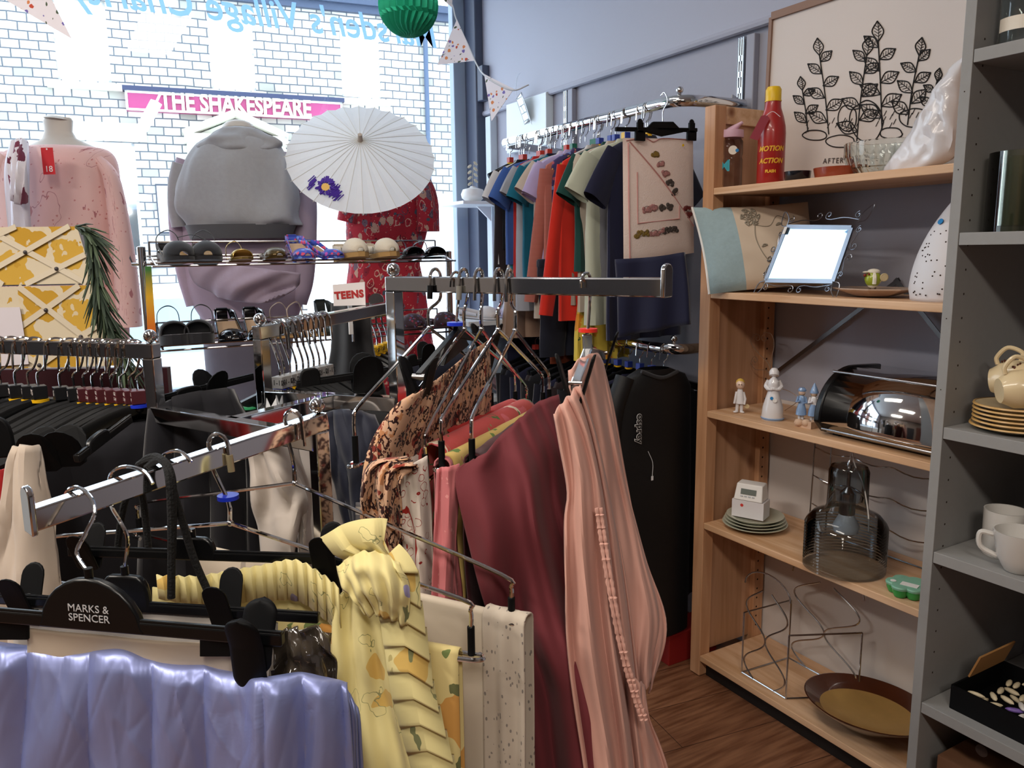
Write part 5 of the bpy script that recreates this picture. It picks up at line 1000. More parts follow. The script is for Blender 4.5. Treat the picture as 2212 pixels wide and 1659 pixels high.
def shoe(name, label, x, z, up, insole=None, heel=0, L=.225, W=.078, open_toe=False, strap=0, hm=None, toe=.032, wall=.03, yaw=0, sole=None, plat=.006, plen=1):
    g0 = Vector((0, 0, 0)); t = thing(name, label, 'shoe', (0, 0, 0), 'shoes on the shoe rack')
    insole = insole or mat('beige_insole', '#b39679', .6); nu, nv = 17, 23
    def hw(v): return W/2*(math.sin(min(1, (v+.02)/.25)*PI/2)**.6)*(1-.32*max(0, (v-.35)/.65)**1.0)*(.999 if v < .93 else 1-((v-.93)/.07)**2*.35)
    lift = lambda v: heel*max(0, min(1, (v-.28)/.45))**1.4
    Lx = L*(1-.25*min(1, heel/.09))
    yv_ = lambda v: -Lx/2+Lx*v
    top = []; ins = []; so = []
    cut = .36 if not open_toe else .30
    for i in range(nv):
        v = i/(nv-1); row = []; r2 = []
        for j in range(nu):
            u = j/(nu-1)*2-1; x_ = hw(v)*math.sin(u*PI/2) if True else 0
            if v < cut: hz = toe*(math.sin(min(1, (v+.03)/.3)*PI/2)**.7)*math.cos(u*PI/2)**.75
            else:
                w_ = abs(u)**5; hz = (wall*(.55+.45*((v-cut)/(1-cut))**1.5))*w_ if v < .96 else wall*1.0
                if v < cut+.06: hz = max(hz, .0)
            row.append(Vector((x_, yv_(v), plat+lift(v)+hz))); r2.append(Vector((x_*.93, yv_(v)*.985, plat+lift(v)+.0015)))
        top.append(row); ins.append(r2)
    a = int(cut*(nv-1))
    if open_toe: toe_rows = top[3:a+2]
    else: toe_rows = top[:a+1]
    M().grid(toe_rows).obj('toe_upper', up, t, solid=.002)
    if not open_toe or strap == 0:
        for sgn in (0, 1):
            rr_ = [(r_[:3] if sgn == 0 else r_[-3:]) for r_ in top[a:]]
            M().grid(rr_).obj('side_wall', up, t, solid=.002)
        M().tube([top[-1][j] for j in range(nu)], .002, 4).grid([[top[-1][j]-Z1*wall for j in range(nu)], [top[-1][j] for j in range(nu)]]).obj('heel_counter', up, t, solid=.002)
    M().grid(ins).obj('insole', insole, t, solid=.001)
    ol = [Vector((hw(i/20)*1.02, yv_(i/20), 0)) for i in range(21)]+[Vector((-hw(i/20)*1.02, yv_(i/20), 0)) for i in range(20, -1, -1)]
    s = M(); n2 = len(ol); vs = []
    for p in ol: v = (p.y+Lx/2)/Lx; vs.append(Vector((p.x, p.y, lift(v) if hm != 'wedge' else 0)))
    for p in ol: v = (p.y+Lx/2)/Lx; vs.append(Vector((p.x, p.y, lift(v)+plat)))
    s.add(vs, [tuple(range(n2-1, -1, -1)), tuple(range(n2, 2*n2))]+[(i, (i+1) % n2, n2+(i+1) % n2, n2+i) for i in range(n2)]); s.obj('sole', sole or up, t, ang=30)
    if heel > .02 and hm != 'wedge': M().tube([(0, Lx*.44, heel), (0, Lx*.43, heel*.5), (0, Lx*.41, 0.001)], [.02, .009 if hm != 'block' else .016, .006 if hm != 'block' else .016], 10).obj('heel', sole or up, t)
    if strap:
        s = M(); h_ = lift(.85)+plat+.045
        s.tube(crv([(-hw(.8), yv_(.8), lift(.8)+.01), (-hw(.8)*.9, yv_(.82), h_*.9+.01), (0, yv_(.72), h_+.02), (hw(.8)*.9, yv_(.82), h_*.9+.01), (hw(.8), yv_(.8), lift(.8)+.01)], 6), .004, 6, flat=.35)
        if strap > 1: s.tube(crv([(hw(.8)*.9, yv_(.82), h_), (hw(.8)+.05, yv_(.9), h_+.01), (hw(.8)+.10, yv_(.95), h_-.01)], 6), .004, 6, flat=.35)
        s.obj('strap', up, t)
    t.location = (x, SY-.0+Lx*.28, z+.004); t.rotation_euler = (math.radians(-6), 0, yaw); return t
def sx_(px, z_): return PA(px, 570 if z_ > 1.2 else 740, 1, SY+.03).x
bs = mat('black_suede', '#0e1018', .8, sheen=.3); bp_ = mat('black_patent', '#0b0d12', .12, coat=.5); gold = mat('gold_leather', '#b59a5a', .25, .8); goldin = pat('gold_mesh_print', '#a07a3a', [(260, .35, ['#2b2014', None], 0, 1)], .4, coord='Object'); flo = pat('bright_floral_satin', '#3a4fb0', [(70, .45, ['#b54fa8', '#d0486a', '#6a8fe0', '#3f2f80'], .6, 1)], .3, coord='Object'); esp = mat('cream_canvas', '#d6cbb8', .8, bmp=.4, nscale=200); jute = mat('tan_jute', '#b08c58', .9, bmp=.8, nscale=150)
shoe('heeled_shoe', 'black suede shoe with gold insole and loose strap, left end of the top row', sx_(382, zt_), zt_, bs, goldin, .03, .23, .088, strap=2, hm='wedge', toe=.05, plat=.012, yaw=.12)
shoe('heeled_shoe', 'black suede closed toe shoe with a gold insole, second in the top shoe row', sx_(450, zt_), zt_, bs, goldin, .03, .23, .088, strap=1, hm='wedge', toe=.05, plat=.012, yaw=-.1)
shoe('gold_sandal', 'gold strappy sandal, left of its pair in the top shoe row', sx_(520, zt_), zt_, gold, None, .0, .2, .066, open_toe=True, strap=1, toe=.03)
shoe('gold_sandal', 'gold and black flat mule, right of the strappy gold sandal', sx_(593, zt_), zt_, mat('dark_gold_leather', '#51401f', .25, .5), None, .0, .22, .07, toe=.034)
shoe('court_shoe', 'bright floral satin court shoe standing heel up in the top shoe row', sx_(654, zt_), zt_, flo, None, .055, .22, .07, toe=.03, wall=.035, hm='pin')
shoe('court_shoe', 'bright floral satin court shoe, turned towards its left neighbour', sx_(702, zt_), zt_, flo, None, .045, .2, .066, toe=.028, wall=.03, hm='pin', yaw=.5)
shoe('espadrille', 'cream canvas espadrille, left one of the pair', sx_(765, zt_), zt_, esp, jute, .0, .23, .082, toe=.052, wall=.05, sole=jute, plat=.016)
shoe('espadrille', 'cream canvas espadrille, right one of the pair', sx_(832, zt_), zt_, esp, jute, .0, .23, .082, toe=.052, wall=.05, sole=jute, plat=.016)
shoe('flat_sandal', 'black jewelled flat sandal next to the right espadrille', sx_(888, zt_), zt_, pat('black_jewel_print', '#15141a', [(120, .3, ['#803048', None, '#4a5a70'], 0, 1)], .3, coord='Object'), bp_, 0, .22, .074, open_toe=True, strap=1)
shoe('flat_sandal', 'black jewelled flat sandal at the right end of the top shoe row', sx_(934, zt_), zt_, bp_, bp_, 0, .22, .074, open_toe=True, strap=1)
slv = mat('silver_insole', '#9b9ba2', .3, .3)
shoe('platform_sandal', 'black platform sandal with a tall ankle strap, left end of the lower shoe row', sx_(376, zl_), zl_, bs, slv, .03, .22, .085, open_toe=True, strap=1, hm='wedge', toe=.045, plat=.03)
shoe('platform_sandal', 'black platform sandal lying against its neighbour in the lower shoe row', sx_(438, zl_), zl_, bs, slv, .03, .22, .085, open_toe=True, strap=1, hm='wedge', toe=.045, plat=.03, yaw=-.25)
shoe('pump_shoe', 'black patent pump with a beige inside in the lower shoe row', sx_(500, zl_), zl_, bp_, None, .06, .23, .078, toe=.034, wall=.045, hm='block')
shoe('pump_shoe', 'black patent pump behind the ball topped rack post', sx_(562, zl_), zl_, bp_, None, .06, .23, .078, toe=.034, wall=.045, hm='block')
bge = mat('beige_leather', '#a8917e', .5)
shoe('wedge_sandal', 'beige wedge sandal with a buckled strap in the lower shoe row', sx_(620, zl_), zl_, bge, None, .05, .22, .075, open_toe=True, strap=1, hm='wedge', toe=.04, sole=jute)
shoe('wedge_sandal', 'beige wedge sandal behind the row of bare hooks', sx_(668, zl_), zl_, bge, None, .05, .22, .075, open_toe=True, strap=1, hm='wedge', toe=.04, sole=jute, yaw=.3)
shoe('tan_boot', 'tan lined shoe just left of the TEENS card', sx_(720, zl_), zl_, mat('dark_green_leather', '#2e3432', .4), mat('tan_lining', '#7d5638', .6), .05, .22, .075, toe=.034, wall=.07, hm='block')
mrn = pat('dark_maroon_floral', '#2a1620', [(90, .4, ['#6d2038', None, '#4a4a70'], .5, 1)], .6, coord='Object')
shoe('fabric_slipper', 'dark maroon patterned slipper right of the tall rack post', sx_(890, zl_), zl_, mrn, None, 0, .24, .085, toe=.05, wall=.04)
shoe('fabric_slipper', 'dark maroon patterned slipper at the right end of the lower shoe row', sx_(950, zl_), zl_, mrn, None, 0, .24, .085, toe=.05, wall=.04, yaw=.3)
# ---- fabric memo boards and garland, left
yel = pat('yellow_animal_print', '#cdc0a6', [(15, .56, ['#b98f2e', '#c39b3c', '#b98f2e', None], .8, 1.1), (40, .22, ['#cdbd9c', None, '#cdbd9c', None], .8, .8), (30, .2, ['#b98f2e', None, None], .9, .7)], .85)
def memo(name, label, q, rib, d=.02):
    q = [P(*a) for a in q]; nn = (q[1]-q[0]).cross(q[3]-q[0]).normalized(); nn = nn if nn.dot(FH) < 0 else -nn
    t = thing(name, label, 'memo board', tuple((q[2]+q[3])/2)); g = [[q[0].lerp(q[1], j/12).lerp(q[3].lerp(q[2], j/12), i/8) for j in range(13)] for i in range(9)]
    M().grid(g).obj('fabric_face', yel, t); M().prism([v-nn*d*.6 for v in q], nn, d).obj('backing', mat('grey_board_edge', '#8d8b92', .7), t, smooth=False)
    s = M(); B = M(); pt_ = lambda u, v: q[0].lerp(q[1], u).lerp(q[3].lerp(q[2], u), v)+nn*.003
    for (u0, v0, u1, v1) in rib: s.beam(pt_(u0, v0), pt_(u1, v1), .012, .0015, up=nn)
    s.obj('ribbon', mat('cream_ribbon', '#cdc1aa', .8), t, smooth=False)
    for (u0, v0, u1, v1) in rib:
        for (a0_, b0_, a1_, b1_) in rib:
            den = (u1-u0)*(b1_-b0_)-(v1-v0)*(a1_-a0_)
            if abs(den) > 1e-4:
                tt = ((a0_-u0)*(b1_-b0_)-(b0_-v0)*(a1_-a0_))/den; uu, vv = u0+(u1-u0)*tt, v0+(v1-v0)*tt
                if 0 < uu < 1 and 0 < vv < 1: B.ball(pt_(uu, vv)+nn*.002, .0045, 8)
    B.obj('upholstery_button', mat('grey_button', '#6f6a6c', .3, .4), t); return t, pt_, nn
memo('memo_board', 'yellow and cream fabric memo board standing behind the other one', [(-120, 492, 1.75), (166, 489, 1.72), (205, 612, 1.70), (-120, 618, 1.73)], [(0, .55, .55, 0), (.15, 1, .95, 0), (.3, 0, .95, 1), (0, .3, .4, 1), (.55, 1, 1, .5)])
t, pt_, nn = memo('memo_board', 'yellow and cream fabric memo board in front, with a paper notice tucked in', [(-120, 622, 1.66), (205, 616, 1.64), (246, 790, 1.62), (-120, 800, 1.65)], [(.1, 1, .9, 0), (.5, 0, 1, .9), (.55, 1, 1, .45), (.0, .2, .6, 1)])
M().prism([pt_(.30, .25)+nn*.002, pt_(.50, .25)+nn*.002, pt_(.515, .95)+nn*.002, pt_(.30, .97)+nn*.002], nn, .001).obj('paper_notice', mat('white_notice_paper', '#cfc9cf', .7), t, smooth=False)
t = thing('leafy_garland', 'dark green artificial rosemary garland draped over the yellow memo boards', 'garland', tuple(P(220, 650, 1.55))); rg = random.Random(12)
sp_ = crv([P(165, 490, 1.60), P(195, 510, 1.58), P(205, 570, 1.57), P(215, 640, 1.56), P(235, 700, 1.56), P(262, 760, 1.56), P(275, 830, 1.56)], 14); s = M().tube(sp_, .004, 6); s.obj('stem', mat('olive_stem', '#4f5a3c', .8), t)
lf = M(); lf2 = M()
for q_ in range(260):
    i = rg.randrange(0, len(sp_)-9); p = sp_[i]; d = (sp_[i+3]-p).normalized(); o_ = Vector((rg.gauss(0, 1), rg.gauss(0, 1), rg.gauss(0, 1))).normalized(); dr_ = (d*1.5+o_*.8).normalized(); L_ = rg.uniform(.035, .085)
    (lf if rg.random() < .6 else lf2).tube([p+o_*.004, p+dr_*L_*.6, p+dr_*L_-Z1*.006], [.0026, .0030, .0010], 5, flat=.6)
lf.obj('leaves', mat('dark_rosemary_green', '#2b3a2c', .75), t); lf2.obj('pale_leaves', mat('grey_green_leaf', '#4d5c45', .75), t)
# things seen below the boards
s = M().box(P(120, 850, 1.85), (.55, .02, .12), rz=-YAW); props(s.obj('red_folded_cloth', cloth('dark_red_cloth', '#3c161e')), 'dark red folded cloth behind the left clothes arm, under the memo boards', 'cloth')
# ================================================================ FOUR-WAY RACK AND ITS HANGERS
pA, pB, pC, pD = P(325, 741, 1.2), P(686, 893, 1.0), P(850, 597, 1.25), P(562, 703, 1.33)
eA, eB, eC, eD = P(-150, 728, 1.32), P(62, 1098, .755), P(1440, 600, .955), P(838, 652, 1.62)
rk = thing('four_way_rack', 'chrome four way clothes rack with ball topped posts in the middle of the shop', 'clothes rack', (.29, 1.2, 0))
TW, TH_ = .020, .0235
FZ = 1.158
for p, e_, r_, up_t in ((pA, eA, 1, 0), (pB, eB, 1, 1), (pC, eC, 1, 1), (pD, eD, 1, 0)):
    q = Vector((p.x, p.y, p.z-TH_/2)); w_ = Vector((e_.x, e_.y, e_.z-TH_/2)); d = (w_-q).normalized()
    s = M().beam(q-d*TW/2, w_, TW, TH_); a = s.obj('arm', CHROME, rk, smooth=False, bevel=.002)
    tp = Vector((w_.x, w_.y, w_.z)); rt = Vector((d.y, -d.x, 0)).normalized()
    if up_t:
        s = M(); ol = [tp+rt*x+Z1*y for x, y in [(-.011, -.012), (.011, -.012), (.011, .020)]+[(.011*math.cos(k*PI/8), .020+.009*math.sin(k*PI/8)) for k in range(1, 8)]+[(-.011, .020)]]; ol = [tp+(v-tp)*(1.22 if p is pB else 1) for v in ol]; s.prism(ol, d, .006); s.obj('end_stop', CHROME, rk, bevel=.0015, ang=30)
    dd = Vector((d.x, d.y, 0)).normalized(); R_ = Matrix((dd, Vector((-dd.y, dd.x, 0)), Z1)).transposed()
    M().box((p.x, p.y, (p.z-TH_)/2), (.020, .020, p.z-TH_+.0), rot=R_).obj('post', CHROME, rk, smooth=False, bevel=.0015)
    M().ball((p.x, p.y, p.z+.0105), .0105, 18).obj('ball_finial', CHROME, rk)
fr_ = lambda v: Vector((v.x, v.y, FZ))
mAB, mDC = fr_(pA).lerp(fr_(pB), .5), fr_(pD).lerp(fr_(pC), .52)
for a, b in ((fr_(pA), fr_(pB)), (fr_(pD), fr_(pC)), (mAB, mDC)): M().beam(a, b, .022, .024).obj('frame_bar', CHROME, rk, smooth=False, bevel=.0015)
for a, b in ((fr_(pA), fr_(pB)), (fr_(pD), fr_(pC)), (mAB, mDC)): M().beam(Vector((a.x, a.y, .05)), Vector((b.x, b.y, .05)), .022, .024).obj('base_bar', CHROME, rk, smooth=False, bevel=.0015)
def arm_f(px, a, fa, b, fb): return 1/(1/fa+(px-a)/(b-a)*(1/fb-1/fa))
def hookpts(top, h, neck, r=.016, tip=.030):
    h = Vector(h).normalized(); c = top-Z1*r
    pts = [c+h*r*1.15-Z1*tip]+[c+h*r*math.cos(a)+Z1*r*math.sin(a) for a in [PI*k/8 for k in range(9)]]
    pts += [c-h*r*1.0-Z1*.016, c-h*r*.6-Z1*.034, neck+Z1*.022, neck]; return crv(pts, 3)
def solve_near(A, px, py, L, far=False):
    best = None; f0 = A.dot(FH)
    for k in range(0, 400):
        f = f0+(k if far else -k)*.001; p = P(px, py, f); d = math.hypot(p.x-A.x, p.y-A.y)
        if best is None or abs(d-L) < best[0]: best = (abs(d-L), p)
    return best[1]
def chrome_hanger(label, hook, apex, corner, by, f, L=.18, disc=None, cap=None, rr=.0026, far=False, group=None):
    A = P(apex[0], apex[1], f); C1 = solve_near(A, corner[0], corner[1], L, far); h = Vector((C1.x-A.x, C1.y-A.y, 0)); C2 = A-h+Z1*(C1.z-A.z)
    zb = P(corner[0], by, C1.dot(FH)).z; B1, B2 = Vector((C1.x, C1.y, zb)), Vector((C2.x, C2.y, zb)); hu = h.normalized(); nn = hu.cross(Z1)
    t = thing('trouser_hanger', label, 'hanger', tuple(A), group); top = P(hook[0], hook[1], f)
    M().tube(hookpts(top, hu if not far else -hu, A+Z1*.004, .014), rr, 8).obj('hook', CHROME, t)
    s = M()
    for C_, B_ in ((C1, B1), (C2, B2)):
        d1 = (C_-A).normalized(); s.tube(crv([A, A+(C_-A)*.5, C_-d1*.012, C_-Z1*.010, C_.lerp(B_, .5)], 4), rr, 8)
    s.ball(A, rr*1.6, 8); s.obj('wire_frame', CHROME, t)
    for C_, B_ in ((C1, B1), (C2, B2)): M().tube([C_.lerp(B_, .45), B_+Z1*.002], rr*1.6, 10).obj('black_sleeve', BLACKM, t)
    o1, o2 = nn*.007, hu*.016
    s = M(); s.tube(crv([B1-hu*.012+o1*1.3, B1+hu*.006+o1, B1+o2*.9, B1+hu*.006-o1, B1-hu*.02-o1*.6, B1.lerp(B2, .5)-o1*.4, B2+hu*.02-o1*.6, B2-hu*.006-o1, B2-o2*.9, B2-hu*.006+o1, B2+hu*.012+o1*1.3], 5), rr*1.05, 8)
    s.obj('trouser_bar', CHROME, t)
    if disc: M().lathe([(0, 0), (.0125, 0), (.0125, .005), (0, .005)], A+Z1*.028 if disc != BLUE else A+Z1*.030, 20).obj('size_disc', disc, t)
    if cap: M().tube([top-Z1*.014+hu*(.014 if not far else -.014)*1.15-Z1*.030, top-Z1*.014+hu*(.0145 if not far else -.0145)-Z1*.010], .0042, 10).obj('hook_cap', cap, t)
    return t, A, B1, B2, hu
BLUE = mat('blue_size_disc', '#1c35c4', .35); YEL = mat('yellow_size_ring', '#e9b517', .35); REDD = mat('red_size_disc', '#e03428', .35)
GREYCAP = mat('grey_rubber_cap', '#77746c', .5); BRASS = mat('pale_brass_cap', '#b7ab88', .3, .6)
af4 = lambda px: arm_f(px, 850, 1.25, 1440, .955); af1 = lambda px: arm_f(px, 690, 1.0, 62, .755)
H4 = []
for lab, hk, ap, cn, by, cap in [
    ('chrome trouser hanger nearest the corner post, its bar bare at the left', (940, 581), (927, 708), (764, 890), 1003, BLACKM),
    ('chrome trouser hanger holding the red and white stitched cloth', (1001, 581), (1003, 711), (866, 893), 1007, GREYCAP),
    ('chrome trouser hanger with the lowest near end, holding the coral floral cloth', (1034, 581), (1040, 711), (917, 938), 1033, None),
    ('chrome trouser hanger holding the pale yellow cloth', (1077, 581), (1076, 712), (952, 905), 1010, None),
    ('chrome trouser hanger holding the maroon cloth', (1100, 582), (1113, 714), (1018, 903), 1002, None)]:
    H4.append(chrome_hanger(lab, hk, ap, cn, by, af4(hk[0]), .18, cap=cap))
F5 = chrome_hanger('chrome trouser hanger beside the ball finial of the front arm, holding cream tulip fabric', (632, 887), (637, 1044), (1104, 1250), 1340, .97, .31)
F4 = chrome_hanger('chrome trouser hanger with a blue size disc, holding yellow orange-flowered fabric', (470, 938), (497, 1130), (1016, 1300), 1418, .90, .31, disc=BLUE, cap=BRASS)
# black plastic clip hangers, drawn where they hang
def rbox(a, b, w_, h_, m, name, t, n=FH):
    return M().beam(a, b, w_, h_).obj(name, m, t, smooth=False, bevel=min(w_, h_)*.25)
def clip(t, c, w_, h_up, h_dn, nrm, sp=.006, m=BLACKM, hole=False):
    """sprung peg clip: two plates pinched at c; nrm = outward (towards viewer)"""
    nrm = Vector(nrm).normalized(); rt = Z1.cross(nrm).normalized()*-1
    for sg in (1, -1):
        ol = []
        for k in range(9): a = PI*k/8; ol.append((w_*.5*math.cos(a), h_up-w_*.5+w_*.5*math.sin(a)))
        ol += [(-w_*.5, -h_dn+w_*.1), (-w_*.35, -h_dn), (w_*.35, -h_dn), (w_*.5, -h_dn+w_*.1)]
        def pos(x, y):
            lean = sp*(1+max(0, y)/h_up*1.6) if y > 0 else sp*(1-.85*min(1, -y/h_dn))
            return c+rt*x+Z1*y+nrm*sg*lean
        n_ = len(ol); s = M(); fr = [pos(x, y)+nrm*.0015 for x, y in ol]; bk = [pos(x, y)-nrm*.0015 for x, y in ol]
        s.add(fr+bk, [tuple(range(n_)), tuple(range(2*n_-1, n_-1, -1))]+[(i, n_+i, n_+(i+1) % n_, (i+1) % n_) for i in range(n_)])
        pl = s.obj('clip_jaw', m, t, smooth=False, bevel=.001)
    M().tube([c-nrm*sp*.9, c+nrm*sp*.9], w_*.16, 10).obj('clip_spring', CHROME2, t)
def clip_hanger(name, label, bar, f0, f1, hump, hookp, clips, m=BLACKP, barh=.011, group=None, hump_round=.5, txt=None):
    a, b = P(bar[0][0], bar[0][1], f0), P(bar[1][0], bar[1][1], f1); d = (b-a); xs0, xs1 = bar[0][0], bar[1][0]
    t = thing(name, label, 'hanger', tuple(a.lerp(b, .5)), group); dn = d.normalized(); nr_ = dn.cross(Z1).normalized(); nr_ = nr_ if nr_.dot(FH) < 0 else -nr_
    M().beam(a, b, .010, barh).obj('bar', m, t, smooth=False, bevel=.002)
    M().beam(a+Z1*barh*.55+nr_*.002, b+Z1*barh*.55+nr_*.002, .004, .003).obj('bar_ridge', m, t, smooth=False, bevel=.001)
    def along(px):   # point on the bar in column px
        lo, hi = -.3, 1.3
        for _ in range(30):
            mid = (lo+hi)/2; p = a.lerp(b, mid); v = p-CAM
            if 1106+FP*v.dot(CR)/v.dot(CF) < px: lo = mid
            else: hi = mid
        return a.lerp(b, (lo+hi)/2)
    x0, x1, ytop = hump; pl_, pr_ = along(x0), along(x1); pc = along((x0+x1)/2); hh = P((x0+x1)/2, ytop, pc.dot(FH)).z-pc.z; hw = (pr_-pl_).length/2
    ol = [(-hw*1.25, -barh*.5), (hw*1.25, -barh*.5)]
    for k in range(13):
        a_ = PI*k/12; cx = math.cos(a_); ol.append((hw*math.copysign(abs(cx)**hump_round, cx)*(1.15-.15*math.sin(a_)), hh*math.sin(a_)**(.9 if hump_round > .8 else .5)))
    M().prism([pc+dn*x+Z1*y+nr_*.001 for x, y in ol], nr_, .009).obj('centre_plate', m, t, bevel=.0025, ang=35)
    if txt:
        for i, l in enumerate(txt): text(l, pc+nr_*.0062+dn*(.0-.0)+Z1*(hh*.36-.0098*i), dn, Z1, .0108, mat('silver_print', '#b9b9bb', .4), t, ext=.0002, align='CENTER')
    if hookp:
        hp = [P(x, y, ff) for x, y, ff in hookp]; top_n = pc+Z1*hh
        M().tube(crv(hp+[top_n+Z1*.004, top_n-Z1*.004], 5), .0021, 8).obj('hook', CHROME, t); M().tube([top_n-Z1*.002, top_n+Z1*.009], .0042, 10).obj('hook_collar', m, t)
    for (px, up_, dn_, w_, sp) in clips: clip(t, along(px), w_, up_, dn_, nr_, sp, BLACKM)
    return t, a, b, dn, nr_
f = af1(165)
MS = clip_hanger('clip_hanger', 'black lettered clip hanger at the near end of the front arm, holding the lilac quilt', ((-120, 1318), (612, 1380)), .745, .690, (108, 298, 1246),
    [(142, 1068, f+.016), (152, 1055, f+.006), (172, 1054, f-.006), (196, 1075, f-.020), (205, 1108, f-.035), (186, 1150, f-.045), (166, 1195, f-.055)],
    [], barh=.0135, hump_round=1.0, txt=['MARKS &', 'SPENCER'])
t = MS[0]; 
for cx_, cy_, ff_ in ((540, 1392, .690), (-90, 1360, .745)):
    c_ = P(cx_, cy_, ff_); nn_ = MS[4]
    for sg, up_, dn_, tl in ((1, .033, .042, .010), (-1, .038, .03, .012)):
        s = M(); n0 = 36; g = []
        for i in range(n0+1):
            v = i/n0; y_ = up_-(up_+dn_)*v; ww = .0172*min(1, math.sqrt(max(0, 1-(1-min(1, v/.2))**2))+.001)*(1 if v < .85 else 1-.35*((v-.85)/.15)**2); off_ = sg*(.007+tl*max(0, y_)/up_-.004*max(0, -y_)/dn_)
            ctr = c_+nn_*off_+Z1*y_+MS[3]*(.006*(1-v) if sg < 0 else 0); g.append([ctr+MS[3]*ww*math.cos(2*PI*k/16)+nn_*.0045*math.sin(2*PI*k/16) for k in range(16)])
        s.grid(g, closed_u=True); s.add(g[-1], [tuple(range(16))]); s.obj('clip_jaw', BLACKM, t, ang=70)
    M().tube([c_-nn_*.006, c_+nn_*.006], .005, 10).obj('clip_spring', CHROME2, t)
for (x0, x1, y0, y1, ff) in ((-20, 62, 1335, 1381, .735), (433, 500, 1378, 1417, .700)):
    M().prism([P(x0, y0, ff), P(x1, y0+4, ff), P(x1, y1, ff), P(x0, y1, ff)], MS[4], .004).obj('jaw_plate', BLACKM, t, smooth=False, bevel=.001)
f = af1(270)
K2 = clip_hanger('clip_hanger', 'black clip hanger just behind the lettered one, with a square centre plate', ((-20, 1291), (690, 1334)), .815, .785, (232, 322, 1240),
    [(330, 1045, f-.018), (318, 1025, f-.012), (298, 1012, f-.006), (270, 1008, f+.004), (245, 1018, f+.014), (236, 1040, f+.018), (240, 1090, f+.0), (262, 1130, f-.02), (276, 1165, f-.025)],
    [(52, .034, .024, .026, .009), (486, .040, .022, .026, .010)], hump_round=.35)
f = af1(385)
K3 = clip_hanger('clip_hanger', 'black clip hanger behind, gripping the yellow frilled fabric', ((150, 1190), (715, 1208)), .885, .855, (375, 462, 1158),
    [(412, 998, f-.014), (402, 985, f-.010), (385, 974, f-.002), (362, 978, f+.012), (352, 990, f+.016), (360, 1040, f+.01), (385, 1090, f), (404, 1140, f-.01)],
    [(190, .028, .022, .026, .009), (708, .036, .045, .028, .010)], hump_round=.35)
# black cord loops over the arm
t = thing('braided_cord', 'thick braided black cord looped over the front arm', 'cord', tuple(P(340, 1000, .85))); crd = mat('black_braided_cord', '#0b0b0c', .85, bmp=1, nscale=350)
f = .85
M().tube(crv([P(252, 1200, f+.04), P(268, 1090, f+.035), P(300, 1020, f+.02), P(312, 995, f+.01), P(335, 986, f), P(356, 1000, f-.015), P(366, 1040, f-.03), P(370, 1130, f-.035), P(370, 1292, f-.04)], 6), .0042, 8).tube(crv([P(322, 1200, f+.04), P(312, 1100, f+.035), P(298, 1020, f+.02), P(306, 1000, f+.012), P(340, 990, f-.004), P(362, 1010, f-.02), P(374, 1060, f-.028), P(398, 1140, f-.02), P(420, 1210, f-.02), P(448, 1275, f-.02)], 6), .0042, 8).tube(crv([P(318, 1010, f+.005), P(345, 992, f-.008), P(368, 1020, f-.024), P(374, 1080, f-.03), P(372, 1200, f-.036)], 6), .0045, 8).obj('cord_loops', crd, t)
# clear hanger with red disc on arm 4
f = af4(1262); t = thing('clear_clip_hanger', 'clear plastic clip hanger with a red size disc, holding the blush fitted sheet', 'hanger', tuple(P(1270, 715, f))); smk = mat('grey_clear_plastic', '#8f9295', .08, trans=.6, ior=1.3)
M().tube(crv([P(1255, 622, f-.014), P(1256, 605, f-.013), P(1262, 592, f-.004), P(1272, 592, f+.008), P(1275, 610, f+.014), P(1274, 650, f+.006), P(1270, 712, f)], 5), .0021, 8).obj('hook', CHROME, t)
M().lathe([(0, 0), (.0125, 0), (.0125, .0045), (0, .0045)], P(1270, 717, f), 20).obj('size_disc', REDD, t)
A_, B_, C_ = P(1268, 722, f), P(1243, 835, f-.11), P(1300, 768, f+.10); M().beam(A_, P(1270, 770, f), .014, .012).beam(P(1270, 760, f), B_, .012, .013).beam(P(1270, 760, f), C_, .012, .013).obj('arm_bar', smk, t, smooth=False, bevel=.002)
for c_, k in ((B_, 1), (C_, .9)):
    c_ = c_+Z1*.004; dd = (B_-C_); dd.z = 0; sdn = Z1.cross(dd).normalized(); clip(t, c_, .016, .035*k, .04*k, sdn, .009)
# clip hanger with blue disc holding the paisley cloth
f = af4(980)-.0; t = thing('clip_hanger', 'black clip hanger with a blue size disc, holding the paisley cloth', 'hanger', tuple(P(985, 700, f)))
M().tube(crv([P(972, 620, f-.014), P(974, 600, f-.013), P(982, 588, f), P(992, 592, f+.010), P(995, 610, f+.014), P(990, 650, f+.006), P(986, 695, f)], 5), .0021, 8).obj('hook', CHROME, t)
M().lathe([(0, 0), (.0135, 0), (.0135, .005), (0, .005)], P(985, 703, f), 20).obj('size_disc', BLUE, t)
A_ = P(985, 720, f); N1, F1 = P(905, 815, f-.14), P(1052, 735, f+.12); M().beam(A_, N1, .009, .012).beam(A_, F1, .009, .012).prism([A_+Z1*.01, P(955, 790, f-.05), P(1010, 745, f+.05)], (N1-F1).cross(Z1), .007).obj('shoulder_bar', BLACKP, t, smooth=False, bevel=.001)
sdn = Z1.cross(N1-F1).normalized()
for c_ in (N1, F1): clip(t, c_, .030, .028, .05, (N1-F1).cross(Z1).normalized(), .010)
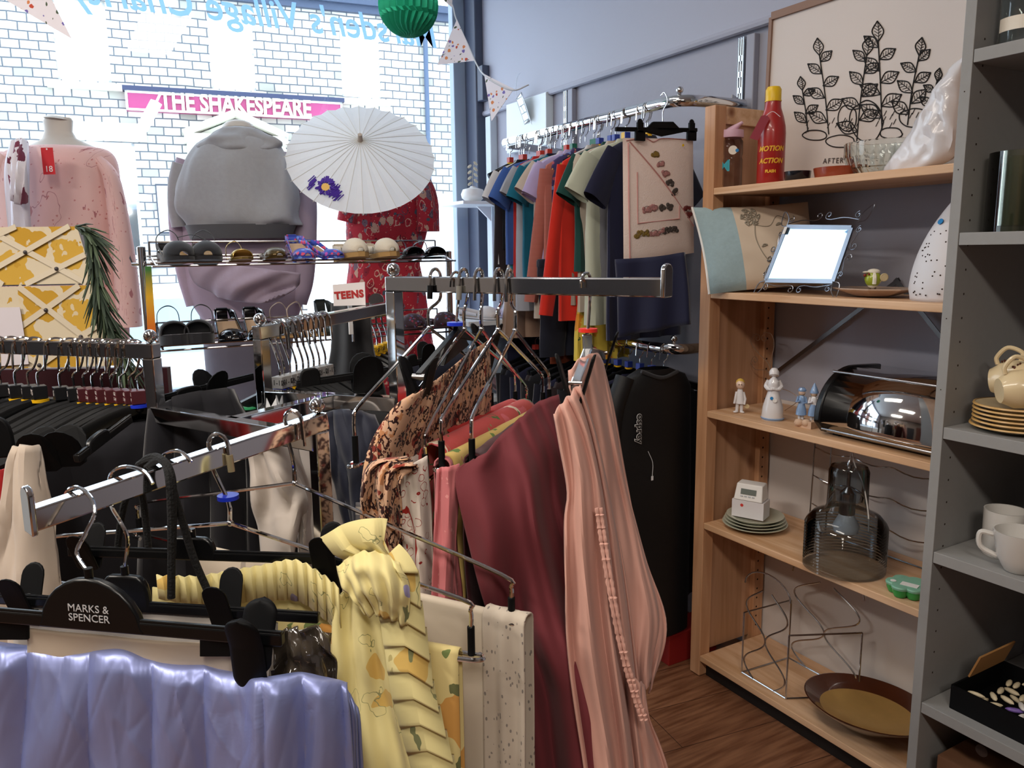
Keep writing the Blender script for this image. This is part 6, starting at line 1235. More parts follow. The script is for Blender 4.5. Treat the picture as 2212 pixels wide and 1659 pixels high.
# ---------------------------------------------------------------- cloths on the right hand arm
def hang(name, label, cat, curves, m, nu=40, nv=44, folds=(), solid=.0016, rnd=.0, group=None, seed=0, parent=None, toward=None):
    cs = [[P(*p) for p in c] for c in curves]; g = sheet(cs, nu, nv, folds, rnd=rnd, seed=seed, toward=toward); s = M().grid(g)
    if parent is not None: return s.obj(name, m, parent, solid=solid)
    t = s.obj(name, m, None, solid=solid); props(t, label, cat, group); return t
pais = pat('paisley_cotton', '#c9a184', [(82, .40, ['#8c3a2c', '#b57d55', '#7c2f26', '#cfa27c', None], 1.2, .6), (82, (.32, .52), ['#2a1212', '#3a1a14', '#2a1212', None], 1.2, .6), (120, (.10, .26), ['#2a1212', None, '#4a1a14'], .9, 1), (46, (.30, .37), ['#2a1212', None, '#321612'], 1.5, .6)], .85)
hang('paisley_cloth', 'cream cloth printed with brown and red paisley, first on the right hand arm', 'cloth', [
    [(892, 850, .985), (850, 880, .97), (800, 960, .955), (783, 1060, .95), (782, 1170, .96), (800, 1320, .97)],
    [(905, 846, 1.0), (878, 900, .98), (845, 985, .965), (838, 1080, .95), (850, 1180, .95), (860, 1320, .96)],
    [(950, 815, 1.06), (930, 900, 1.04), (900, 990, 1.02), (890, 1080, 1.0), (895, 1190, 1.0), (905, 1320, 1.0)],
    [(1010, 765, 1.14), (1005, 870, 1.14), (985, 980, 1.12), (970, 1080, 1.1), (965, 1190, 1.1), (960, 1320, 1.1)],
    [(1055, 735, 1.22), (1062, 840, 1.22), (1050, 960, 1.22), (1040, 1060, 1.22), (1030, 1180, 1.22), (1020, 1320, 1.22)]], pais, 60, 60, [(4.5, .003, .012, 0, .2), (11, .001, .003, 1, .4)], rnd=.012)
hang('paisley_fold', 'thick rolled fold at the near edge of the paisley cloth', 'cloth', [
    [(880, 985, .93), (800, 1000, .925), (783, 1060, .92), (790, 1140, .93), (800, 1320, .93)], [(895, 1000, .915), (838, 1012, .91), (825, 1080, .905), (830, 1170, .91), (836, 1320, .91)],
    [(905, 1010, .925), (870, 1030, .92), (868, 1090, .92), (866, 1180, .92), (868, 1320, .92)]], pais, 30, 40, [(2, .003, .008, 0, .3)], rnd=.015)
stitch = pat('red_white_stitched', '#ded2c6', [(40, (.0, .10), ['#a02a24', None], .5, .3), (90, (.42, .48), ['#9a2a25', None, None], .3, 1), (24, (.44, .48), ['#a02a24'], .4, .35)], .85)
def bar_pts(Hh, k): return Hh[2].lerp(Hh[3], k)
def px_of(p): v = p-CAM; z = v.dot(CF); return (1106+FP*v.dot(CR)/z, 829.5-FP*v.dot(CU)/z, p.dot(FH))
def roll(name, label, Hh, k0, k1, r, drop, m, w0=0, folds=((4, .001, .008, 0, .3),), nseg=30, back=None, near=0, spread=0, cat='cloth', solid=.002, rnd=.004, tr=.0, endx=0, up=0):
    """cloth folded over a hanger bar: rounded top, two hanging sides"""
    a, b = bar_pts(Hh, k0), bar_pts(Hh, k1); d = (b-a).normalized(); n_ = d.cross(Z1).normalized(); n_ = n_ if n_.dot(FH) < 0 else -n_
    g = []; prof = []
    back = back or drop*.9
    for i in range(14): t_ = 1-i/14; prof.append((-1, -back*t_, t_))
    for k in range(7): an = PI-PI*k/6; prof.append((math.cos(an), r*math.sin(an), 0))
    for i in range(1, 26): t_ = i/25; prof.append((1, -drop*t_, t_))
    for side, dz, t_ in prof:
        row = []
        for j in range(nseg+1):
            u = j/nseg; e_ = a.lerp(b, u)+d*(u-.5)*spread*t_-d*endx*t_
            p = e_+n_*(side*r*(1+t_*tr))+Z1*(dz+.002+up*(1-t_))
            for (c_, a0, a1, ph, dr) in folds: p += n_*((a0+(a1-a0)*t_)*math.sin(2*PI*(c_*u+ph+dr*t_))*(1 if side > 0 else -.5))
            if rnd: p += n_*rnd*t_**.5*noise.noise(p*14)
            row.append(p)
        g.append(row)
    s = M().grid(g); o = s.obj(name, m, None, solid=solid); return props(o, label, cat)
roll('stitched_cloth', 'white cloth covered in red stitching beside the paisley cloth', H4[1], .0, .95, .008, .06, stitch, rnd=.002)
hang('stitched_drop', 'red stitched white strip hanging beside the paisley fold', 'cloth', [[(858, 1006, .945), (862, 1080, .94), (872, 1180, .935), (880, 1330, .93)], [(890, 1000, .93), (896, 1080, .925), (902, 1180, .92), (908, 1330, .92)], [(922, 985, .945), (930, 1080, .94), (934, 1180, .935), (938, 1330, .93)]], stitch, 24, 34, [(1.6, .002, .007, .1, .2)], rnd=.005)
hang('dusty_pink_drop', 'dusty pink flat strip hanging left of the maroon cloth', 'cloth', [[(944, 1012, .915), (940, 1100, .91), (936, 1200, .90), (930, 1330, .90)], [(966, 1008, .905), (966, 1100, .90), (962, 1200, .895), (960, 1330, .89)], [(992, 1002, .912), (992, 1060, .908), (984, 1180, .905), (980, 1330, .90)]], pat('dusty_pink_lace', '#bd6d70', [(90, .2, ['#cf8a88', None], .5, 1)], .85), 20, 30, [(1.4, .002, .005, .3, .1)], rnd=.004)
roll('red_cloth', 'bright red cloth rolled over the hanger behind the coral one', H4[1], .30, .97, .017, .08, cloth('bright_red_cotton', '#b52420'), folds=(), up=.008)
coral = pat('coral_floral_cotton', '#bb4a48', [(28, .36, ['#e3cdb7', None, '#c9606a', None], .7, .5), (28, (.36, .42), ['#4f6a3a', None, '#7d9360'], .7, .5)], .8)
roll('coral_floral_cloth', 'coral cloth with pale pink and green flowers, third on the right hand arm', H4[2], .05, .97, .019, .12, coral, folds=((1, .0, .004, 0, .2),), up=.020)
pnk = pat('dusty_pink_lace', '#bd6d70', [(90, .2, ['#cf8a88', None], .5, 1)], .85)
roll('dusty_pink_cloth', 'dusty pink cloth folded over the near end of the fourth hanger', H4[3], .0, .10, .010, .42, pnk, folds=((1.2, .002, .006, .2, .1),))
yg = pat('mustard_floral_cotton', '#c2a660', [(40, .3, ['#b5473a', None, '#5f7a3a', None], .7, .7)], .85)
roll('mustard_cloth', 'pale mustard cloth with small red flowers between the coral and maroon ones', H4[3], .03, .98, .011, .2, yg)
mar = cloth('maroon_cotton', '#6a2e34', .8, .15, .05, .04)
A5, B5 = H4[4][2], H4[4][3]
hang('maroon_cloth', 'large maroon cloth hanging over the fifth chrome trouser hanger', 'cloth', [
    [(1024, 992, .905), (985, 1020, .90), (1000, 1120, .88), (1060, 1330, .90), (1115, 1500, .90), (1150, 1720, .90)],
    [(1060, 965, .93), (1090, 1040, .90), (1110, 1150, .87), (1150, 1330, .875), (1210, 1500, .865), (1240, 1720, .86)],
    [(1120, 905, 1.0), (1165, 990, .97), (1180, 1130, .94), (1215, 1330, .90), (1270, 1500, .87), (1300, 1720, .85)],
    [(1165, 868, 1.06), (1210, 960, 1.04), (1235, 1130, 1.0), (1275, 1330, .95), (1330, 1500, .93), (1375, 1720, .90)],
    [(1205, 852, 1.10), (1222, 930, 1.09), (1250, 1110, 1.06), (1320, 1330, 1.02), (1380, 1500, 1.0), (1460, 1720, .97)]], mar, 90, 70, [(3, .002, .026, 0, .35), (7, .002, .008, .4, .2)], solid=.003, rnd=.016)
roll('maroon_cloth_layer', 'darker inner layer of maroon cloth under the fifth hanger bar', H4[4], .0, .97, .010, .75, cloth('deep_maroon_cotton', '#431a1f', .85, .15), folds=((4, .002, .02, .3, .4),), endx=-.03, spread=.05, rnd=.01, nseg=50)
blu = cloth('blush_cotton', '#c89a8c', .75, .12, .1, .04)
t = thing('blush_sheet', 'blush pink elasticated fitted sheet clipped near the end of the right hand arm', 'sheet', tuple(P(1300, 1200, .95)))
hang('front_fold', '', '', [
    [(1196, 892, .90), (1208, 960, .895), (1225, 1060, .89), (1218, 1140, .885), (1225, 1400, .86), (1262, 1659, .84), (1275, 1800, .83)],
    [(1222, 862, .905), (1238, 930, .89), (1250, 1060, .875), (1252, 1200, .865), (1270, 1400, .85), (1305, 1659, .83), (1320, 1800, .82)],
    [(1243, 838, .91), (1265, 920, .90), (1290, 1060, .885), (1305, 1200, .88), (1325, 1400, .87), (1350, 1659, .85), (1360, 1800, .84)],
    [(1255, 830, .92), (1285, 930, .93), (1315, 1060, .93), (1345, 1200, .92), (1372, 1400, .91), (1400, 1659, .90), (1410, 1800, .89)]], blu, 60, 60, [(3.5, .006, .014, .2, .25), (8, .001, .004, 0, .3)], rnd=.010, parent=t, solid=.002)
hang('back_drop', '', '', [
    [(1228, 800, .95), (1232, 900, .95), (1240, 1000, .95), (1270, 1200, .95), (1300, 1400, .94), (1330, 1600, .93)],
    [(1255, 775, .98), (1280, 900, .97), (1310, 1050, .96), (1340, 1200, .95), (1370, 1380, .93), (1392, 1480, .92)],
    [(1288, 762, 1.02), (1312, 880, 1.01), (1345, 1050, .99), (1380, 1200, .97), (1410, 1340, .95), (1408, 1470, .94)],
    [(1303, 785, 1.06), (1328, 900, 1.05), (1362, 1080, 1.03), (1395, 1210, 1.01), (1438, 1350, .99), (1398, 1488, .96)]], blu, 60, 60, [(3, .003, .010, 0, .3), (7, .0, .004, .5, .6)], rnd=.014, parent=t, solid=.002)
s = M()
for off in (0, 9): s.tube([p+FH*-.004+Vector((0, 0, .001*math.sin(i*2.2))) for i, p in enumerate(crv([P(1288+off, 1095, .868), P(1300+off, 1180, .862), P(1318+off, 1290, .853), P(1340+off, 1400, .85), P(1362+off, 1480, .848), P(1385+off, 1550, .846)], 16))], [.0024+.0007*math.sin(i*2.6) for i in range(81)], 7)
s.obj('gathered_elastic', blu, t)
hang('lower_tail', '', '', [[(1330, 1440, .90), (1330, 1560, .89), (1330, 1659, .89), (1330, 1800, .89)], [(1372, 1465, .89), (1378, 1560, .88), (1385, 1659, .88), (1390, 1800, .88)], [(1392, 1480, .91), (1400, 1540, .90), (1442, 1659, .90), (1470, 1800, .90)]], blu, 30, 30, [(2, .002, .008, 0, .2)], rnd=.01, parent=t, solid=.002)
# ---------------------------------------------------------------- foreground fabrics
def satin():
    m, nt, b = _nt('lilac_satin'); b.inputs['Base Color'].default_value = rgb('#8f99cc'); b.inputs['Roughness'].default_value = .42; b.inputs['Metallic'].default_value = .5; b.inputs['Sheen Weight'].default_value = .12; b.inputs['Sheen Tint'].default_value = rgb('#86a0ff')
    b.inputs['Specular IOR Level'].default_value = .6; b.inputs['Anisotropic'].default_value = .4
    n = N(nt, 'ShaderNodeTexNoise', Scale=18.0, Detail=3.0); nt.links.new(coords(nt, 'UV', (1.6, .5, 1)), n.inputs['Vector']); bump(nt, b, n.outputs[0], .5, .006); return m
SAT = satin()
t = thing('lilac_quilt', 'folded lilac blue satin quilted throw clipped to the lettered hanger, bottom left', 'quilt', tuple(P(350, 1550, .69)))
tops = [(-160, 1380, .76), (0, 1392, .745), (60, 1400, .74), (160, 1412, .73), (260, 1400, .722), (330, 1428, .716), (435, 1440, .71), (520, 1455, .70), (560, 1470, .672), (640, 1458, .69), (700, 1468, .694), (748, 1482, .70)]
bots = [(-170, 1900), (-10, 1900), (55, 1900), (160, 1900), (262, 1900), (325, 1900), (430, 1900), (520, 1900), (575, 1900), (660, 1900), (720, 1900), (775, 1900)]
cs = []
for (x0, y0, f0), (x1, y1) in zip(tops, bots): cs.append([P(x0, y0, f0+.014), P(x0, y0+10, f0-.004), P(x0+(x1-x0)*.25, y0+80, f0-.012), P(x0+(x1-x0)*.6, y0+220, f0-.014), P(x1, y1, f0-.012)])
g = sheet(cs, 260, 110); seams = [-60, 52, 190, 322, 436, 560, 648, 730]; top_x = [px_of(p)[0] for p in g[0]]
for i_, row in enumerate(g):
    for j, p in enumerate(row):
        x = top_x[j]; y = 1390+i_*4.6; dmin = min(abs(x-s_-3*math.sin(y*.013+s_)) for s_ in seams); dist_to = min(1, dmin/50); puff = (dist_to*(2-dist_to))*min(1, .12+i_/16)
        cr_ = 1-abs(noise.noise(Vector((x*.013-y*.004, y*.0032, 5))))*3.2; cr_ = max(0, cr_)**2
        c2 = 1-abs(noise.noise(Vector((x*.02+y*.007, y*.004, 11))))*3.5; c2 = max(0, c2)**2
        row[j] = p-FH*(.0095*puff-.005)-FH*(.010*noise.noise(Vector((x*.009+y*.003, y*.0035, 1.3)))+(.0022*cr_-.0014*c2)*(.3+.7*puff)-.0004*math.sin(y*.8+x)*(1-dist_to)**2)*min(1, .3+i_/20)
M().grid(g).obj('quilted_face', SAT, t, solid=.002)
for li, (dx, df) in enumerate(((0, .012), (9, .03), (16, .05), (24, .072))):
    hang('folded_layer', '', '', [[(748+dx*.3, 1480+dx*1.2, .70+df), (752+dx, 1540, .69+df), (758+dx, 1659, .685+df), (770+dx, 1900, .68+df)], [(722, 1470, .72+df), (728, 1540, .71+df), (735, 1659, .71+df), (745, 1900, .70+df)]], SAT, 8, 30, [(1, .002, .004, li*.3, 2)], parent=t, solid=.003)
# cream waistband behind
hang('cream_waistband', 'cream cotton waistband held by the lettered hanger above the lilac quilt', 'cloth', [[(60, 1355, .738), (60, 1400, .738), (60, 1470, .738)], [(250, 1375, .725), (250, 1420, .725), (250, 1480, .725)], [(505, 1395, .712), (505, 1450, .712), (505, 1500, .712)]], cloth('cream_twill', '#b9a996', .8, .3), 40, 14, [(2, .001, .003, 0, 0)])
crw = cloth('grey_white_cotton', '#b7b0a8')
hang('pale_grey_cloth', 'pale grey cloth on the second black clip hanger', 'cloth', [[(30, 1300, .82), (30, 1400, .82), (30, 1600, .82)], [(340, 1320, .80), (340, 1420, .80), (340, 1600, .80)], [(600, 1345, .79), (600, 1420, .79), (600, 1600, .79)]], crw, 40, 16, [(4, .001, .004, 0, 0)])
# yellow frilled fabric
yf = pat('yellow_floral_cotton', '#ddd093', [(13, .24, ['#9c96bd', '#d3b061', None, '#c79a55', None], .5, 1), (30, .2, ['#7c7f57', None, None, '#b9ab70', None], 1, .5), (24, (.30, .33), ['#8f8f63', None, None, None], 1.4, 1)], .8)
t = thing('yellow_frilled_fabric', 'pale yellow floral fabric with a pleated frill, clipped in the centre foreground', 'fabric', tuple(P(820, 1400, .83)))
hang('main_drop', '', '', [
    [(722, 1290, .845), (718, 1400, .83), (725, 1500, .82), (740, 1659, .81), (745, 1850, .80)], [(770, 1262, .84), (775, 1350, .83), (790, 1480, .82), (810, 1659, .81), (815, 1850, .80)],
    [(815, 1250, .835), (835, 1350, .82), (855, 1480, .81), (880, 1659, .80), (890, 1850, .79)], [(862, 1270, .83), (886, 1400, .815), (908, 1540, .80), (945, 1700, .79), (960, 1850, .78)]], yf, 50, 60, [(2.4, .002, .010, .3, .2)], rnd=.012, parent=t, solid=.002)
# ruffle: accordion pleats along the right edge
path = resample(crv([P(735, 1215, .83), P(780, 1192, .815), P(830, 1190, .81), (P(870, 1225, .805)), P(885, 1290, .80), P(900, 1380, .795), P(915, 1480, .79), P(940, 1580, .785), P(965, 1680, .78), P(985, 1850, .775)], 10), 260)
g = [[], [], []]; rng2 = random.Random(8)
for i, p in enumerate(path):
    d = (path[min(i+1, 259)]-path[max(i-1, 0)]).normalized(); out = d.cross(FH).normalized(); out = out if out.dot(CR-CU*.2) > 0 else -out
    ph = (i % 18)/18; saw = ph if ph < .82 else (1-ph)/.18*.82; 
    g[0].append(p-out*.036-FH*(.002*saw)); g[1].append(p-out*.012-FH*(.010*saw)); g[2].append(p+out*.012-FH*(.016*saw-.004)+d*(.008*saw+.014))
M().grid([list(r_) for r_ in zip(*g)]).obj('pleated_frill', yf, t, solid=.0016, ang=25)
path = resample(crv([P(340, 1258, .87), P(430, 1262, .865), P(560, 1245, .86), P(640, 1236, .85), P(700, 1270, .84), P(735, 1300, .835)], 10), 160); g = [[], [], []]
for i, p in enumerate(path):
    ph = (i % 9)/9; saw = ph if ph < .8 else (1-ph)/.2*.8; k = i/159
    g[0].append(p+Z1*(.010+.008*k)-FH*.008*saw); g[1].append(p-FH*.006*saw-Z1*.004); g[2].append(p-Z1*(.02+.02*k)-FH*.003*saw)
M().grid(g).obj('pleated_waist', yf, t, solid=.0016, ang=25)
hang('rear_drop', '', '', [[(330, 1268, .885), (330, 1400, .885), (330, 1650, .885)], [(560, 1285, .875), (560, 1400, .875), (560, 1650, .875)], [(735, 1305, .865), (740, 1400, .865), (745, 1650, .86)]], yf, 40, 20, [(3, .002, .006, 0, 0)], parent=t, solid=.002)
hang('gathered_top', '', '', [[(728, 1222, .82), (735, 1250, .81), (760, 1290, .80), (790, 1330, .80)], [(770, 1196, .81), (775, 1230, .785), (800, 1270, .78), (820, 1330, .79)], [(815, 1190, .805), (830, 1230, .78), (845, 1275, .775), (850, 1340, .785)], [(862, 1215, .80), (878, 1250, .79), (885, 1290, .785), (880, 1350, .79)]], yf, 60, 26, [(5.5, .003, .003, 0, .5)], rnd=.008, parent=t, solid=.0016)
orf = pat('orange_floral_cotton', '#dccb8c', [(9, .42, ['#c98f45', '#cf9a50', None], .6, 1), (30, .22, ['#6c6f47', None, None], .9, .5), (24, .25, ['#7d78a8', None, '#6f7f4a'], .9, .7)], .8)
roll('orange_floral_fabric', 'yellow fabric with large orange flowers under the lower chrome hanger bar', F4, .022, .6, .005, .6, orf, folds=((1.5, .001, .006, 0, .3),), cat='fabric', nseg=40)
tul = pat('cream_tulip_cotton', '#c6baa8', [(13, (.22, .26), ['#948a7d', None, '#948a7d'], .9, .7), (13, .14, ['#a79d8f', None], .9, .7), (20, .17, ['#a0968a', None, None], .8, .5)], .85)
dot = pat('dotted_cream_cotton', '#b9ae9f', [(190, .22, ['#7d7670'], .2, .5)], .85)
roll('tulip_fabric', 'cream fabric with grey tulips on the upper chrome hanger in the foreground', F5, .045, .8, .005, .62, tul, folds=((1.5, .0, .006, 0, .2),), cat='fabric', nseg=40)
roll('dotted_fabric', 'cream fabric edge with tiny grey dots beside the tulip fabric', F5, -.035, .05, .010, .62, dot, folds=((2, .002, .006, .2, .1),), cat='fabric', nseg=30)
pl = mat('glossy_clear_wrap', '#3b342c', .12, bmp=.6, nscale=25, coat=1)
hang('wrapped_item', 'dark item in glossy clear wrapping beside the big black peg', 'packet', [[(585, 1378, .765), (590, 1440, .76), (600, 1500, .755), (610, 1560, .755)], [(655, 1352, .755), (665, 1410, .745), (670, 1470, .745), (675, 1540, .745)], [(716, 1368, .76), (726, 1430, .755), (728, 1490, .755), (728, 1550, .755)]], pl, 24, 24, [(2, .002, .004, 0, .6)], rnd=.02)
# ================================================================ HANGERS WITH SIZE CUBES, CLOTHES ON THE WALL RAILS AND BACK ARMS
def shirt_hanger(label, tagm, ring, half, group, txt=None, txm=None, drop=.055, bar=False, body=BLACKP, tube_r=.0045, long_=0):
    """origin on top of the rail, width along x"""
    t = thing('coat_hanger', label, 'hanger', (0, 0, 0), group); zt = -.078-long_
    M().tube(hookpts(Vector((0, 0, .003)), (1, 0, 0), Vector((0, 0, zt)), .0165, .034), .0019, 6).obj('hook', CHROME, t)
    if tagm:
        M().box((0, 0, zt-.008), (.021, .021, .021)).obj('size_cube', tagm, t, smooth=False, bevel=.001)
        if txt:
            for ax_, n_ in (((1, 0, 0), (0, -1, 0)), ((0, 1, 0), (1, 0, 0)), ((0, -1, 0), (-1, 0, 0))):
                for k, l in enumerate(txt): text(l, Vector((0, 0, zt-.0035-.0085*k if len(txt) > 1 else zt-.008))+Vector(n_)*.0107, ax_, (0, 0, 1), .0075 if len(txt) > 1 else .013, txm, t, ext=.0001, bold=.0001)
    if ring: M().lathe([(0, 0), (.0135, 0), (.0135, -.005), (0, -.005)], (0, 0, zt-.0195), 18).obj('size_ring', ring, t)
    z0 = zt-.026
    s = M()
    for sg in (-1, 1):
        pts = crv([(0, 0, z0-.0), (sg*half*.22, 0, z0-.012), (sg*half*.6, 0, z0-drop*.62), (sg*half*.97, 0, z0-drop)], 5); n_ = len(pts)
        s.tube(pts, [tube_r*(1+.9*(i/n_)) for i in range(n_)], 8, flat=1.7)
    s.ball((0, 0, z0), tube_r*1.5, 8)
    if bar: s.tube([(-half*.85, 0, z0-drop), (half*.85, 0, z0-drop)], .0035, 6)
    s.obj('shoulders', body, t); return t
def garment(name, label, cat, w, L, m, sleeve=.14, sw=.05, th=.022, seed=0, group=None, flare=1.05, neck=.06, sl_ang=.5, folds=3, collar=None, tw=.0):
    """top hanging on a hanger; origin at the neck, width along x"""
    t = thing(name, label, cat, (0, 0, 0), group); g = []; n = 32; rg = random.Random(seed); ph = rg.uniform(0, 6)
    prof = [(0.0, neck/2, .5), (-.012, neck*.62, .8), (-.03, w*.36, 1), (-.048, w*.47, 1), (-.07, w*.5, 1)]+[(-.07-(L-.07)*k/9, w*.5*(1+(flare-1)*k/9), 1+.5*k/9) for k in range(1, 10)]
    for z_, hw_, tk in prof:
        v = -z_/L; row = []
        for k in range(n):
            a = 2*PI*k/n; x = hw_*math.cos(a); y = th*tk*math.copysign(abs(math.sin(a))**.6, math.sin(a)); y += (.012*v)*math.sin(x/w*2*PI*folds+ph+v*2)*(1 if abs(math.sin(a)) > .2 else .5)
            row.append(Vector((x+tw*v, y+.006*noise.noise(Vector((x*9+seed, z_*7, seed))), z_)))
        g.append(row)
    M().grid(g, closed_u=True).obj('body', m, t)
    if collar: M().tube([Vector((neck*.62*math.cos(a), .016*math.sin(a), -.006)) for a in [2*PI*k/16 for k in range(16)]], .005, 6, closed=True).obj('collar', collar, t)
    if sleeve:
        for sg in (-1, 1):
            a = sl_ang*(1+rg.uniform(-.2, .2)); d = Vector((sg*math.sin(a), rg.uniform(-.15, .15), -math.cos(a))); p0 = Vector((sg*w*.42, 0, -.065)); n2 = 7; gg = []
            for i in range(n2+1):
                v = i/n2; c = p0+d*sleeve*v+Vector((0, 0, -.02*v*v)); r_ = sw*(.80+.18*v) if sleeve < .25 else sw*(1-.35*v); e1 = Vector((d.z, 0, -d.x)).normalized()*r_; e2 = Vector((0, 1, 0))*(th*1.0+.006*v)
                gg.append([c+e1*math.cos(2*PI*k/16)+e2*math.sin(2*PI*k/16)*(1+.2*math.sin(3*2*PI*k/16+ph)*v) for k in range(16)])
            M().grid(gg, closed_u=True).obj('sleeve', m, t)
    return t
def trousers(name, label, w, L, m, group=None, seed=0, leg=.46):
    t = thing(name, label, 'trousers', (0, 0, 0), group)
    for sg in (-1, 1):
        g = []
        for i in range(9):
            v = i/8; hw_ = w*.27*(1-.15*v); g.append([Vector((sg*w*.24+hw_*math.cos(a)+.004*math.sin(i), .02*math.sin(a)*(1+.2*math.sin(i*1.3+seed)), -L*v)) for a in [2*PI*k/18 for k in range(18)]])
        M().grid(g, closed_u=True).obj('leg', m, t)
    M().box((0, 0, -.015), (w*1.02, .03, .035)).obj('waistband', m, t, bevel=.008); return t
CL = {k: cloth('jersey_'+k, v) for k, v in dict(black='#14141a', brownblack='#241a1d', navy='#151730', royal='#38589a', teal='#0c5c74', turq='#1d7f92', red='#b02323', scarlet='#c62a1c', lilac='#b9b0c8', lavender='#a79bc4', white='#c9c7c6', beige='#b8ab9d', taupe='#8e8279', sage='#b9bdaa', green='#143f3a', pinkrose='#b97468', greyprint='#9a9da6', rust='#7d3a22', darknavy='#0f1222', grey='#6f7076', cream='#c6b9a6').items()}
ribp = stripes('ribbed_pink_knit', '#b87468', '#99584e', 70, coord='Object', duty=.4)
ribp.node_tree.nodes['Wave Texture'].bands_direction = 'Z'
purp = pat('purple_flower_jersey', '#3b3560', [(60, .4, ['#a04a5a', '#6f7fb0', None, '#c49a50'], .4, 1)], coord='Object')
prn = pat('grey_print_jersey', '#9a9da6', [(22, .22, ['#4b5560', None, None], 1.2, 1)], coord='Object')
tagr, tagg, tagb, tagy = mat('red_cube', '#c0392b', .4), mat('green_cube', '#1d6b55', .4), mat('blue_cube', '#2b3f9a', .4), mat('yellow_cube', '#e0b21e', .4)
GR = 'hangers on the upper wall rail'
protos = {'r': shirt_hanger('black hanger with a red size cube towards the window end of the upper wall rail', tagr, YEL, .11, GR), 'g': shirt_hanger('black hanger with a green size cube in the middle of the upper wall rail', tagg, YEL, .11, GR),
          'b': shirt_hanger('black hanger with a blue size cube on the upper wall rail', tagb, YEL, .11, GR), 'y': shirt_hanger('black hanger with a yellow size cube near the towel pack on the upper wall rail', tagy, YEL, .11, GR), 'n': shirt_hanger('black hanger without a size cube on the upper wall rail', None, None, .11, GR)}
used = set(); ZR = 1.852+.0125
def put_hanger(k, loc, rz):
    if k not in used: used.add(k); h = protos[k]; h.location = loc; h.rotation_euler = (0, 0, rz); return h
    return dup(protos[k], loc, rz)
rg = random.Random(21)
KG = [ # px of near shoulder, colour, name, label, width, length, sleeve, tag
 (1062, 'brownblack', 'childs_shirt', 'brown-black child top at the window end of the upper rail', .27, .50, .0, 'r'), (1070, 'white', 'childs_shirt', 'white child top showing below the brown-black one', .25, .42, .1, 'r'), (1078, 'black', 'childs_shirt', 'black child top beside the royal blue one', .22, .36, .0, 'n'), (1090, 'royal', 'childs_tshirt', 'royal blue child t-shirt with a wide hanging sleeve', .30, .42, .12, 'n'),
 (1100, 'turq', 'childs_shirt', 'turquoise child top behind the royal blue sleeve', .26, .50, .0, 'n'), (1106, 'red', 'childs_shirt', 'dark red child top between turquoise and grey print', .25, .47, .0, 'r'), (1115, 'P', 'childs_shirt', 'pale grey printed child top', .28, .60, .09, 'r'), (1128, 'teal', 'childs_tshirt', 'plain teal child t-shirt behind the lilac one', .28, .50, .11, 'n'),
 (1140, 'navy', 'childs_shirt', 'navy child top between teal and lilac', .23, .55, .0, 'n'), (1148, 'beige', 'childs_shirt', 'long beige child top behind the lilac t-shirt', .29, .62, .10, 'g'), (1156, 'lilac', 'childs_tshirt', 'pale lilac child t-shirt', .27, .38, .11, 'r'), (1166, 'lavender', 'childs_tshirt', 'lavender child t-shirt next to the ribbed pink knit', .28, .40, .11, 'g'),
 (1176, 'RIB', 'childs_cardigan', 'ribbed pink knitted child cardigan', .30, .58, .46, 'n'), (1188, 'PU', 'childs_shirt', 'purple patterned child top beside the red cardigan', .25, .45, .0, 'n'), (1204, 'scarlet', 'childs_cardigan', 'bright red child cardigan in the middle of the upper rail', .33, .60, .50, 'g'), (1218, 'white', 'childs_shirt', 'off-white child top behind the bright red cardigan', .24, .50, .0, 'g'),
 (1228, 'taupe', 'childs_shirt', 'taupe child top between red and dark green', .25, .56, .0, 'b'), (1240, 'green', 'childs_tshirt', 'dark green child t-shirt', .30, .44, .13, 'b'), (1254, 'beige', 'childs_shirt', 'beige child top behind the dark green t-shirt', .28, .58, .09, 'b'), (1268, 'sage', 'childs_tshirt', 'pale sage child t-shirt with turned sleeves', .31, .62, .12, 'b'),
 (1284, 'grey', 'childs_shirt', 'grey child top behind the sage t-shirt', .24, .50, .0, 'y'), (1308, 'navy', 'childs_tshirt', 'navy child t-shirt next to the towel pack', .33, .66, .15, 'y'), (1322, 'darknavy', 'childs_shirt', 'dark navy child top behind the towel pack', .26, .6, .0, 'y')]
for i, (px, c, nm, lab, w_, L_, sl, tg) in enumerate(KG):
    X_ = RX-w_*.47; y_ = PA(px+8, 380, 0, X_).y; m_ = {'P': prn, 'RIB': ribp, 'PU': purp}.get(c) or CL[c]; dz = rg.uniform(-.012, .012)
    rz = rg.uniform(-.12, .12); put_hanger(tg, (RX, y_, ZR), PI+rz)
    z0 = ZR-.098-(.015 if sl > .3 else 0)
    g_ = garment(nm, lab, 'clothing', w_, L_, m_, sl, .052 if sl < .3 else .042, .016, seed=i, group='children\'s clothes on the upper wall rail', sl_ang=.55 if sl < .3 else .12, neck=.07)
    g_.location = (RX, y_, z0+dz*0); g_.rotation_euler = (0, 0, PI+rz)
for i in range(12):   # further hangers closely packed on the rail
    y_ = 2.96-.078*i; put_hanger('n' if i % 3 else 'rgb'[i % 3], (RX+.002, y_+.013, ZR), PI+rg.uniform(-.25, .25))
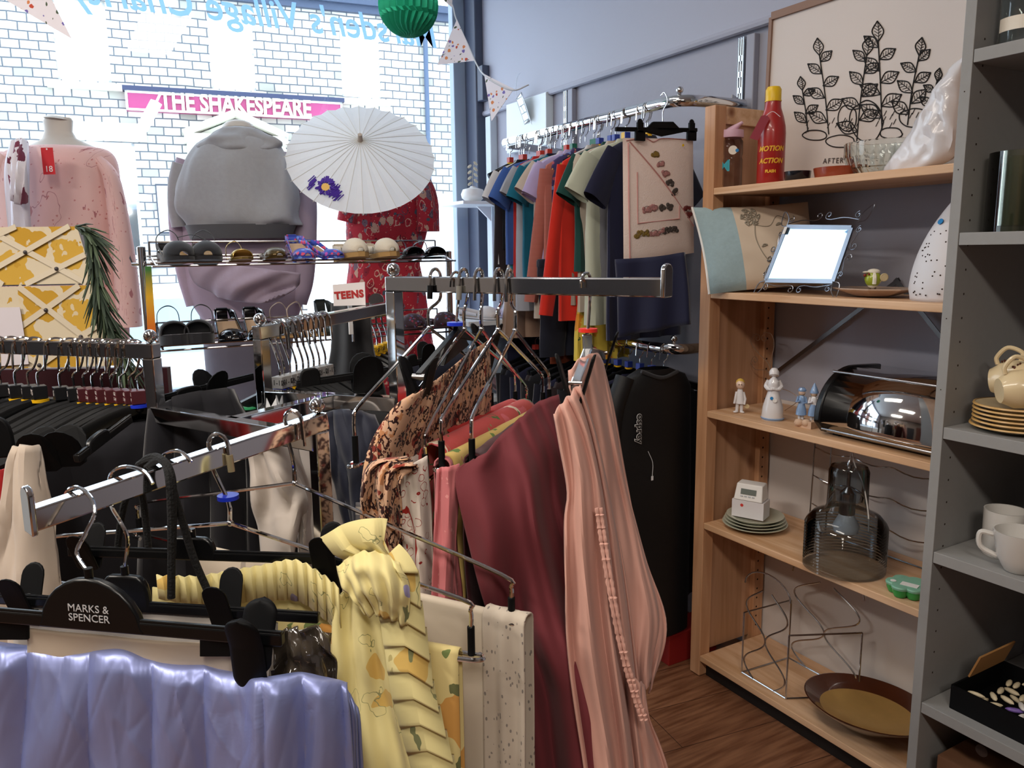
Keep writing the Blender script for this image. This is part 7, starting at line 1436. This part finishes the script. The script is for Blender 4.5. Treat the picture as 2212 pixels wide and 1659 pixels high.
# hanging things under the row
def place(o, px, py, X, rz=PI, dz=0): p = PA(px, py, 0, X); o.location = (p.x, p.y, p.z+dz); o.rotation_euler = (0, 0, rz); return o
place(trousers('childs_trousers', 'dark blue-black child trousers with turned hems hanging below the red cardigan', .24, .36, cloth('dark_denim', '#1a1d2b')), 1222, 560, RX-.06)
place(trousers('childs_trousers', 'rust brown child trousers behind the dark pair', .25, .42, CL['rust']), 1245, 545, RX+.02)
trop = pat('yellow_tropical_cotton', '#d3b948', [(16, .36, ['#d98f2a', '#c25a48', None, '#3f6a3a'], .9, .6), (26, .22, ['#3a5a35', None, '#5c7a3c'], 1.1, .4)], coord='Object')
place(garment('childs_romper', 'yellow tropical print child romper below the navy t-shirt', 'clothing', .17, .42, trop, 0, th=.02, flare=1.4), 1300, 520, RX-.02)
place(trousers('childs_trousers', 'navy child trousers hanging low near the white cabinet', .2, .55, CL['navy']), 1135, 590, RX+.0)
gbm = mat('gold_satin_bag', '#9c8270', .35, .35, bmp=.5, nscale=20); place(garment('satin_blouse', 'shiny beige satin garment hanging lowest near the window end', 'clothing', .24, .34, gbm, 0, th=.03, flare=1.2), 1150, 545, RX-.02)
o = hang('navy_skirt', 'wide navy garment hanging behind the right hand arm, under the towel pack', 'clothing', [[(1330, 560, 2.33), (1335, 640, 2.33), (1335, 728, 2.33)], [(1410, 555, 2.28), (1420, 640, 2.27), (1425, 712, 2.27)], [(1478, 545, 2.24), (1485, 620, 2.23), (1488, 700, 2.23)]], CL['navy'], 30, 16, [(2, .005, .012, 0, .2)], solid=.012)
# towel pack
YT = 1.935; q = lambda x, y: PA(x, y, 1, YT)
t = thing('towel_pack', 'pale pink hooded baby towel in clear wrapping with embroidered motifs, on a clip hanger', 'towel', tuple(q(1420, 450)))
G2 = []
tl, tr, bl, br = q(1345, 298), q(1497, 300), q(1347, 572), q(1499, 546)
def tq(u, v, d=0): return tl.lerp(tr, u).lerp(bl.lerp(br, u), v)+Vector((0, -.016*(math.sin(PI*min(1, max(0, u)))*math.sin(PI*min(1, max(0, v))))**.4-d, 0))
twl = mat('pale_pink_terry', '#fff0e4', .95, bmp=.6, nscale=260, sheen=.3); g = [[tq(j/20, i/24) for j in range(21)] for i in range(25)]; g2 = [[p*1 for p in r_] for r_ in g]
for r_ in g2:
    for p in r_: p.y = 2*YT-p.y
M().grid(g).grid([r_[::-1] for r_ in g2]).obj('folded_towel', twl, t)
pt = mat('pink_binding', '#cf9a94', .8); s = M()
s.tube(crv([tq(.08, .03, .002), tq(.5, .35, .002), tq(.98, .76, .002)], 8), .0035, 6, flat=.5).tube([tq(.06, .04, .002), tq(.05, .5, .002), tq(.07, .95, .002), tq(.12, .99, .002)], .0035, 6, flat=.5).tube(crv([tq(.16, .9*.3, .002), tq(.16, .68, .002)], 4)+[tq(.74, .68, .002), tq(.74, .57, .002)], .0018, 5).tube(crv([tq(.04, .02, .001), tq(.3, .0, .001), tq(.4, .03, .001), tq(.55, 0, .001), tq(.96, .01, .001)], 5), .003, 6, flat=.5)
s.obj('pink_binding', pt, t)
em = {'#8b7433': M(), '#b98682': M(), '#56504b': M(), '#7e3430': M()}; rg = random.Random(6)
def motif(u, v, a, cols, sc_=1):
    for k, c_ in enumerate(cols):
        uu = u+k*.115*math.cos(a)*sc_; vv = v+k*.065*math.sin(a)*sc_*1.0
        for e in range(7): em[c_].ball(tq(uu+rg.uniform(-.045, .045), vv+rg.uniform(-.02, .02), .001), .0062, 8, (1.2, .25, 1))
        em['#56504b'].tube([tq(uu+.045*math.cos(x), vv+.022*math.sin(x), .002) for x in [2*PI*j/12 for j in range(13)]], .0007, 4)
motif(.42, .13, 1.15, ['#8b7433', '#b98682', '#b98682', '#56504b', '#56504b'], 1.35); motif(.28, .57, 0, ['#b98682', '#b98682', '#56504b', '#56504b'], .9); motif(.18, .77, 0, ['#8b7433', '#8b7433', '#b98682', '#b98682', '#56504b', '#56504b'], .85); motif(.87, .60, 1.2, ['#7e3430', '#7e3430'], .8)
for c_, mm in em.items(): mm.obj('embroidered_motif', mat('thread_'+c_[1:], c_, .7), t)
wr = thin('clear_wrap', '#fbf9fa', .99, .06, .12); g = [[tq(-.04+1.02*j/16, .0+1.03*i/18, .006+.003*noise.noise(Vector((j*.5, i*.5, 0)))) for j in range(17)] for i in range(19)]; M().grid(g).obj('clear_wrapping', wr, t)
M().lathe([(0, 0), (.004, 0), (.004, -.001)], tq(.8, .06, .01), 12, ax=(0, -1, 0)).obj('yellow_dot', mat('yellow_sticker', '#f0c400', .6), t)
t = thing('clip_hanger', 'black clip hanger with two square pegs holding the pale pink towel pack', 'hanger', tuple(q(1420, 280))); a, b = q(1325, 280)+Vector((0, -.01, 0)), q(1500, 282)+Vector((0, -.01, 0))
M().beam(a, b, .010, .012).obj('bar', BLACKM, t, smooth=False, bevel=.002); M().prism([q(1385, 285)+Vector((0, -.01, 0)), q(1405, 264)+Vector((0, -.01, 0)), q(1448, 264)+Vector((0, -.01, 0)), q(1470, 287)+Vector((0, -.01, 0)), q(1425, 296)+Vector((0, -.01, 0))], (0, 1, 0), .01).obj('centre_plate', BLACKM, t, smooth=False, bevel=.002)
for px in (1375, 1486):
    c_ = q(px, 290)+Vector((0, -.016, 0)); M().box(c_+Z1*-.006, (.036, .008, .030)).box(c_+Z1*.017, (.022, .008, .03)).ball(c_+Z1*.032, .011, 12, (1, .35, 1)).obj('square_peg', BLACKM, t, smooth=False, bevel=.001)
hp = q(1432, 262); M().tube(crv([hp, hp+Z1*.03, Vector((hp.x, YT-.02, 1.84)), Vector((hp.x+.0, YT-.005, 1.868)), Vector((hp.x, YT+.012, 1.862))], 5), .0018, 6).obj('hook', CHROME, t)
# ---- lower rail
GL = 'hangers on the lower wall rail'; ZL = 1.077+.0125
p2 = {'b': shirt_hanger('black hanger with a dark blue cube and yellow ring on the lower wall rail', tagb, YEL, .17, GL), 'r': shirt_hanger('black hanger with a red cube on the lower wall rail', tagr, None, .17, GL)}
dk = [CL['black'], CL['darknavy'], CL['navy'], CL['brownblack']]
for i in range(14):
    y_ = 2.78-.062*i; k = 'r' if i < 5 else 'b'; rz = PI+rg.uniform(-.15, .15)
    h = p2[k]
    if (k, 'u') not in used: used.add((k, 'u')); h.location = (RX, y_, ZL); h.rotation_euler = (0, 0, rz)
    else: dup(h, (RX, y_, ZL), rz)
    if i < 13:
        g_ = garment('dark_jacket', 'black or navy jacket hanging on the lower wall rail' , 'clothing', .36, .80, dk[i % 4], .4, .05, .024, seed=40+i, group='dark jackets on the lower wall rail', sl_ang=.08); g_.location = (RX, y_, ZL-.118); g_.rotation_euler = (0, 0, rz)
wet = mat('black_neoprene', '#0b0b0e', .6, bmp=.1, nscale=50)
t = thing('wetsuit', 'black wetsuit with white vertical lettering, hanging nearest on the lower wall rail', 'wetsuit', tuple(P(1400, 950, 2.05)))
YW = 1.90; f_ = lambda x, y: PA(x, y, 1, YW)
rows = [(795, 1385, 1440), (812, 1350, 1475), (840, 1335, 1488), (900, 1326, 1488), (1000, 1322, 1488), (1150, 1318, 1485), (1300, 1318, 1480), (1375, 1320, 1478)]
g = []
for i, (y, a_, b_) in enumerate(rows):
    A0, B0 = f_(a_, y), f_(b_, y); c_ = (A0+B0)/2; w_ = (B0-A0).length/2; g.append([c_+Vector((w_*math.cos(k), .035*math.copysign(abs(math.sin(k))**.7, math.sin(k)), 0)) for k in [2*PI*j/32 for j in range(32)]])
M().grid(g, closed_u=True).obj('suit_body', wet, t); M().tube(crv([f_(1350, 815), f_(1325, 900), f_(1312, 1050), f_(1308, 1200)], 6), .03, 12).obj('sleeve', wet, t)
M().tube(crv([f_(1372, 800)+Vector((0, -.03, 0)), f_(1410, 812)+Vector((0, -.042, 0)), f_(1450, 800)+Vector((0, -.03, 0))], 6), .006, 8).obj('collar', cloth('grey_neoprene', '#2c2c30'), t)
wl = mat('white_logo_print', '#d8d8d8', .5); cc_ = PA(1382, 926, 1, YW-.0375); text('osprey', cc_, (0, 0, -1), (1, 0, 0), .034, wl, t, ext=.0006, bold=.0022); text('osprey', cc_+Vector((0, -.0012, 0)), (0, 0, -1), (1, 0, 0), .034, wet, t, ext=.0004, bold=.0004)
M().tube(crv([PA(1400, 975, 1, YW-.04), PA(1410, 1000, 1, YW-.042), PA(1409, 1028, 1, YW-.042)], 4), .0008, 5).obj('tag_string', WHITE, t); M().box(PA(1409, 1033, 1, YW-.043), (.008, .001, .014)).obj('price_tag', WHITE, t, smooth=False)
o = M().box((1.80, 1.935, .055), (.22, .1, .11)).obj('red_box', mat('red_box_card', '#8e1f1d', .5), smooth=False, bevel=.003); props(o, 'red box standing on the floor below the wetsuit', 'box')
# ---- things on the white display cabinet
for i, (x, m_) in enumerate(((1.52, mat('white_soft_leather', '#d6d3d6', .5)), (1.63, mat('lilac_leather', '#b3a8c4', .5)), (1.76, mat('white_soft_leather', '#d6d3d6', .5)))):
    o = shoe('flat_shoe', ['white flat shoe at the left on the white cabinet', 'lilac flat shoe in the middle of the white cabinet', 'white flat shoe at the right on the white cabinet'][i], x, 1.12, m_, None, 0, toe=.045); o.location = (x, 2.9, 1.127); o.rotation_euler = (0, 0, .2); o['group'] = 'shoes on the white cabinet'
o = shoe('ankle_boot', 'pink shimmering heeled shoe on the lower shelf of the white cabinet', 1.55, .8, mat('pink_shimmer', '#9a8088', .3, .3), None, .07, toe=.035, wall=.08); o.location = (1.56, 2.88, .812); o.rotation_euler = (0, 0, 1.2); o['group'] = 'shoes on the white cabinet'
# ---------------------------------------------------------------- left arm (arm A)
mcube = mat('maroon_size_cube', '#4b1a22', .4); bcube = mat('black_size_cube', '#15161a', .4); pr_ = mat('pale_print', '#cfc6c4', .5)
GA = 'hangers on the left rack arm'
ZA = lambda k: pA.lerp(eA, k).z
PR = {'S': shirt_hanger('black hanger with a black cube marked S on the left rack arm', bcube, None, .19, GA, ['S'], pr_, drop=.075, tube_r=.006), 'XS': shirt_hanger('black hanger with a black cube marked XS on the left rack arm', bcube, YEL, .19, GA, ['XS'], pr_, drop=.075, tube_r=.006),
      'A': shirt_hanger('black hanger with a maroon age 13-14 cube and yellow ring, left rack arm', mcube, YEL, .19, GA, ['AGE', '13-14'], pr_, drop=.075, tube_r=.006), 'B': shirt_hanger('black hanger with a maroon cube marked age 13-14 and blue ring, left rack arm', mcube, BLUE, .19, GA, ['AGE', '13-14'], pr_, drop=.075, tube_r=.006)}
hA = (-RT*.80-FH*.60); rzA = math.atan2(hA.y, hA.x)
def on_arm(px, p, e_):
    lo, hi = 0., 1.
    for _ in range(40):
        mid = (lo+hi)/2; x = px_of(p.lerp(e_, mid))[0]
        if (x > px) == (e_ is eA or False): lo = mid
        else: hi = mid
    return p.lerp(e_, (lo+hi)/2)
def on_seg(px, p, e_):
    best = min(range(401), key=lambda i: abs(px_of(p.lerp(e_, i/400))[0]-px)); return p.lerp(e_, best/400)
LG = [(288, 'B', 'black'), (272, 'A', 'black'), (252, 'A', 'black'), (232, 'A', 'black'), (212, 'A', 'darknavy'), (190, 'A', 'black'), (172, 'A', 'black'), (150, 'S', 'brownblack'), (120, 'S', 'black'), (72, 'XS', 'black'), (50, 'XS', 'black'), (22, 'XS', 'darknavy'), (-10, 'S', 'black'), (-50, 'S', 'black')]
for i, (px, k, c) in enumerate(LG):
    p = on_seg(px, pA, eA); rz = rzA+rg.uniform(-.10, .10); p = Vector((p.x, p.y, p.z+.001))
    if ('L', k) not in used: used.add(('L', k)); h = PR[k]; h.location = p; h.rotation_euler = (0, 0, rz)
    else: dup(PR[k], p, rz)
    if i in (0, 1, 3, 4, 6, 8, 10, 12):
        g_ = garment('dark_jumper', ['black top nearest the corner post on the left rack arm', 'black top, second from the corner post on the left rack arm', '', 'black top in the middle of the left rack arm', 'very dark navy top on the left rack arm', '', 'black top under the maroon size cubes', '', 'black top under the S cube on the left rack arm', '', 'black top under the XS cubes', '', 'black top at the far left of the left rack arm'][i], 'clothing', .40, .62, CL[c], .5, .06, .03, seed=70+i, group='dark tops on the left rack arm', sl_ang=.14); g_.location = p-Z1*.125; g_.rotation_euler = (0, 0, rz)
# trouser clip hanger silhouettes at left
K6 = clip_hanger('clip_hanger', 'low black clip hanger with pegs standing up before the black clothes, far left', ((-60, 985), (170, 965)), 1.02, 1.04, (-40, 30, 900), [], [(88, .028, .030, .05, .009), (140, .028, .026, .05, .009)], BLACKM, hump_round=.7)
K7 = clip_hanger('clip_hanger', 'black clip hanger with a pale highlight on its edge, left of the corner post', ((165, 992), (280, 905)), 1.0, 1.12, (190, 230, 935), [], [], BLACKP, hump_round=.7)
K8 = clip_hanger('clip_hanger', 'black clip hanger standing out against the bright window, right of the left corner post', ((352, 862), (545, 815)), 1.22, 1.40, (380, 430, 835), [], [(456, .030, .045, .045, .010)], BLACKM, hump_round=.7)
o = hang('black_garment', 'black garment hanging behind the front rack arm, left of the white shirt', 'clothing', [[(330, 885, 1.20), (320, 1000, 1.18), (310, 1290, 1.16), (300, 1420, 1.16)], [(400, 850, 1.22), (400, 1000, 1.2), (400, 1290, 1.18), (400, 1420, 1.18)], [(500, 840, 1.26), (545, 960, 1.24), (560, 1200, 1.22), (575, 1420, 1.22)]], CL['black'], 30, 20, [(3, .004, .02, 0, .2)], solid=.02)
o = hang('cream_sweatshirt', 'cream sweatshirt sleeve with ribbed cuff, hanging behind the end of the front arm', 'clothing', [[(40, 965, 1.0), (24, 1010, .99), (10, 1120, .98), (-10, 1300, .97), (-20, 1450, .97)], [(62, 962, .98), (60, 1030, .965), (65, 1150, .95), (75, 1320, .94), (80, 1450, .94)], [(78, 968, 1.0), (98, 1020, .99), (118, 1150, .98), (142, 1300, .97), (150, 1450, .97)]], cloth('cream_sweat', '#b9aa9b', .9, .4), 26, 30, [(2, .002, .006, 0, .4)], rnd=.01, solid=.012)
o = hang('red_garment', 'red garment at the far left edge, behind the cream sweatshirt', 'clothing', [[(-60, 1010, 1.08), (-80, 1200, 1.08), (-80, 1400, 1.08)], [(0, 1015, 1.05), (-10, 1180, 1.04), (-20, 1400, 1.04)], [(36, 1000, 1.06), (34, 1150, 1.05), (20, 1400, 1.05)]], cloth('bright_red_knit', '#a82020'), 20, 16, [(1.5, .003, .01, 0, .2)], solid=.012)
# ---------------------------------------------------------------- arm D (TEENS)
gcube = mat('grey_size_cube', '#9b9a98', .4); dpr = mat('dark_print', '#2a2a2c', .5); GD = 'hangers on the back rack arm'
PD = {'g': shirt_hanger('black hanger with a grey marked cube and yellow ring on the back rack arm', gcube, YEL, .17, GD, ['11-12'], dpr, drop=.07, tube_r=.006, long_=.02), 'b': shirt_hanger('black hanger with a grey marked cube and blue ring on the back rack arm', gcube, BLUE, .17, GD, ['11-12'], dpr, drop=.07, tube_r=.006, long_=.02)}
hD = (RT*.90-FH*.44); rzD = math.atan2(hD.y, hD.x); DC = ['black', 'darknavy', 'black', 'grey', 'black', 'navy', 'black', 'white', 'black']
for i, px in enumerate((598, 607, 620, 634, 648, 660, 672, 684, 697)):
    p = on_seg(px, pD, eD)+Z1*.001; rz = rzD+rg.uniform(-.12, .12); k = 'b' if i < 2 else 'g'
    if ('D', k) not in used: used.add(('D', k)); h = PD[k]; h.location = p; h.rotation_euler = (0, 0, rz)
    else: dup(PD[k], p, rz)
    if i % 2 == 0:
        g_ = garment('teen_jumper', ['black top nearest the ball finial on the back rack arm', '', 'black top, second on the back rack arm', '', 'black top, third on the back rack arm', '', 'black top, fourth on the back rack arm', '', 'black top at the far end of the hooks on the back rack arm'][i], 'clothing', .36, .55, CL[DC[i]], .3, .05, .02, seed=90+i, group='dark tops on the back rack arm', sl_ang=.12); g_.location = p-Z1*.148; g_.rotation_euler = (0, 0, rz)
K9 = clip_hanger('clip_hanger', 'black clip hanger with a big square peg below the TEENS card', ((640, 832), (838, 802)), 1.24, 1.30, (650, 690, 795), [], [(792, .034, .030, .050, .010)], BLACKM, hump_round=.5)
o = hang('black_zip_jacket', 'black zipped jacket hanging under the TEENS card', 'clothing', [[(724, 655, 1.72), (724, 760, 1.70), (700, 860, 1.68), (700, 960, 1.68)], [(762, 655, 1.66), (764, 760, 1.64), (760, 860, 1.62), (760, 960, 1.62)], [(790, 655, 1.70), (800, 760, 1.68), (830, 860, 1.66), (830, 960, 1.66)]], cloth('black_nylon', '#0a0a0e', .95), 24, 16, [(1.5, .003, .01, .2, .1)], solid=.02)
z_ = M().tube([P(761, 700, 1.628), P(763, 738, 1.622)], .0022, 6); props(z_.obj('zip_pull', CHROME2), 'metal zip of the black jacket under the TEENS card', 'zip')
t = thing('teens_card', 'white card handwritten TEENS in red, above the back rack arm', 'sign', tuple(P(754, 635, 1.58))); k = mpp(P(754, 635, 1.58)); q0, q1, q2, q3 = P(719, 615, 1.58), P(788, 609, 1.57), P(790, 659, 1.57), P(721, 661, 1.58); nn = (q1-q0).cross(q3-q0).normalized(); nn = nn if nn.dot(FH) < 0 else -nn
M().prism([q0, q1, q2, q3], nn, .002).obj('card', mat('white_sign_card', '#e2dcdc', .6), t, smooth=False); cc_ = (q0+q2)/2+nn*.0014; text('TEENS', cc_, (q1-q0), Z1, 21*k, mat('red_marker', '#a82a2a', .6), t, bold=.0011, space=1.12)
M().box(P(757, 690, 1.585), (.008, .004, .06)).obj('card_stem', WHITEP, t, smooth=False)
# rail behind with a few bare hooks
a, b = P(770, 688, 1.95), P(846, 668, 2.15); t = thing('rear_rack', 'chrome rack arm with a round end disc behind the TEENS card', 'clothes rack', tuple(a)); M().beam(a, b, .02, .024).obj('arm', CHROME, t, smooth=False, bevel=.002); M().lathe([(0, -.003), (.02, -.003), (.02, .003), (0, .003)], P(813, 650, 2.06), 24, ax=-FH).obj('end_disc', CHROME2, t); M().beam(b, Vector((b.x, b.y, .0)), .02, .02, up=(1, 0, 0)).obj('post', CHROME, t, smooth=False)
PE = shirt_hanger('black hanger with a yellow marked cube on the rack behind the TEENS card', tagy, YEL, .17, 'hangers on the rear rack', ['11-12'], dpr, drop=.07, tube_r=.006, long_=.02)
for i in range(5):
    p = a.lerp(b, .22+.15*i)+Z1*.012
    if i == 0: PE.location = p; PE.rotation_euler = (0, 0, rzD)
    else: dup(PE, p, rzD+rg.uniform(-.1, .1))
K10 = clip_hanger('clip_hanger', 'black clip hanger behind the tall corner post, against the red dress', ((868, 792), (985, 762)), 1.7, 1.75, (880, 900, 765), [], [(921, .040, .035, .03, .010)], BLACKM, hump_round=.5)
o = hang('dark_patterned_garments', 'dark garments hanging behind the tall corner post, below the red dress', 'clothing', [[(860, 795, 1.9), (860, 900, 1.88), (860, 1100, 1.88)], [(930, 775, 1.88), (930, 900, 1.86), (930, 1100, 1.86)], [(1010, 760, 1.9), (1015, 900, 1.88), (1020, 1100, 1.88)]], CL['darknavy'], 20, 12, [(2, .004, .02, 0, .2)], solid=.02)
# garments under the frame
hang('white_shirt', 'white shirt hanging under the front rack arm, left of the chrome post', 'shirt', [[(528, 925, 1.12), (540, 1000, 1.11), (555, 1100, 1.10), (590, 1320, 1.10)], [(580, 930, 1.08), (600, 1000, 1.06), (615, 1080, 1.05), (625, 1320, 1.05)], [(610, 935, 1.10), (642, 1040, 1.08), (656, 1080, 1.07), (640, 1140, 1.08)], [(640, 940, 1.13), (665, 1050, 1.12), (668, 1150, 1.12), (665, 1320, 1.12)]], cloth('off_white_shirting', '#bdb3aa', .8), 36, 34, [(2.5, .002, .008, 0, .4)], rnd=.02, solid=.004)
hang('pale_grey_trousers', 'pale grey trousers hanging behind the chrome post in the centre', 'trousers', [[(640, 905, 1.22), (645, 1050, 1.21), (650, 1350, 1.2)], [(720, 905, 1.20), (722, 1050, 1.19), (730, 1350, 1.18)], [(790, 960, 1.22), (775, 1060, 1.21), (760, 1350, 1.2)]], cloth('pale_grey_cotton', '#a39c97'), 30, 20, [(1.5, .003, .008, 0, .1)], solid=.006)
hang('navy_velvet_jumper', 'navy velvet garment hanging under the frame bar, left of the paisley cloth', 'clothing', [[(700, 890, 1.15), (706, 960, 1.14), (730, 1050, 1.13), (762, 1180, 1.12)], [(755, 885, 1.12), (770, 960, 1.10), (775, 1060, 1.09), (775, 1190, 1.10)], [(806, 900, 1.14), (830, 960, 1.12), (812, 1060, 1.12), (785, 1190, 1.12)]], mat('navy_velvet', '#0a1228', .7, sheen=.15, bmp=.2), 30, 24, [(1.4, .002, .006, .1, .2)], rnd=.012, solid=.01)
hang('striped_garment', 'grey and white striped garment beneath the paisley cloth', 'clothing', [[(770, 1085, 1.02), (768, 1150, 1.02), (765, 1250, 1.02)], [(790, 1085, 1.01), (788, 1150, 1.01), (784, 1250, 1.01)], [(812, 1085, 1.02), (808, 1150, 1.02), (806, 1250, 1.02)]], stripes('grey_white_stripe', '#6f6d70', '#b9b2ab', 14, coord='UV'), 10, 20, [(1, .001, .002, 0, 0)], solid=.003)
hang('green_trimmed_jumper', 'white top with a green band showing between the rack bars', 'clothing', [[(495, 872, 1.42), (505, 920, 1.4), (510, 1000, 1.4)], [(535, 878, 1.40), (540, 920, 1.38), (545, 1000, 1.38)], [(570, 868, 1.42), (575, 920, 1.4), (575, 1000, 1.4)]], pat('green_white_band', '#c3bdb9', [(3, .0, ['#ffffff'], 0, 1)]), 12, 10, [(1, .001, .004, 0, 0)], solid=.004)
t = M().tube(crv([P(498, 874, 1.40), P(535, 884, 1.37), P(568, 874, 1.40)], 8), .007, 8, flat=.5); props(t.obj('green_band', cloth('green_rib', '#1d7a4a')), 'green ribbed band between the rack bars', 'trim')
hang('dark_eared_jumper', 'dark top with a white pointed ear shape, behind the diagonal frame bar', 'clothing', [[(570, 860, 1.36), (570, 1000, 1.35)], [(640, 862, 1.34), (640, 1000, 1.33)], [(700, 868, 1.36), (700, 1000, 1.35)]], CL['black'], 12, 10, (), solid=.004)
t = M().prism([P(573, 905, 1.30), P(576, 860, 1.30), P(585, 880, 1.30), P(597, 858, 1.30), P(600, 905, 1.30)], FH, .002); props(t.obj('white_ear_print', WHITE, smooth=False), 'white pointed ear print between the rack bars', 'print')
